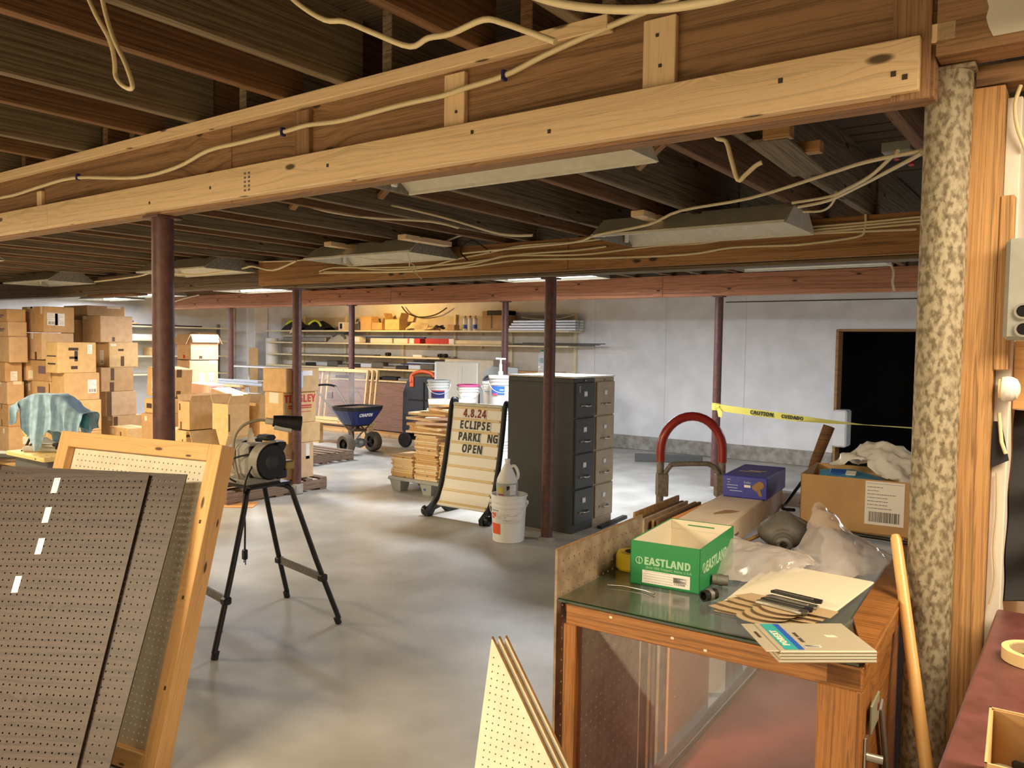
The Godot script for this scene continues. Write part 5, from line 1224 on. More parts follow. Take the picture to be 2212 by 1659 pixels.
func wheel(t: Node3D, at: Vector3, r: float, w: float) -> void:  # axle along z
	var xf := Transform3D(Basis(Vector3.RIGHT, PI / 2), at)
	var m := MB.new()
	m.lathe([Vector2(r * 0.55, -w * 0.42), Vector2(r * 0.86, -w * 0.5), Vector2(r * 0.97, -w * 0.36), Vector2(r, -w * 0.15), Vector2(r, w * 0.15), Vector2(r * 0.97, w * 0.36), Vector2(r * 0.86, w * 0.5), Vector2(r * 0.55, w * 0.42)], 26, xf)
	var o := part(m, "tyre", "tyre", t)
	m = MB.new()
	m.lathe([Vector2(0.0, -w * 0.3), Vector2(r * 0.2, -w * 0.3), Vector2(r * 0.22, -w * 0.15), Vector2(r * 0.56, -w * 0.2), Vector2(r * 0.56, w * 0.2), Vector2(r * 0.22, w * 0.15), Vector2(r * 0.2, w * 0.42), Vector2(0, w * 0.42)], 20, xf)
	part(m, "rim", "black_metal", o)

func build_spreader() -> void:
	var t := thing("broadcast_spreader", "push spreader with a navy hopper, black rim and two knobby tyres", "spreader", V(-8.38, 0, -7.86), 0.0)
	t.scale = Vector3.ONE * 0.95
	for s: float in [-1.0, 1.0]: wheel(t, V(0.05, 0.15, s * 0.27), 0.15, 0.13)
	var m := MB.new()
	var bot := []; var top := []; var rim := []
	for k in 24:
		var a := TAU * k / 24
		var e := V(signf(cos(a)) * pow(absf(cos(a)), 0.5), 0, signf(sin(a)) * pow(absf(sin(a)), 0.5))
		bot.append(V(e.x * 0.16, 0.43, e.z * 0.19)); top.append(V(e.x * 0.27, 0.64, e.z * 0.33)); rim.append(V(e.x * 0.285, 0.70, e.z * 0.345))
	for k in 24:
		var j := (k + 1) % 24
		m.quad(bot[j], bot[k], top[k], top[j])
		m.quad(top[k] * V(0.95, 1, 0.95), bot[k] * V(0.9, 1.02, 0.9), bot[j] * V(0.9, 1.02, 0.9), top[j] * V(0.95, 1, 0.95))
		m.tri(bot[k], bot[j], V(0, 0.43, 0))
	var h := part(m, "hopper", "navy", t)
	m = MB.new()
	for k in 24:
		var j := (k + 1) % 24
		m.quad(top[j], top[k], rim[k], rim[j]); m.quad(rim[j], rim[k], rim[k] * V(0.92, 1, 0.92), rim[j] * V(0.92, 1, 0.92)); m.quad(top[k] * V(0.94, 1, 0.94), top[j] * V(0.94, 1, 0.94), rim[j] * V(0.92, 1, 0.92), rim[k] * V(0.92, 1, 0.92))
	part(m, "rim_band", "black", h)
	part(mb1(V(0, 0.672, 0), V(0.44, 0.01, 0.52), 0.004), "cover_screen", "hardboard_dark", h)
	lettering(t, "printed_lettering", "CHAPIN", 0.05, "white", V(0.262, 0.58, 0.08), V(0, 0, -1), V(0.45, 1, 0), null, 0.002)
	part(mb1(V(0, 0.43, 0), V(0.24, 0.05, 0.30), 0.01), "gate_plate", "black", t)
	m = MB.new(); m.lathe([Vector2(0, 0.33), Vector2(0.14, 0.33), Vector2(0.14, 0.345), Vector2(0.03, 0.35), Vector2(0.03, 0.42), Vector2(0, 0.42)], 20)
	part(m, "spinner_disc", "hardboard_dark", t)
	m = MB.new(); m.tube([V(0.05, 0.15, -0.31), V(0.05, 0.15, 0.31)], 0.012, 10)
	m.lathe([Vector2(0, -0.06), Vector2(0.06, -0.06), Vector2(0.075, 0), Vector2(0.06, 0.06), Vector2(0, 0.06)], 16, Transform3D(Basis(Vector3.RIGHT, PI / 2), V(0.05, 0.15, 0)))
	part(m, "axle", "steel_dull", t)
	m = MB.new()
	for s: float in [-1.0, 1.0]:
		m.tube(smooth_path([V(0.05, 0.15, s * 0.14), V(0.02, 0.30, s * 0.14), V(-0.1, 0.40, s * 0.15), V(-0.35, 0.62, s * 0.17), V(-0.72, 0.95, s * 0.2)]), 0.013, 8)
		m.tube(smooth_path([V(0.1, 0.4, s * 0.13), V(-0.12, 0.22, s * 0.13), V(-0.28, 0.03, s * 0.12), V(-0.36, 0.02, s * 0.12)]), 0.011, 8)
	m.tube([V(-0.28, 0.03, -0.12), V(-0.28, 0.03, 0.12)], 0.011, 8)
	part(m, "frame_tubes", "truck_grey", t)
	m = MB.new(); m.tube(smooth_path([V(-0.72, 0.95, -0.22), V(-0.76, 0.98, -0.1), V(-0.76, 0.98, 0.1), V(-0.72, 0.95, 0.22)]), 0.017, 8)
	part(m, "handlebar", "black", t)
	part(mb1(V(-0.55, 0.84, 0.05), V(0.12, 0.10, 0.02), 0.006), "lever_plate", "truck_grey", t)

# ---------- foreground, left ----------
func build_saw() -> void:
	var t := thing("saw_stand", "small table with a yellowed plywood top on dark legs, left of the framed pegboard", "table", V(-5.83, 0, -2.72))
	part(mb1(V(0, 0.755, 0), V(0.56, 0.03, 0.58), 0.004), "plywood_top", "ply_yellow", t)
	part(mb1(V(0, 0.69, 0), V(0.48, 0.10, 0.50), 0.006), "apron", "grey_dark", t)
	for x: float in [-1.0, 1.0]:
		for z: float in [-1.0, 1.0]: board(t, "leg", "grey_dark", V(x * 0.24, 0, z * 0.25), V(x * 0.215, 0.74, z * 0.225), 0.045, 0.045)
	var s := thing("miter_saw", "miter saw with a pale yellow guard and grey fence under the blue cloth", "saw", V(-5.85, 0.77, -2.68), 0.62)
	part(mb1(V(0.02, 0.02, 0.02), V(0.46, 0.04, 0.20), 0.012), "base_casting", "cast_grey", s)
	var m := MB.new()
	m.prism(PackedVector2Array([Vector2(-0.04, 0.03), Vector2(0.30, 0.03), Vector2(0.30, 0.10), Vector2(0.12, 0.10), Vector2(0.05, 0.06), Vector2(-0.04, 0.045)]), 0.014, Transform3D(Basis.IDENTITY, V(0.02, 0.01, -0.02)))
	m.prism(PackedVector2Array([Vector2(0.04, 0.03), Vector2(-0.26, 0.03), Vector2(-0.26, 0.08), Vector2(-0.1, 0.08), Vector2(-0.05, 0.05)]), 0.014, Transform3D(Basis.IDENTITY, V(-0.02, 0.01, -0.02)))
	part(m, "fence", "grey_light", s)
	m = MB.new(); m.lathe([Vector2(0, 0.04), Vector2(0.13, 0.04), Vector2(0.13, 0.055), Vector2(0, 0.055)], 24)
	part(m, "turntable", "cast_grey", s)
	m = MB.new()
	for k in 14:
		var a0 := PI * (0.05 + k / 14.0 * 1.2); var a1 := PI * (0.05 + (k + 1) / 14.0 * 1.2)
		for z: float in [-0.035, 0.035]:
			m.oq(V(-0.2, 0.15, 0), V(-0.14, 0.18, z), V(-0.14 + cos(a0) * 0.12, 0.18 + sin(a0) * 0.12, z), V(-0.14 + cos((a0 + a1) * 0.5) * 0.121, 0.18 + sin((a0 + a1) * 0.5) * 0.121, z), V(-0.14 + cos(a1) * 0.12, 0.18 + sin(a1) * 0.12, z))
		m.quad(V(-0.14 + cos(a0) * 0.12, 0.18 + sin(a0) * 0.12, 0.035), V(-0.14 + cos(a0) * 0.12, 0.18 + sin(a0) * 0.12, -0.035), V(-0.14 + cos(a1) * 0.12, 0.18 + sin(a1) * 0.12, -0.035), V(-0.14 + cos(a1) * 0.12, 0.18 + sin(a1) * 0.12, 0.035))
	part(m, "blade_guard", "yellow_pale", s)
	m = MB.new()
	m.tube(smooth_path([V(-0.19, 0.1, 0.04), V(-0.22, 0.02, 0.06), V(-0.24, -0.0, 0.07)]), 0.008, 6)
	m.tube([V(-0.12, 0.12, 0.04), V(-0.2, 0.01, 0.08)], 0.007, 6)
	part(m, "guard_link", "black", s)
	m = MB.new(); m.lathe([Vector2(0, -0.09), Vector2(0.05, -0.09), Vector2(0.055, 0.06), Vector2(0.04, 0.09), Vector2(0, 0.09)], 18, Transform3D(Basis(Vector3.RIGHT, PI / 2), V(0.0, 0.24, -0.03)).scaled_local(Vector3(0.7, 0.7, 0.7)))
	m.tube([V(-0.14, 0.18, -0.02), V(0.02, 0.25, -0.02), V(0.16, 0.21, -0.04)], 0.028, 10)
	part(m, "motor", "charcoal", s)
	m = MB.new(); m.cbox(V(0.06, 0.062, 0.16), V(0.045, 0.025, 0.045), 0.008); m.tube([V(0.06, 0.03, 0.16), V(0.06, 0.055, 0.16)], 0.01, 8)
	part(m, "lock_knob", "black", s)
	part(mb1(V(-0.17, 0.31, -0.01), V(0.06, 0.05, 0.05), 0.012), "trigger_grip", "red_mark", s)
	# pale blue cloth thrown over the saw head: u along the saw, v from the front hem over the top to the back hem
	var rows := []
	var hump := func(u: float) -> float: return lerpf(0.33, 0.40, smoothstep(-0.24, -0.12, u)) - 0.13 * smoothstep(0.04, 0.25, u)
	for i in 29:
		var v := i / 28.0 * 2.0 - 1.0
		var l := []
		for j in 41:
			var u := -0.245 + j / 40.0 * 0.49
			var top: float = hump.call(u)
			var hem := 0.17 + 0.05 * sin(u * 31.0) + 0.02 * sin(u * 67.0 + 1.0) - 0.06 * exp(-pow((u + 0.07) / 0.05, 2.0)) + (0.13 if u < -0.165 else 0.0)
			var a := absf(v)
			var y := top - (top - hem) * pow(clampf((a - 0.28) / 0.72, 0.0, 1.0), 1.15) - 0.05 * a * a
			var z := -signf(v) * (0.09 * sqrt(clampf(a / 0.4, 0.0, 1.0)) + 0.035 * a)
			var fold := (0.014 * sin(u * 58.0 + v * 1.5) + 0.008 * sin(u * 131.0 + 2.0)) * clampf(a * 1.6, 0.15, 1.0)
			l.append(V(u + 0.008 * sin(v * 7.0 + u * 20.0), y + fold * 0.3, z - signf(v) * fold))
		rows.append(l)
	m = MB.new(); m.grid(rows, 0.003)
	solo(m, "draped_cloth", "cloth_blue", "pale blue cloth draped in folds over the miter saw", "cloth", V(-5.85, 0.772, -2.64), 0.62)
	m = MB.new(); m.grid([[V(-0.03, 0.03, 0.03), V(0.0, 0.05, 0.03), V(0.03, 0.03, 0.02)], [V(-0.035, 0.0, 0.035), V(0.0, 0.01, 0.05), V(0.03, -0.01, 0.035)], [V(-0.02, -0.035, 0.02), V(0.0, -0.04, 0.03), V(0.025, -0.05, 0.02)]], 0.006)
	part(m, "teal_glove", "cloth_teal", get_child(-1)).position = V(0.24, 0.21, 0.03)
	for k in 4: solo(mb1(V(0, 0.02, 0), V(0.9, 0.035, 0.14), 0.004), "timber_offcut", ["pallet_wood", "pale_wood", "pallet_wood", "grey_dark"][k], ["lowest", "second", "third", "topmost"][k] + " timber offcut in the low pile left of the saw table", "timber", V(-7.4 + 0.03 * k, 0.45 + 0.038 * k, -3.0 + 0.03 * k), 0.2 * k - 0.1)
	t = thing("low_crate", "low dark crate under the timber offcuts left of the saw table", "crate", V(-7.4, 0, -3.0))
	for q: Array in [[0, 0.0, 0.32, 0.8, 0.024], [0, 0.0, -0.32, 0.8, 0.024], [0.4, 0.0, 0, 0.024, 0.62], [-0.4, 0.0, 0, 0.024, 0.62]]:
		for k in 3: part(mb1(V(q[0], 0.08 + k * 0.145, q[2]), V(q[3], 0.13, q[4]), 0.003), "slat", "pallet_wood", t)

func build_grinder() -> void:
	var t := thing("grinder_stand", "black tubular four-legged stand carrying the bench grinder", "stand", V(-3.67, 0, -2.69))
	var F := [V(0.254, 0, 0.421), V(0.345, 0, -0.297), V(-0.25, 0, -0.416), V(-0.34, 0, 0.30)]
	var U := [V(0.10, 0.78, 0.115), V(0.115, 0.78, -0.10), V(-0.09, 0.78, -0.115), V(-0.11, 0.78, 0.10)]
	var pt := func(i: int, f: float) -> Vector3: return F[i].lerp(V(U[i].x * 1.35, 0.72, U[i].z * 1.35), f)
	for i in 4:
		var m := MB.new()
		m.tube(smooth_path([F[i] + V(0, 0.03, 0), pt.call(i, 0.5), pt.call(i, 0.96), V(U[i].x * 1.2, 0.765, U[i].z * 1.2), V(U[i].x * 0.7, 0.782, U[i].z * 0.7)], 3), 0.0145, 10)
		var l := part(m, "leg", "black_metal", t)
		m = MB.new(); m.tube([F[i] + V(0, 0.001, 0), F[i].lerp(pt.call(i, 0.1), 0.55)], 0.018, 10)
		part(m, "rubber_foot", "black", l)
	for q: Array in [[1, 2], [0, 3]]:
		var a: Vector3 = pt.call(q[0], 0.36); var b: Vector3 = pt.call(q[1], 0.36)
		board(t, "brace", "truck_grey", a, b, 0.045, 0.012)
		for e: Vector3 in [a, b]: part(mb1(e, V(0.045, 0.04, 0.045), 0.008), "bolt_clamp", "black_metal", t)
	part(mb1(V(0, 0.79, 0), V(0.30, 0.016, 0.26), 0.004), "top_plate", "black_metal", t)
	var g := thing("bench_grinder", "cream and black bench grinder with two wheel guards and a goose-neck lamp", "grinder", V(-3.67, 0.798, -2.69))
	part(mb1(V(-0.01, 0.014, 0.02), V(0.24, 0.028, 0.22), 0.006), "base_plate", "cast_grey", g)
	var m := MB.new()
	m.cbox(V(-0.01, 0.115, 0.01), V(0.135, 0.19, 0.15), 0.03)
	part(m, "motor_body", "cast_grey", g)
	part(mb1(V(0.052, 0.115, 0.01), V(0.012, 0.17, 0.13), 0.02), "motor_end", "black", g)
	for s: float in [-1.0, 1.0]:
		var xc := s * 0.105
		var xf := Transform3D(Basis(Vector3.BACK, -PI / 2), V(xc, 0.115, -0.01))
		m = MB.new(); m.lathe([Vector2(0, -0.032), Vector2(0.09, -0.032), Vector2(0.096, -0.024), Vector2(0.096, 0.024), Vector2(0.09, 0.032), Vector2(0, 0.032)], 28, xf)
		var w := part(m, "wheel_cover", "black", g)
		m = MB.new(); m.lathe([Vector2(0, 0.030), Vector2(0.045, 0.033), Vector2(0.03, 0.042), Vector2(0, 0.044)], 20, xf)
		part(m, "hub_cap", "charcoal", w)
		# pale guard strip round the back and over the top, reaching forward to the eye shield
		var p := []
		for k in 13:
			var a := deg_to_rad(-110.0 + k * 16.0)   # from below the back, over the top
			p.append(V(xc, 0.115 + sin(a + PI * 0.5) * -0.1 * -1.0, -0.01 + cos(a + PI * 0.5) * -0.1 * -1.0))
		var lo := []; var hi := []
		for k in 15:
			var a := deg_to_rad(230.0 - k * 10.5 - 90.0)
			var q := V(0, sin(a) * 0.1, cos(a) * 0.1)
			lo.append(V(xc - 0.036, 0.115, -0.01) + q); hi.append(V(xc + 0.036, 0.115, -0.01) + q)
		lo = []; hi = []
		for k in 16:
			var a := deg_to_rad(-50.0 + k * 10.0)      # 0 = towards +z (back), 90 = up
			var q := V(0, sin(a) * 0.100, cos(a) * 0.100)
			if k == 15: q = V(0, 0.105, -0.085)
			lo.append(V(xc - 0.036, 0.115, -0.01) + q); hi.append(V(xc + 0.036, 0.115, -0.01) + q)
		m = MB.new(); m.grid([lo, hi], 0.004)
		part(m, "wheel_guard", "cast_grey", g)
		m = MB.new(); m.prism(PackedVector2Array([Vector2(-0.01, 0.05), Vector2(0.06, 0.105), Vector2(0.095, 0.10), Vector2(0.10, 0.085), Vector2(0.06, 0.02)]), 0.05, Transform3D(Basis(Vector3.FORWARD, Vector3.UP, Vector3.RIGHT), V(xc, 0.115, -0.01)))
		part(m, "eye_shield", "black", g)
		part(mb1(V(xc, 0.085, -0.135), V(0.06, 0.05, 0.06), 0.008), "tool_rest", "brass_dull", g)
		part(mb1(V(xc, 0.04, -0.09), V(0.03, 0.05, 0.07), 0.006), "rest_bracket", "black_metal", g)
	m = MB.new()
	m.tube(smooth_path([V(0.02, 0.02, 0.115), V(-0.01, 0.12, 0.12), V(-0.02, 0.24, 0.115), V(0.0, 0.31, 0.07), V(0.04, 0.335, 0.0), V(0.07, 0.33, -0.03)]), 0.008, 8)
	part(m, "goose_neck", "goose", g)
	m = MB.new(); m.tube([V(0.06, 0.332, -0.025), V(0.09, 0.325, -0.06)], 0.018, 10)
	part(m, "lamp_socket", "beige_plastic", g)
	var lx := V(0.55, -0.12, -0.83).normalized()
	m = MB.new(); m.tube([V(0.085, 0.33, -0.055), V(0.085, 0.33, -0.055) + lx * 0.05, V(0.085, 0.33, -0.055) + lx * 0.15], 0.030, 14, 0.042)
	part(m, "lamp_shade", "black", g)
	m = MB.new(); m.tube([V(0.09, 0.305, -0.06), V(0.09, 0.295, -0.06) + lx * 0.09], 0.022, 10)
	part(m, "lamp_bulb", "grey_light", g)
	m = MB.new(); m.prism(PackedVector2Array([Vector2(-0.03, 0.2), Vector2(0.02, 0.2), Vector2(-0.005, 0.29), Vector2(-0.02, 0.285)]), 0.006, Transform3D(Basis(Vector3.UP, 0.9), V(-0.02, 0.0, 0.0)))
	part(m, "shield_flap", "beige_plastic", g)
	m = MB.new(); m.cbox(V(0.02, 0.235, -0.06), V(0.10, 0.03, 0.07), 0.012)
	part(m, "tray_lid", "green_box", g).material_override = M["charcoal"]
	m = MB.new()
	m.tube(smooth_path([V(0.06, 0.16, 0.07), V(0.0, 0.13, 0.15), V(-0.02, 0.05, 0.16), V(0.03, 0.015, 0.14)]), 0.005, 7)
	m.tube(smooth_path([V(0.10, 0.10, 0.09), V(0.115, 0.03, 0.14), V(0.12, -0.06, 0.155), V(0.115, -0.2, 0.145), V(0.12, -0.33, 0.15)]), 0.005, 7)
	m.cbox(V(0.12, -0.355, 0.15), V(0.03, 0.055, 0.024), 0.006)
	m.cbox(V(0.126, -0.395, 0.15), V(0.002, 0.03, 0.006), 0.0006); m.cbox(V(0.114, -0.39, 0.15), V(0.002, 0.02, 0.006), 0.0006)
	part(m, "power_cord", "cable_black", g)
	solo(mb1(V(0, 0.004, 0), V(0.02, 0.008, 0.045), 0.003), "scrap", "cork_wood", "small brown scrap on the floor beside the grinder stand", "scrap", V(-3.72, 0, -2.5), 0.4)

# perforated board: x from -w to 0, y from 0 to h, thickness t; real holes
func pegboard_mb(w: float, h: float, t: float, pitch: float, r: float, x0 := 0.0, poly := PackedVector2Array()) -> MB:
	var m := MB.new()
	var nx := int((w - 0.5 * pitch) / pitch); var ny := int((h - 0.5 * pitch) / pitch)
	var mx := (w - nx * pitch) * 0.5; var my := (h - ny * pitch) * 0.5
	var zf := t * 0.5
	var ring := []; var sq := []
	for k in 8:
		var a := TAU * k / 8.0
		ring.append(Vector2(cos(a), sin(a)) * r)
		var c := cos(a); var s := sin(a)
		sq.append(Vector2(c, s) / maxf(absf(c), absf(s)) * pitch * 0.5)
	var rect := func(a: Vector2, b: Vector2) -> void:
		m.quad(V(a.x, a.y, zf), V(b.x, a.y, zf), V(b.x, b.y, zf), V(a.x, b.y, zf))
		m.quad(V(b.x, a.y, -zf), V(a.x, a.y, -zf), V(a.x, b.y, -zf), V(b.x, b.y, -zf))
	if poly.is_empty():
		rect.call(Vector2(-w, 0), Vector2(0, my)); rect.call(Vector2(-w, h - my), Vector2(0, h))
		rect.call(Vector2(-w, my), Vector2(-w + mx, h - my)); rect.call(Vector2(-mx, my), Vector2(0, h - my))
		var p := [V(-w, 0, 0), V(0, 0, 0), V(0, h, 0), V(-w, h, 0)]
		for i in 4:
			var z := V(0, 0, zf)
			m.quad(p[i] - z, p[(i + 1) % 4] - z, p[(i + 1) % 4] + z, p[i] + z)
	else:
		var q := poly
		if Geometry2D.is_polygon_clockwise(q): q.reverse()
		for i in q.size():
			var a := q[i]; var b := q[(i + 1) % q.size()]
			m.quad(V(a.x, a.y, -zf), V(b.x, b.y, -zf), V(b.x, b.y, zf), V(a.x, a.y, zf))
	for i in nx:
		for j in ny:
			var c := Vector2(-w + mx + (i + 0.5) * pitch, my + (j + 0.5) * pitch)
			if not poly.is_empty():
				var cell := PackedVector2Array([c + sq[5], c + sq[7], c + sq[1], c + sq[3]])
				var inside := true
				for e in cell: inside = inside and Geometry2D.is_point_in_polygon(e, poly)
				if not inside:
					for pc in Geometry2D.intersect_polygons(cell, poly):
						var ix := Geometry2D.triangulate_polygon(pc)
						for n in range(0, ix.size(), 3):
							var a := pc[ix[n]]; var b := pc[ix[n + 1]]; var d := pc[ix[n + 2]]
							if (b - a).cross(d - a) < 0.0:
								var sw := b; b = d; d = sw
							m.tri(V(a.x, a.y, zf), V(b.x, b.y, zf), V(d.x, d.y, zf)); m.tri(V(a.x, a.y, -zf), V(d.x, d.y, -zf), V(b.x, b.y, -zf))
					continue
			for k in 8:
				var k2 := (k + 1) % 8
				var a: Vector2 = c + ring[k]; var b: Vector2 = c + ring[k2]; var d: Vector2 = c + sq[k2]; var e: Vector2 = c + sq[k]
				m.quad(V(a.x, a.y, zf), V(e.x, e.y, zf), V(d.x, d.y, zf), V(b.x, b.y, zf))
				m.quad(V(b.x, b.y, -zf), V(d.x, d.y, -zf), V(e.x, e.y, -zf), V(a.x, a.y, -zf))
				m.quad(V(a.x, a.y, zf), V(b.x, b.y, zf), V(b.x, b.y, -zf), V(a.x, a.y, -zf))
	return m

func leaning(t: Node3D, foot: Vector3, top: Vector3, right: Vector3) -> void:
	var x := right.normalized()
	var y := top - foot; y = (y - x * y.dot(x)).normalized()
	t.transform = Transform3D(Basis(x, y, x.cross(y)), foot)

func build_pegboards() -> void:
	var R := V(0.983, 0, -0.18)
	var t := thing("framed_pegboard", "cream pegboard in a pine frame leaning behind the brown perforated boards", "pegboard")
	leaning(t, V(-2.634, 0.0, -1.533), V(-2.693, 1.149, -1.857), R)
	var H := 1.196
	part(pegboard_mb(0.80, H - 0.12, 0.005, 0.0254, 0.0034), "perforated_panel", "peg_white", t).position = V(-0.065, 0.06, 0.0)
	for x: float in [-0.0325, -0.9005]: board(t, "frame_stile", "frame_pine", V(x, 0, 0.0), V(x, H, 0.0), 0.075, 0.065, Vector3.BACK)
	for y: float in [0.0325, H - 0.0325]: board(t, "frame_rail", "frame_pine", V(-0.868, y, 0.0), V(-0.065, y, 0.0), 0.065, 0.075, Vector3.UP)
	for q: Array in [[-0.03, 0.9], [-0.035, 0.62], [-0.03, 0.3]]: part(mb1(V(q[0], q[1], 0.038), V(0.010, 0.014, 0.002), 0.0008), "knot", "ink", t)
	t = thing("perforated_board", "brown wood-print perforated board between the front one and the framed pegboard", "pegboard")
	leaning(t, V(-2.5241, 0.0000, -1.2424), V(-2.7560, 1.0510, -1.7190), V(0.8992, 0.0000, -0.4375))
	part(pegboard_mb(0.80, 1.177, 0.006, 0.0254, 0.0034), "perforated_panel", "walnut_print", t)
	t = thing("perforated_board", "frontmost brown wood-print perforated board with four white stickers, at the left edge", "pegboard")
	leaning(t, V(-2.6203, 0.0472, -1.2047), V(-2.8794, 1.0465, -1.6390), V(0.8910, 0.0343, -0.4527))
	part(pegboard_mb(1.22, 1.12, 0.006, 0.0254, 0.0034), "perforated_panel", "walnut_print", t)
	for q: Array in [[-0.380, 1.074], [-0.3805, 0.958], [-0.371, 0.839], [-0.42, 0.698]]: sticker(t, "white_sticker", "white", V(q[0], q[1], 0.0032), V(1, 0.06, 0), V(-0.02, 1, 0), 0.026, 0.06, 0.001)
	# three small-holed cream sheets with a slanting edge, leaning on the display case
	var N := ["front of three cream small-holed sheets leaning on the display case", "middle of three cream small-holed sheets leaning on the display case", "rear of three cream small-holed sheets leaning on the display case"]
	for k in 3:
		var o := k * 0.011
		t = thing("perforated_sheet", N[k], "pegboard", Vector3.ZERO, 0.0)
		leaning(t, V(-0.80 + o * 0.9, 0.0, -1.18 - o), V(-0.80 + o * 0.9, 0.95, -1.34 - o), V(1, 0, -0.05))
		var pg := PackedVector2Array([Vector2(-0.225, 0.0), Vector2(0.0, 0.0), Vector2(0.0, 0.715), Vector2(-0.195, 0.955)])
		var mb := pegboard_mb(0.24, 0.96, 0.006, 0.0145, 0.0019, 0.0, pg)
		part(mb, "perforated_panel", "peg_white", t)
		var edge := MB.new()
		edge.hexa([V(-0.196, 0.955, -0.0032), V(0.0004, 0.715, -0.0032), V(0.0004, 0.715, 0.0032), V(-0.196, 0.955, 0.0032), V(-0.1952, 0.9562, -0.0032), V(0.0012, 0.7162, -0.0032), V(0.0012, 0.7162, 0.0032), V(-0.1952, 0.9562, 0.0032)])
		part(edge, "raw_edge", "hardboard", t)
	# grey-brown sheet against the near left side of the case, and the bundle behind it
	t = thing("perforated_board", "grey-brown perforated board standing against the left side of the display case", "pegboard")
	leaning(t, V(-0.956, 0.0, -1.50), V(-0.956, 1.1, -1.50), V(0.0436, 0, 0.999))
	part(pegboard_mb(0.46, 1.10, 0.006, 0.0254, 0.0034), "perforated_panel", "peg_grey", t)
	part(mb1(V(-0.23, 1.1015, 0), V(0.46, 0.003, 0.0065), 0.0005), "raw_edge", "hardboard", t)
	for k in 7:
		t = thing("perforated_board", "%s sheet from the left in the upright bundle of perforated boards by the case" % ORD[k] if k < 6 else "rightmost orange-faced sheet of the upright bundle of perforated boards", "pegboard", Vector3.ZERO, 0.0, "upright bundle of perforated boards")
		var x := -1.125 + k * 0.021
		leaning(t, V(x, 0.0, -2.20 + 0.012 * (k % 3)), V(x + 0.004, 1.05, -2.20 + 0.012 * (k % 3)), V(0.0436, 0, 0.999))
		part(pegboard_mb(0.36, 1.05 - 0.008 * ((k * 2) % 3), 0.007, 0.0254, 0.003) if k in [0, 6] else mb1(V(-0.18, 0.52, 0), V(0.36, 1.04 - 0.008 * (k % 2), 0.009), 0.001), "perforated_panel", "orange_panel" if k == 6 else ["hardboard", "hardboard_dark", "peg_grey"][k % 3], t)

# ---------- the old display case and what lies on it ----------
const CASE_AT := Vector3(-0.942, 0.0, -1.49)
const CASE_YAW := 0.0436
const CW := 0.634
const CL := 1.70

func cw(x: float, y: float, z: float) -> Vector3:  # from the case's own axes to the room
	return CASE_AT + Basis(Vector3.UP, CASE_YAW) * V(x, y, z)

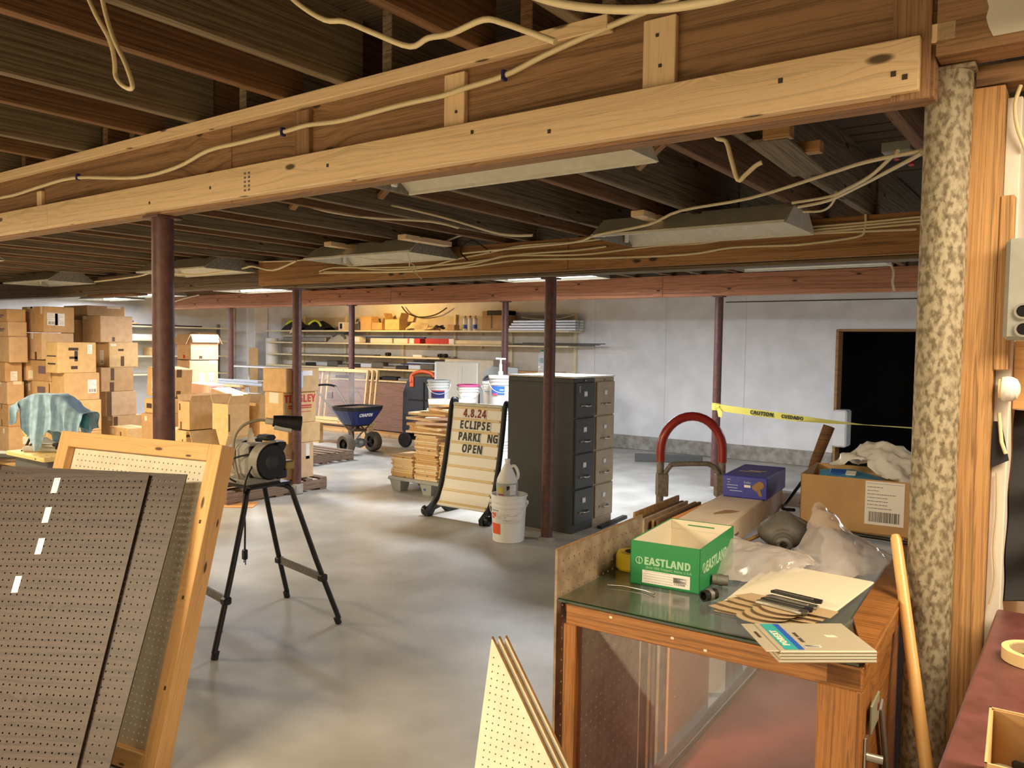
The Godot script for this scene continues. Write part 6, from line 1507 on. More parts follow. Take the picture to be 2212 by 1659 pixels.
func build_showcase() -> void:
	var t := thing("display_case", "old oak display case with a green-edged glass top and a red deck inside", "display case", CASE_AT, CASE_YAW)
	var m := MB.new()
	m.prism(PackedVector2Array([Vector2(0, 0), Vector2(0.628, 0), Vector2(0.565, 0.25), Vector2(0.545, CL), Vector2(0, CL)]), 0.008, Transform3D(Basis(Vector3.RIGHT, -PI / 2), V(0, 0.994, 0)))
	part(m, "glass_top", "glass_green", t, "dusty green glass top")
	m = MB.new()
	m.cbox(V(0.314, 0.994, 0.002), V(0.628, 0.009, 0.006), 0.002)
	part(m, "glass_edge", "glass_edge", t)
	part(mb1(V(0.60, 0.966, -CL * 0.5), V(0.068, 0.045, CL), 0.005), "top_rail", "oak_stain", t)
	m = MB.new(); m.prism(PackedVector2Array([Vector2(0.569, 0.25), Vector2(0.632, 0.02), Vector2(0.634, CL), Vector2(0.549, CL)]), 0.01, Transform3D(Basis(Vector3.RIGHT, -PI / 2), V(0, 0.9935, 0)))
	part(m, "top_strip", "oak_stain", t)
	board(t, "front_rail", "oak_stain", V(0.02, 0.966, -0.016), V(0.634, 0.966, -0.016), 0.047, 0.032)
	board(t, "front_rail", "oak_stain", V(0.02, 0.30, -0.016), V(0.634, 0.30, -0.016), 0.05, 0.032)
	board(t, "back_rail", "oak_stain", V(0.0, 0.966, -CL + 0.016), V(0.57, 0.966, -CL + 0.016), 0.047, 0.032)
	board(t, "side_rail", "oak_dark", V(0.012, 0.974, -0.03), V(0.012, 0.974, -CL), 0.03, 0.024)
	board(t, "corner_post", "oak_stain", V(0.030, 0.0, -0.016), V(0.030, 0.943, -0.016), 0.032, 0.032)
	board(t, "corner_post", "oak_stain", V(0.594, 0.0, -0.018), V(0.594, 0.943, -0.018), 0.036, 0.078)
	board(t, "corner_post", "oak_stain", V(0.016, 0.0, -CL + 0.016), V(0.016, 0.943, -CL + 0.016), 0.032, 0.032)
	board(t, "corner_post", "oak_stain", V(0.61, 0.0, -CL + 0.016), V(0.61, 0.943, -CL + 0.016), 0.032, 0.046)
	part(mb1(V(0.30, 0.635, -0.014), V(0.51, 0.62, 0.004), 0.001), "front_pane", "glass", t)
	part(mb1(V(0.010, 0.66, -CL * 0.5), V(0.004, 0.62, CL - 0.07), 0.001), "side_pane", "glass", t)
	part(mb1(V(0.325, 0.335, -CL * 0.5), V(0.58, 0.018, CL - 0.04), 0.002), "red_deck", "deck_red", t)
	board(t, "deck_sill", "oak_dark", V(0.020, 0.342, -0.03), V(0.020, 0.342, -CL + 0.03), 0.05, 0.036)
	part(mb1(V(0.325, 0.17, -CL * 0.5), V(0.56, 0.30, CL - 0.08), 0.004), "base_cabinet", "oak_dark", t)
	# the working side: frame with two sliding doors and their metal plates
	board(t, "side_stile", "oak_stain", V(0.628, 0.30, -0.02), V(0.628, 0.945, -0.02), 0.04, 0.012)
	for k in 2:
		var z := -0.06 - k * 0.80
		var d := part(mb1(V(0.619 - 0.012 * k, 0.645, z - 0.40), V(0.010, 0.60, 0.80), 0.002), "sliding_door", "oak_stain", t)
		for q: float in [-0.03, -0.77]: board(d, "door_stile", "oak_stain", V(0.626 - 0.012 * k, 0.345, z + q), V(0.626 - 0.012 * k, 0.945, z + q), 0.06, 0.006)
	part(mb1(V(0.637, 0.865, -0.115), V(0.004, 0.055, 0.085), 0.001), "latch_plate", "zinc", t)
	part(mb1(V(0.6395, 0.868, -0.14), V(0.002, 0.014, 0.012), 0.0005), "latch_slot", "oak_dark", t)
	m = MB.new()
	m.cbox(V(0.637, 0.815, -0.03), V(0.005, 0.075, 0.02), 0.001)
	m.tube([V(0.636, 0.815, -0.03), V(0.665, 0.813, -0.036)], 0.008, 10)
	part(m, "lock_bolt", "steel", t)
	m = MB.new(); m.cbox(V(0.634, 0.70, -0.30), V(0.006, 0.34, 0.03), 0.002, Basis(Vector3.RIGHT, 0.55))
	part(m, "steel_strip", "steel_dull", t)
	m = MB.new(); m.lathe([Vector2(0, 0), Vector2(0.006, 0), Vector2(0.004, 0.006), Vector2(0, 0.006)], 8, Transform3D(Basis(Vector3.BACK, -PI / 2), V(0.634, 0.74, -0.015)))
	part(m, "screw_head", "steel", t)
	part(mb1(V(0.585, 0.9905, -0.035), V(0.07, 0.004, 0.05), 0.001), "old_label", "belt_tan", t)
	for q: Array in [[0.27, 0.965], [0.34, 0.955], [0.13, 0.98]]: part(mb1(V(q[0], q[1], 0.0005), V(0.007, 0.005, 0.001), 0.0004), "paint_spot", "paper", t)

func open_tray(t: Node3D, w: float, h: float, d: float, outer: String, inner: String, k := 0.003) -> void:  # an open box, outer and inner faces in two materials
	var o := MB.new(); var i := MB.new()
	o.box(V(0, k * 0.5, 0), V(w, k, d)); i.box(V(0, k * 1.2, 0), V(w - 2 * k, k * 0.3, d - 2 * k))
	for s: float in [-1.0, 1.0]:
		o.box(V(s * (w - k * 0.6) * 0.5, h * 0.5, 0), V(k * 0.6, h, d)); i.box(V(s * (w * 0.5 - k * 0.8), h * 0.5, 0), V(k * 0.4, h - 0.004, d - k))
		o.box(V(0, h * 0.5, s * (d - k * 0.6) * 0.5), V(w, h, k * 0.6)); i.box(V(0, h * 0.5, s * (d * 0.5 - k * 0.8)), V(w - k, h - 0.004, k * 0.4))
	part(o, "outer_walls", outer, t)
	part(i, "inner_lining", inner, t)

func build_showcase_items() -> void:
	var m: MB
	var top := 1.0
	# green shoe box
	var t := thing("shoe_box", "open green shoe box with pale outlined EASTLAND lettering on the glass top", "box", V(-0.798, 0.999, -1.838), 0.10)
	open_tray(t, 0.168, 0.104, 0.285, "green_box", "paper")
	lettering(t, "printed_lettering", "EASTLAND", 0.017, "green_print", V(0.006, 0.058, 0.1428), Vector3.RIGHT, Vector3.UP, null, 0.0006, 0.95)
	lettering(t, "printed_lettering", "Since 1955 Freeport, Maine, U.S.A.", 0.0055, "green_print", V(0.010, 0.044, 0.1428), Vector3.RIGHT, Vector3.UP, font, 0.0006, 0.95)
	lettering(t, "printed_lettering", "EASTLAND", 0.024, "green_print", V(0.0845, 0.052, 0.01), V(0, 0, -1), Vector3.UP, null, 0.0006, 1.05)
	m = MB.new()
	for e: Array in [[V(-0.062, 0.058, 0.1428), Vector3.RIGHT, 0.008], [V(0.0845, 0.054, 0.112), V(0, 0, -1), 0.011]]:
		var p := []
		for k in 13: p.append((e[0] as Vector3) + ((e[1] as Vector3) * cos(TAU * k / 12.0) + Vector3.UP * sin(TAU * k / 12.0)) * (e[2] as float))
		m.tube(p, 0.0012, 5); m.tube([p[3], p[9]], 0.0012, 5)
	part(m, "round_emblem", "green_print", t)
	sticker(t, "end_label", "label_end", V(0.004, 0.022, 0.1426), Vector3.RIGHT, Vector3.UP, 0.115, 0.03, 0.0008)
	sticker(t, "barcode", "bars", V(0.038, 0.021, 0.1435), Vector3.RIGHT, Vector3.UP, 0.034, 0.02, 0.0004)
	part(mb1(V(0.0, 0.091, -0.1395), V(0.16, 0.024, 0.0012), 0.0003), "folded_lip", "paper", t)
	sticker(t, "small_print", "green_box", V(0.0, 0.092, -0.1388), Vector3.RIGHT, Vector3.UP, 0.07, 0.003, 0.0003)
	solo(mb1(V(0, 0.012, 0), V(0.05, 0.024, 0.035), 0.006), "metal_fitting", "black_metal", "dark metal fitting lying inside the green shoe box", "fitting", V(-0.80, 1.004, -1.80), 0.5)
	# tape measure / yellow roll
	t = thing("tape_measure", "yellow round tape measure tucked between the board and the green shoe box", "tape measure", V(-0.921, 0.999, -1.80))
	m = MB.new(); m.lathe([Vector2(0, 0), Vector2(0.036, 0), Vector2(0.040, 0.006), Vector2(0.040, 0.036), Vector2(0.035, 0.044), Vector2(0, 0.044)], 28)
	part(m, "case_shell", "yellow_tool", t)
	m = MB.new(); m.lathe([Vector2(0, 0.0435), Vector2(0.017, 0.0435), Vector2(0.017, 0.0455), Vector2(0, 0.0455)], 18)
	part(m, "hub_label", "black", t)
	# bent wire scraper
	m = MB.new(); m.tube([V(-0.032, 0.003, 0.014), V(0.0, 0.004, 0.0), V(0.055, 0.003, -0.003), V(0.085, 0.003, 0.006)], 0.0022, 6)
	solo(m, "bent_rod", "steel", "thin bent steel rod lying on the glass before the shoe box", "rod", V(-0.865, 0.999, -1.645))
	# long white carton with blue box upon it
	t = thing("long_carton", "long white carton on the glass top under the blue box", "box", V(-0.895, 0.999, -2.42), 0.10)
	part(mb1(V(0, 0.038, 0), V(0.145, 0.075, 0.80), 0.004), "body", "carton_white", t)
	sticker(t, "small_print", "ink_violet", V(0.0726, 0.03, 0.22), V(0, 0, -1), Vector3.UP, 0.05, 0.008, 0.0003)
	m = MB.new(); m.prism(PackedVector2Array([Vector2(-0.02, 0), Vector2(0.0, 0.012), Vector2(0.025, 0.004), Vector2(0.01, -0.03), Vector2(-0.03, -0.08), Vector2(-0.035, -0.06)]), 0.0008, Transform3D(Basis(Vector3.RIGHT, -PI / 2), V(0.03, 0.0756, 0.12)))
	part(m, "torn_patch", "belt_tan", t)
	t = thing("blue_box", "blue box with a glove pictured on its end, on the long white carton", "box", V(-0.905, 1.0752, -2.66), 0.10)
	part(mb1(V(0, 0.036, 0), V(0.142, 0.072, 0.28), 0.003), "body", "blue_box", t)
	m = MB.new()
	m.prism(PackedVector2Array([Vector2(0.0, 0.0), Vector2(0.012, 0.012), Vector2(0.03, 0.006), Vector2(0.026, -0.004), Vector2(0.034, -0.028), Vector2(0.026, -0.03), Vector2(0.018, -0.016), Vector2(0.004, -0.008)]), 0.0008, Transform3D(Basis.IDENTITY, V(0.022, 0.04, 0.1406)))
	var p := PackedVector2Array()
	for k in 28: p.append(Vector2(cos(TAU * k / 28.0), sin(TAU * k / 28.0)) * (0.014 if k % 2 == 0 else 0.0115))
	m.prism(p, 0.0008, Transform3D(Basis.IDENTITY, V(0.048, 0.046, 0.1408)))
	part(m, "printed_glove", "belt_tan", t)
	sticker(t, "printed_panel", "white", V(0.008, 0.04, 0.1402), Vector3.RIGHT, Vector3.UP, 0.02, 0.008, 0.0005)
	lettering(t, "printed_word", "Delta", 0.007, "pale_blue", V(0.008, 0.052, 0.1405), Vector3.RIGHT, Vector3.UP, font, 0.0005)
	for k in 5: sticker(t, "small_print", "pale_blue", V(-0.052 + 0.012 * (k / 2), 0.058 - k * 0.009, 0.1402), Vector3.RIGHT, Vector3.UP, [0.012, 0.006, 0.036, 0.032, 0.04][k], 0.0018, 0.0004)
	for k in 2: sticker(t, "printed_streak", "masking", V(-0.01 + 0.02 * k, 0.0722, 0.03 - k * 0.025), V(1, 0, -0.1), V(0.1, 0, -1), 0.07 - 0.015 * k, 0.006, 0.0004)
	# cardboard carton with stuff in it
	t = thing("carton", "open cardboard carton with a big white shipping label, far end of the display case", "box", V(-0.588, 0.999, -2.735), 0.10)
	open_tray(t, 0.315, 0.168, 0.29, "card_b", "card_c", 0.005)
	sticker(t, "shipping_label", "label_big", V(0.085, 0.098, 0.1452), Vector3.RIGHT, Vector3.UP, 0.108, 0.132, 0.0008)
	m = MB.new()
	m.grid([[V(-0.10, 0.135, 0.10), V(-0.03, 0.155, 0.11), V(0.04, 0.14, 0.11), V(0.08, 0.12, 0.10)], [V(-0.11, 0.165, 0.02), V(-0.03, 0.175, 0.03), V(0.04, 0.16, 0.03), V(0.09, 0.14, 0.02)], [V(-0.10, 0.15, -0.08), V(-0.02, 0.16, -0.08), V(0.05, 0.145, -0.08), V(0.09, 0.13, -0.08)]], 0.008)
	t = solo(m, "wipes_packet", "sky_blue", "sky blue soft packet inside the open carton on the display case", "packet", V(-0.60, 1.002, -2.735), 0.10)
	m = MB.new(); m.cbox(V(-0.05, 0.168, 0.055), V(0.045, 0.004, 0.035), 0.002, Basis(Vector3.RIGHT, 0.3)); part(m, "printed_patch", "blue_label", t)
	m = MB.new(); m.cbox(V(-0.01, 0.167, 0.06), V(0.03, 0.004, 0.03), 0.002, Basis(Vector3.RIGHT, 0.3)); part(m, "printed_patch", "white", t)
	crumpled("plastic_bag", "bag_film", "crumpled white plastic bag spilling over the rear rim of the open carton", V(-0.565, 1.185, -2.82), 0.10, [[V(-0.13, -0.01, 0.06), V(-0.05, 0.01, 0.06), V(0.03, -0.02, 0.12), V(0.10, -0.05, 0.17)], [V(-0.12, 0.0, 0.0), V(-0.05, 0.045, 0.0), V(0.03, 0.035, 0.04), V(0.11, -0.02, 0.10)], [V(-0.09, 0.0, -0.06), V(-0.03, 0.05, -0.05), V(0.05, 0.06, -0.02), V(0.12, 0.02, 0.02)], [V(-0.06, -0.03, -0.09), V(0.0, 0.0, -0.09), V(0.06, 0.01, -0.08), V(0.10, 0.0, -0.06)]], 5, 0.018, "white_gloss")
	m = MB.new(); m.tube(smooth_path([V(0.0, 0.006, 0.0), V(0.06, 0.006, 0.012), V(0.13, 0.006, 0.008), V(0.20, 0.006, 0.02)]), 0.006, 8)
	solo(m, "power_cord", "cable_black", "black cord lying before the open carton on the display case", "cord", V(-0.60, 0.999, -2.56), -0.1)
	# cork-gripped handle standing up between the blue box and the carton, with a black strap
	t = thing("wooden_club", "worn wooden handle sticking up behind the open carton", "handle", V(-0.79, 0.999, -2.96))
	m = MB.new(); m.tube([V(-0.03, 0.0, 0.03), V(0.0, 0.16, 0.0), V(0.035, 0.285, -0.03)], 0.016, 12, 0.021)
	part(m, "grip", "cork_wood", t)
	m = MB.new(); m.tube(smooth_path([V(-0.03, 0.09, 0.05), V(-0.065, 0.02, 0.10), V(-0.05, 0.012, 0.20), V(0.0, 0.02, 0.24)]), 0.006, 7)
	part(m, "strap", "cable_black", t)
	# respirator half mask
	t = thing("respirator_mask", "grey rubber half-face respirator with a round valve, lying behind the plastic bag", "respirator", V(-0.675, 0.999, -2.235), 0.35)
	t.scale = Vector3.ONE * 0.85
	m = MB.new()
	var rows := []
	for i in 13:
		var v := i / 12.0
		var l := []
		for j in 25:
			var a := TAU * j / 24.0
			var r := 0.064 * sqrt(maxf(0.0, 1.0 - pow(v, 2.2))) + 0.012
			var nose := 0.022 * exp(-pow((a - PI * 0.5) / 0.5, 2.0)) * (1.0 - v)
			l.append(V(cos(a) * (r + 0.008 * (1.0 - v)), 0.056 + sin(a) * (r * 0.66 + nose) , 0.075 * v - 0.02))
		rows.append(l)
	m.grid(rows)
	part(m, "facepiece", "rubber_mask", t)
	m = MB.new()
	m.lathe([Vector2(0.040, 0.0), Vector2(0.040, 0.012), Vector2(0.031, 0.014), Vector2(0.031, 0.03), Vector2(0.024, 0.032), Vector2(0.026, 0.044), Vector2(0.018, 0.05), Vector2(0.012, 0.048), Vector2(0.011, 0.03), Vector2(0, 0.03)], 22, Transform3D(Basis(Vector3.RIGHT, PI / 2 + 0.25), V(-0.005, 0.045, 0.03)))
	part(m, "exhale_valve", "rubber_mask", t)
	m = MB.new(); m.lathe([Vector2(0, 0), Vector2(0.034, 0), Vector2(0.036, 0.012), Vector2(0.032, 0.014), Vector2(0.032, 0.04), Vector2(0.036, 0.043), Vector2(0.034, 0.052), Vector2(0, 0.052)], 22, Transform3D(Basis(Vector3.BACK, -0.2), V(0.08, 0.002, -0.01)))
	part(m, "filter_canister", "charcoal", t)
	m = MB.new(); m.tube(smooth_path([V(-0.06, 0.05, -0.01), V(-0.10, 0.03, 0.0), V(-0.13, 0.022, 0.04), V(-0.12, 0.008, 0.075), V(-0.09, 0.006, 0.07)]), 0.007, 6, 0.007, 0.35)
	part(m, "head_strap", "belt_tan", t)
	m = MB.new(); m.tube(smooth_path([V(-0.05, 0.095, -0.01), V(0.0, 0.108, -0.015), V(0.05, 0.095, -0.01), V(0.09, 0.07, -0.02), V(0.12, 0.04, -0.03)]), 0.014, 7, 0.010, 0.5)
	part(m, "harness", "rubber_mask", t)
	# clear film bag in two lumps
	crumpled("plastic_bag", "bag_film", "crumpled clear plastic bag between the shoe box and the respirator", V(-0.665, 1.002, -1.985), 0.0, [[V(-0.10, 0.0, 0.13), V(-0.03, 0.0, 0.15), V(0.05, 0.003, 0.10), V(0.10, 0.0, 0.06)], [V(-0.09, 0.05, 0.06), V(-0.02, 0.05, 0.06), V(0.06, 0.045, 0.02), V(0.12, 0.02, 0.0)], [V(-0.08, 0.07, -0.03), V(-0.01, 0.055, -0.02), V(0.07, 0.05, -0.05), V(0.13, 0.02, -0.06)], [V(-0.06, 0.01, -0.10), V(0.0, 0.005, -0.09), V(0.07, 0.0, -0.11), V(0.12, 0.0, -0.11)]], 11, 0.012)
	crumpled("plastic_bag", "bag_film", "crumpled clear plastic bag standing in a peak in front of the open carton", V(-0.515, 1.002, -2.19), 0.0, [[V(-0.09, 0.0, 0.17), V(0.0, 0.004, 0.20), V(0.06, 0.0, 0.14), V(0.10, 0.0, 0.06)], [V(-0.10, 0.02, 0.08), V(-0.02, 0.05, 0.08), V(0.05, 0.04, 0.06), V(0.115, 0.012, 0.0)], [V(-0.09, 0.085, -0.02), V(-0.05, 0.11, -0.03), V(0.02, 0.07, -0.02), V(0.12, 0.02, -0.05)], [V(-0.10, 0.125, -0.09), V(-0.07, 0.12, -0.10), V(0.0, 0.06, -0.10), V(0.08, 0.01, -0.10)]], 23, 0.010)
	# fanned packets: white bags with half-round kraft header tabs
	var N := ["lowest", "second", "third", "topmost"]
	for k in 4:
		t = thing("card_packet", "%s of four fanned white packets with half-round brown card tabs" % N[k], "packet", V(-0.545 + k * 0.017, 0.9995 + k * 0.0062, -1.735 - k * 0.012), 0.04 - 0.035 * k, "fanned white packets with brown tabs")
		part(mb1(V(0, 0.0028, -0.07), V(0.185, 0.0052, 0.29), 0.0015), "white_bag", "paper", t)
		p = PackedVector2Array([Vector2(-0.105, -0.105), Vector2(-0.085, -0.065), Vector2(0.10, -0.065), Vector2(0.10, -0.115)])
		for a in 13: p.append(Vector2(0.052 - 0.046 * (1.0 - cos(PI * a / 12.0)), -0.118 - 0.036 * sin(PI * a / 12.0)))
		p.append(Vector2(-0.075, -0.115))
		m = MB.new(); m.prism(p, 0.0012, Transform3D(Basis(Vector3.RIGHT, -PI / 2), V(0, 0.0062, 0)))
		part(m, "kraft_tab", "kraft", t)
		part(mb1(V(0.0, 0.0008, 0.10), V(0.18, 0.0012, 0.03), 0.0003), "kraft_fold", "kraft", t)
	for k in 4:
		t = thing("knife_blades", "%s in the slanting row of dark blade sets lying on the white packets" % ["rearmost", "second", "third", "frontmost"][k], "blade set", V(-0.487 - 0.003 * k, 1.0262 + (0.006 if k == 0 else 0.0), -1.715 + k * 0.023), -0.14, "dark blade sets on the white packets")
		m = MB.new(); m.prism(PackedVector2Array([Vector2(-0.055, -0.008), Vector2(0.045, -0.012), Vector2(0.055, -0.004), Vector2(0.052, 0.010), Vector2(-0.05, 0.010)]), 0.005, Transform3D(Basis(Vector3.RIGHT, -PI / 2), V(0, 0.003, 0)))
		part(m, "blade", "black_metal" if k % 2 == 0 else "steel", t)
		part(mb1(V(-0.005, 0.0066, 0.003), V(0.085, 0.0015, 0.006), 0.0005), "bevel", "steel", t)
	# blister-packed stack at the front edge
	var yaw := atan2(0.109, 0.139)
	t = thing("clear_pack", "clear-wrapped stack of flat packs with a teal and blue end, overhanging the front edge", "pack", V(-0.4035, 1.0, -1.528), yaw)
	for k in 4: part(mb1(V(0.001 * (k % 2), 0.0028 + k * 0.0056, 0), V(0.178 - 0.002 * (k % 2), 0.0054, 0.144), 0.0015), "flat_pack", "pack_grey", t)
	sticker(t, "printed_band", "teal_print", V(-0.064, 0.0226, 0), V(0, 0, -1), V(-1, 0, 0), 0.13, 0.024, 0.0005)
	sticker(t, "printed_band", "blue_label", V(-0.0465, 0.0226, 0), V(0, 0, -1), V(-1, 0, 0), 0.13, 0.011, 0.0005)
	lettering(t, "printed_word", "POREXT", 0.012, "paper", V(-0.065, 0.0235, 0.01), V(0, 0, -1), V(-1, 0, 0), null, 0.0004, 1.2)
	lettering(t, "printed_word", "STEEL WOOL", 0.006, "ink", V(-0.028, 0.0228, 0.005), V(0, 0, -1), V(-1, 0, 0), null, 0.0004).visible = true
	sticker(t, "barcode", "bars", V(-0.02, 0.0226, 0.05), Vector3.RIGHT, V(0, 0, -1), 0.03, 0.012, 0.0004)
	sticker(t, "price_sticker", "paper", V(0.035, 0.0226, 0.0), V(1, 0, 0.1), V(-0.1, 0, -1), 0.02, 0.011, 0.0005)
	m = MB.new(); m.cbox(V(-0.10, 0.021, 0.0), V(0.024, 0.002, 0.14), 0.0008)
	part(m, "hang_tab", "pack_grey", t)
	sticker(t, "tab_slot", "ink", V(-0.10, 0.0225, -0.01), V(0, 0, -1), V(-1, 0, 0), 0.03, 0.005, 0.0003)
	# pipe nuts
	for q: Array in [[-0.688, -1.80, 0.3, "larger steel pipe coupling beside the green shoe box"], [-0.665, -1.675, 1.2, "dark pipe coupling nearest the front edge of the glass"], [-0.672, -1.895, 2.2, "steel pipe coupling half under the clear plastic bag"]]:
		t = thing("pipe_coupling", q[3], "pipe fitting", V(q[0], 0.999, q[1]), q[2], "pipe couplings on the glass")
		m = MB.new()
		var xf := Transform3D(Basis(Vector3.BACK, -PI / 2), V(0, 0.0145, 0))
		m.lathe([Vector2(0.009, -0.018), Vector2(0.0125, -0.018), Vector2(0.0125, 0.018), Vector2(0.009, 0.018), Vector2(0.008, -0.018)], 16, xf)
		part(m, "sleeve", "steel_dull" if q[2] != 1.2 else "black_metal", t)
		m = MB.new(); m.lathe([Vector2(0.0125, -0.006), Vector2(0.0145, -0.006), Vector2(0.0145, 0.005), Vector2(0.0125, 0.005)], 6, xf)
		part(m, "hex_nut", "steel_dull", t)

func crumpled(called: String, mt: String, label: String, at: Vector3, yaw: float, ctrl: Array, sd: int, amp: float, alt := "") -> void:
	var r := FastNoiseLite.new(); r.seed = sd; r.frequency = 9.0; r.fractal_octaves = 3; r.fractal_type = FastNoiseLite.FRACTAL_RIDGED
	var rows := []
	var N := 26
	for i in N + 1:
		var v := float(i) / N * 3.0
		var l := []
		for j in N + 1:
			var u := float(j) / N * 3.0
			var q := []
			for k in 4:
				var c: Array = ctrl[k]
				var b := mini(int(u), 2)
				q.append((c[b] as Vector3).cubic_interpolate(c[b + 1], c[maxi(b - 1, 0)], c[mini(b + 2, 3)], u - b))
			var b2 := mini(int(v), 2)
			var pt: Vector3 = (q[b2] as Vector3).cubic_interpolate(q[b2 + 1], q[maxi(b2 - 1, 0)], q[mini(b2 + 2, 3)], v - b2)
			var n := r.get_noise_3d(pt.x * 1.0 + sd, pt.y, pt.z)
			var n2 := r.get_noise_3d(pt.z * 1.3 + 7.0, pt.x * 1.3, pt.y + sd)
			pt += V(n2, n, n2 * 0.5 - n * 0.5) * amp
			pt.y = maxf(pt.y, 0.0005) if alt == "" else pt.y
			l.append(pt)
		rows.append(l)
	var m := MB.new(); m.grid(rows)
	solo(m, called, alt if alt else mt, label, "plastic bag", at, yaw)

func build_hand_truck() -> void:
	var t := thing("hand_truck", "grey hand truck with a red loop grip standing behind the display case", "hand truck", V(-1.40, 0, -3.28), -0.627 + PI * 0.0)
	t.rotation.y = 0.627
	var m := MB.new()
	for s: float in [-1.0, 1.0]: m.tube([V(s * 0.135, 0.05, 0.0), V(s * 0.135, 1.10, 0.0)], 0.0165, 12)
	part(m, "frame_rails", "truck_grey", t)
	m = MB.new()
	var p := []
	for k in 17:
		var a := PI * k / 16.0
		p.append(V(cos(a) * 0.135, 1.11 + sin(a) * 0.15, 0))
	p.push_front(V(0.135, 1.06, 0)); p.append(V(-0.135, 1.06, 0))
	m.tube(p, 0.0195, 14)
	part(m, "red_grip", "red_grip", t)
	m = MB.new()
	p = [V(0.115, 0.93, 0.015)]
	for k in 9:
		var a := PI * k / 8.0
		p.append(V(cos(a) * 0.06 + signf(cos(a)) * 0.055, 1.0 + sin(a) * 0.055, 0.015))
	p.append(V(-0.115, 0.93, 0.015))
	m.tube(smooth_path(p, 2), 0.011, 8)
	part(m, "inner_loop", "truck_grey", t)
	for s: float in [-1.0, 1.0]: part(mb1(V(s * 0.128, 0.96, 0.008), V(0.05, 0.10, 0.045), 0.004), "bracket", "truck_grey", t)
	for y: float in [0.30, 0.55, 0.80]: part(mb1(V(0, y, -0.005), V(0.27, 0.035, 0.012), 0.003), "crossbar", "truck_grey", t)
	part(mb1(V(0, 0.16, 0.02), V(0.34, 0.24, 0.006), 0.002), "back_plate", "grey_light", t)
	part(mb1(V(0, 0.012, 0.11), V(0.36, 0.008, 0.2), 0.002), "toe_plate", "grey_light", t)
	for s: float in [-1.0, 1.0]:
		m = MB.new(); m.lathe([Vector2(0, -0.03), Vector2(0.09, -0.03), Vector2(0.125, -0.022), Vector2(0.127, 0.0), Vector2(0.125, 0.022), Vector2(0.09, 0.03), Vector2(0, 0.03)], 24, Transform3D(Basis(Vector3.BACK, PI / 2), V(s * 0.215, 0.127, -0.07)))
		part(m, "wheel", "charcoal", t)
	m = MB.new(); m.tube([V(-0.23, 0.127, -0.07), V(0.23, 0.127, -0.07)], 0.009, 8)
	part(m, "axle", "steel_dull", t)

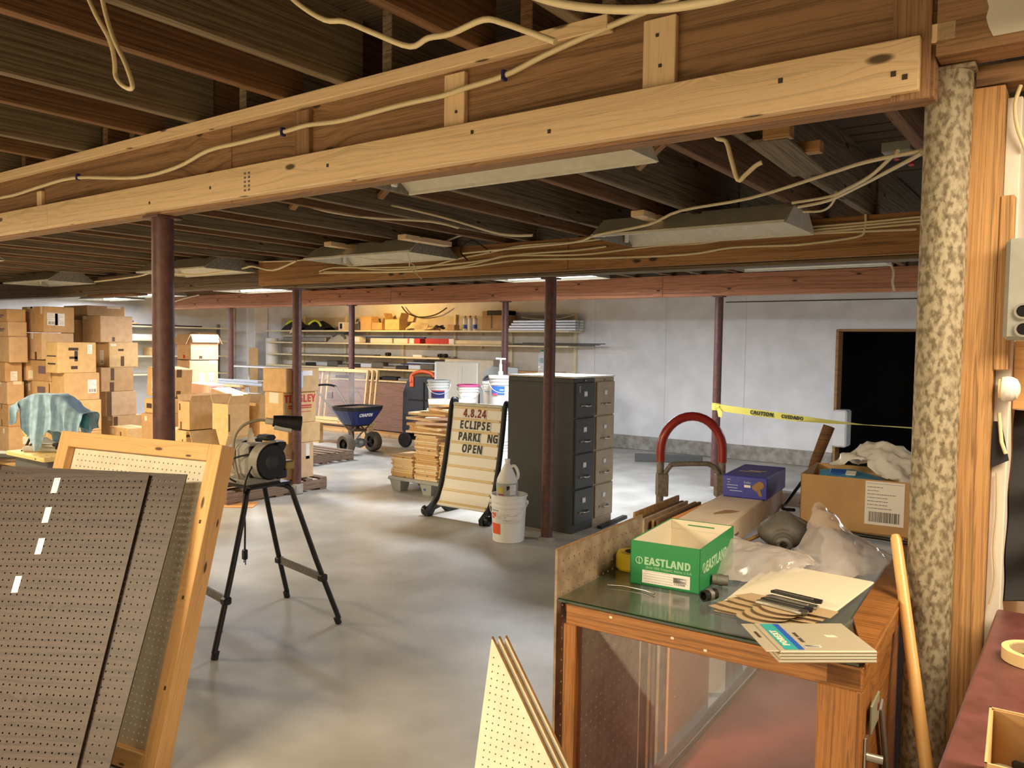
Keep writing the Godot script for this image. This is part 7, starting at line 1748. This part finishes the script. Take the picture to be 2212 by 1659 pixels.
# ---------- the workbench corner at the right edge ----------
func build_right() -> void:
	var m := MB.new()
	m.tube([V(-0.354, 1.12, -2.03), V(-0.049, 0.012, -1.407)], 0.0125, 14, 0.0145)
	m.tube([V(-0.356, 1.128, -2.034), V(-0.354, 1.12, -2.03)], 0.009, 14, 0.0125)
	solo(m, "broom_handle", "handle_plain", "long varnished wooden pole leaning on the pipe post beside the display case", "pole")
	var t := thing("workbench", "workbench with a dark maroon top at the right edge", "workbench", V(0, 0, 0))
	part(mb1(V(0.33, 0.97, -1.29), V(0.96, 0.03, 1.57), 0.004), "benchtop", "bench_red", t)
	for q: Array in [[-0.08, -2.0], [0.75, -2.0], [-0.02, -0.56], [0.75, -0.56]]: board(t, "leg", "oak_dark", V(q[0], 0, q[1]), V(q[0], 0.953, q[1]), 0.08, 0.08)
	part(mb1(V(0.40, 0.55, -1.28), V(0.70, 0.8, 1.3), 0.004), "under_cupboard", "oak_dark", t)
	# masking tape roll
	t = thing("masking_tape", "roll of cream masking tape lying on the maroon benchtop", "tape", V(-0.062, 0.986, -1.755))
	m = MB.new(); m.lathe([Vector2(0.042, 0.0), Vector2(0.055, 0.0), Vector2(0.055, 0.022), Vector2(0.042, 0.022)], 32)
	part(m, "tape_winding", "masking", t)
	m = MB.new(); m.lathe([Vector2(0.0415, 0.022), Vector2(0.040, 0.021), Vector2(0.040, 0.001), Vector2(0.0415, 0.0)], 32)
	part(m, "cardboard_core", "kraft", t)
	t = thing("tool_tray", "shallow cardboard box of tools on the maroon benchtop, lower right corner", "box", V(0.045, 0.986, -1.185), 0.06)
	open_tray(t, 0.27, 0.085, 0.18, "card_c", "card_b", 0.005)
	t = thing("spanner", "chrome combination spanner lying in the tool box", "spanner", V(0.0, 1.03, -1.17), 0.1)
	m = MB.new()
	m.prism(PackedVector2Array([Vector2(-0.055, 0.007), Vector2(-0.062, 0.017), Vector2(-0.074, 0.018), Vector2(-0.082, 0.012), Vector2(-0.070, 0.006), Vector2(-0.070, -0.006), Vector2(-0.082, -0.012), Vector2(-0.074, -0.018), Vector2(-0.062, -0.017), Vector2(-0.055, -0.007), Vector2(0.10, -0.006), Vector2(0.10, 0.006)]), 0.007, Transform3D(Basis(Vector3.RIGHT, -PI / 2), Vector3.ZERO))
	part(m, "spanner_body", "steel", t)
	t = thing("socket_rail", "black and chrome tool lying across the tool box", "tool", V(0.04, 1.03, -1.23), -0.05)
	part(mb1(V(0, 0, 0), V(0.16, 0.018, 0.022), 0.004), "chrome_bar", "steel", t)
	part(mb1(V(0.0, 0.012, -0.028), V(0.16, 0.026, 0.03), 0.01), "black_grip", "black_gloss", t)
	m = MB.new()
	var r := RandomNumberGenerator.new(); r.seed = 3
	for k in 40: m.cbox(V(r.randf_range(-0.12, 0.12), r.randf_range(0.0, 0.02), r.randf_range(-0.075, 0.075)), V(r.randf_range(0.015, 0.05), 0.012, r.randf_range(0.008, 0.016)), 0.003, Basis(Vector3.UP, r.randf_range(0, 3)))
	var st := solo(m, "loose_tools", "black_metal", "dark loose bits heaped in the bottom of the tool box", "tool bits", V(0.045, 0.998, -1.185), 0.06)
	st.set_meta("kind", "stuff")
	# metal box, plank, bell and coat on the partition
	t = thing("electrical_box", "grey metal electrical box with dark knockout holes on the partition", "electrical box", V(-0.088, 1.585, -2.045))
	part(mb1(V(0, 0.109, 0), V(0.14, 0.217, 0.07), 0.008), "box_body", "junction_grey", t)
	for q: Array in [[-0.034, 0.062], [-0.032, 0.024]]:
		m = MB.new(); m.lathe([Vector2(0, 0.0), Vector2(0.011, 0.0), Vector2(0.013, 0.004), Vector2(0, 0.004)], 16, Transform3D(Basis(Vector3.RIGHT, PI / 2), V(q[0], q[1], 0.034)))
		part(m, "knockout", "dark_hole", t)
		m = MB.new(); m.lathe([Vector2(0.0125, 0.0), Vector2(0.017, 0.0), Vector2(0.017, 0.006), Vector2(0.0125, 0.006), Vector2(0.0125, 0.0)], 16, Transform3D(Basis(Vector3.RIGHT, PI / 2), V(q[0], q[1], 0.034)))
		part(m, "knockout_ring", "steel_dull", t)
	t = thing("orange_plank", "orange pine plank fixed to the partition above the dark coat", "plank", V(0, 1.43, -2.15))
	board(t, "plank_board", "frame_pine", V(-0.143, 0.078, 0), V(0.3, 0.078, 0), 0.156, 0.02)
	t = thing("door_chime", "round white cover sticking out of the partition edge beside the orange plank", "chime", V(-0.158, 1.479, -2.062))
	m = MB.new(); m.lathe([Vector2(0, 0), Vector2(0.026, 0), Vector2(0.028, 0.008), Vector2(0.027, 0.018), Vector2(0.022, 0.028), Vector2(0.01, 0.034), Vector2(0, 0.035)], 22, Transform3D(Basis(Vector3.BACK, -PI / 2), V(0, 0, 0)))
	part(m, "cover", "white", t)
	m = MB.new(); m.lathe([Vector2(0, -0.006), Vector2(0.022, -0.006), Vector2(0.022, 0.0), Vector2(0, 0.0)], 18, Transform3D(Basis(Vector3.BACK, -PI / 2), V(0, 0, 0)))
	part(m, "back_plate", "masking", t)
	m = MB.new()
	var rows := []
	for i in 25:
		var l := []
		for j in 15:
			var u := j / 14.0; var v := i / 24.0
			l.append(V(-0.142 + u * 0.5, 1.425 - v * 0.44, -2.21 + 0.03 * sin(u * 17.0 + v * 3.0) * (0.3 + v) + 0.02 * sin(v * 19.0 + u * 6.0) + 0.05 * v))
		rows.append(l)
	rows.reverse()
	m.grid(rows, 0.006)
	solo(m, "hanging_coat", "coat_black", "black quilted coat hanging behind the workbench, right edge", "coat")
	m = MB.new(); m.tube([V(-0.163, 1.425, -2.075), V(-0.155, 1.36, -2.07), V(-0.146, 1.335, -2.07)], 0.004, 8)
	solo(m, "wall_bracket", "cable_cream", "thin cream bracket arm on the edge of the partition", "bracket")
	m = MB.new(); m.prism(PackedVector2Array([Vector2(-0.012, 0.055), Vector2(0.004, 0.055), Vector2(0.022, -0.03), Vector2(-0.012, -0.05)]), 0.004)
	solo(m, "black_cloth", "coat_black", "black cloth corner hanging by the bracket on the partition edge", "cloth", V(-0.162, 1.35, -2.078))
	m = MB.new(); m.tube(smooth_path([V(-0.163, 1.29, -2.083), V(-0.160, 1.2, -2.083), V(-0.163, 1.12, -2.083), V(-0.158, 1.05, -2.083), V(-0.166, 0.99, -2.08)]), 0.002, 6)
	solo(m, "thin_wire", "cable_grey", "thin wire running down the white partition edge to the bench", "wire")
	m = MB.new(); m.tube(smooth_path([V(-0.150, 2.14, -2.08), V(-0.158, 2.10, -2.07), V(-0.152, 2.05, -2.07), V(-0.135, 2.0, -2.08)]), 0.0045, 7)
	solo(m, "electrical_cable", "cable_cream", "cream cable curling down beside the stud top, right edge", "cable")
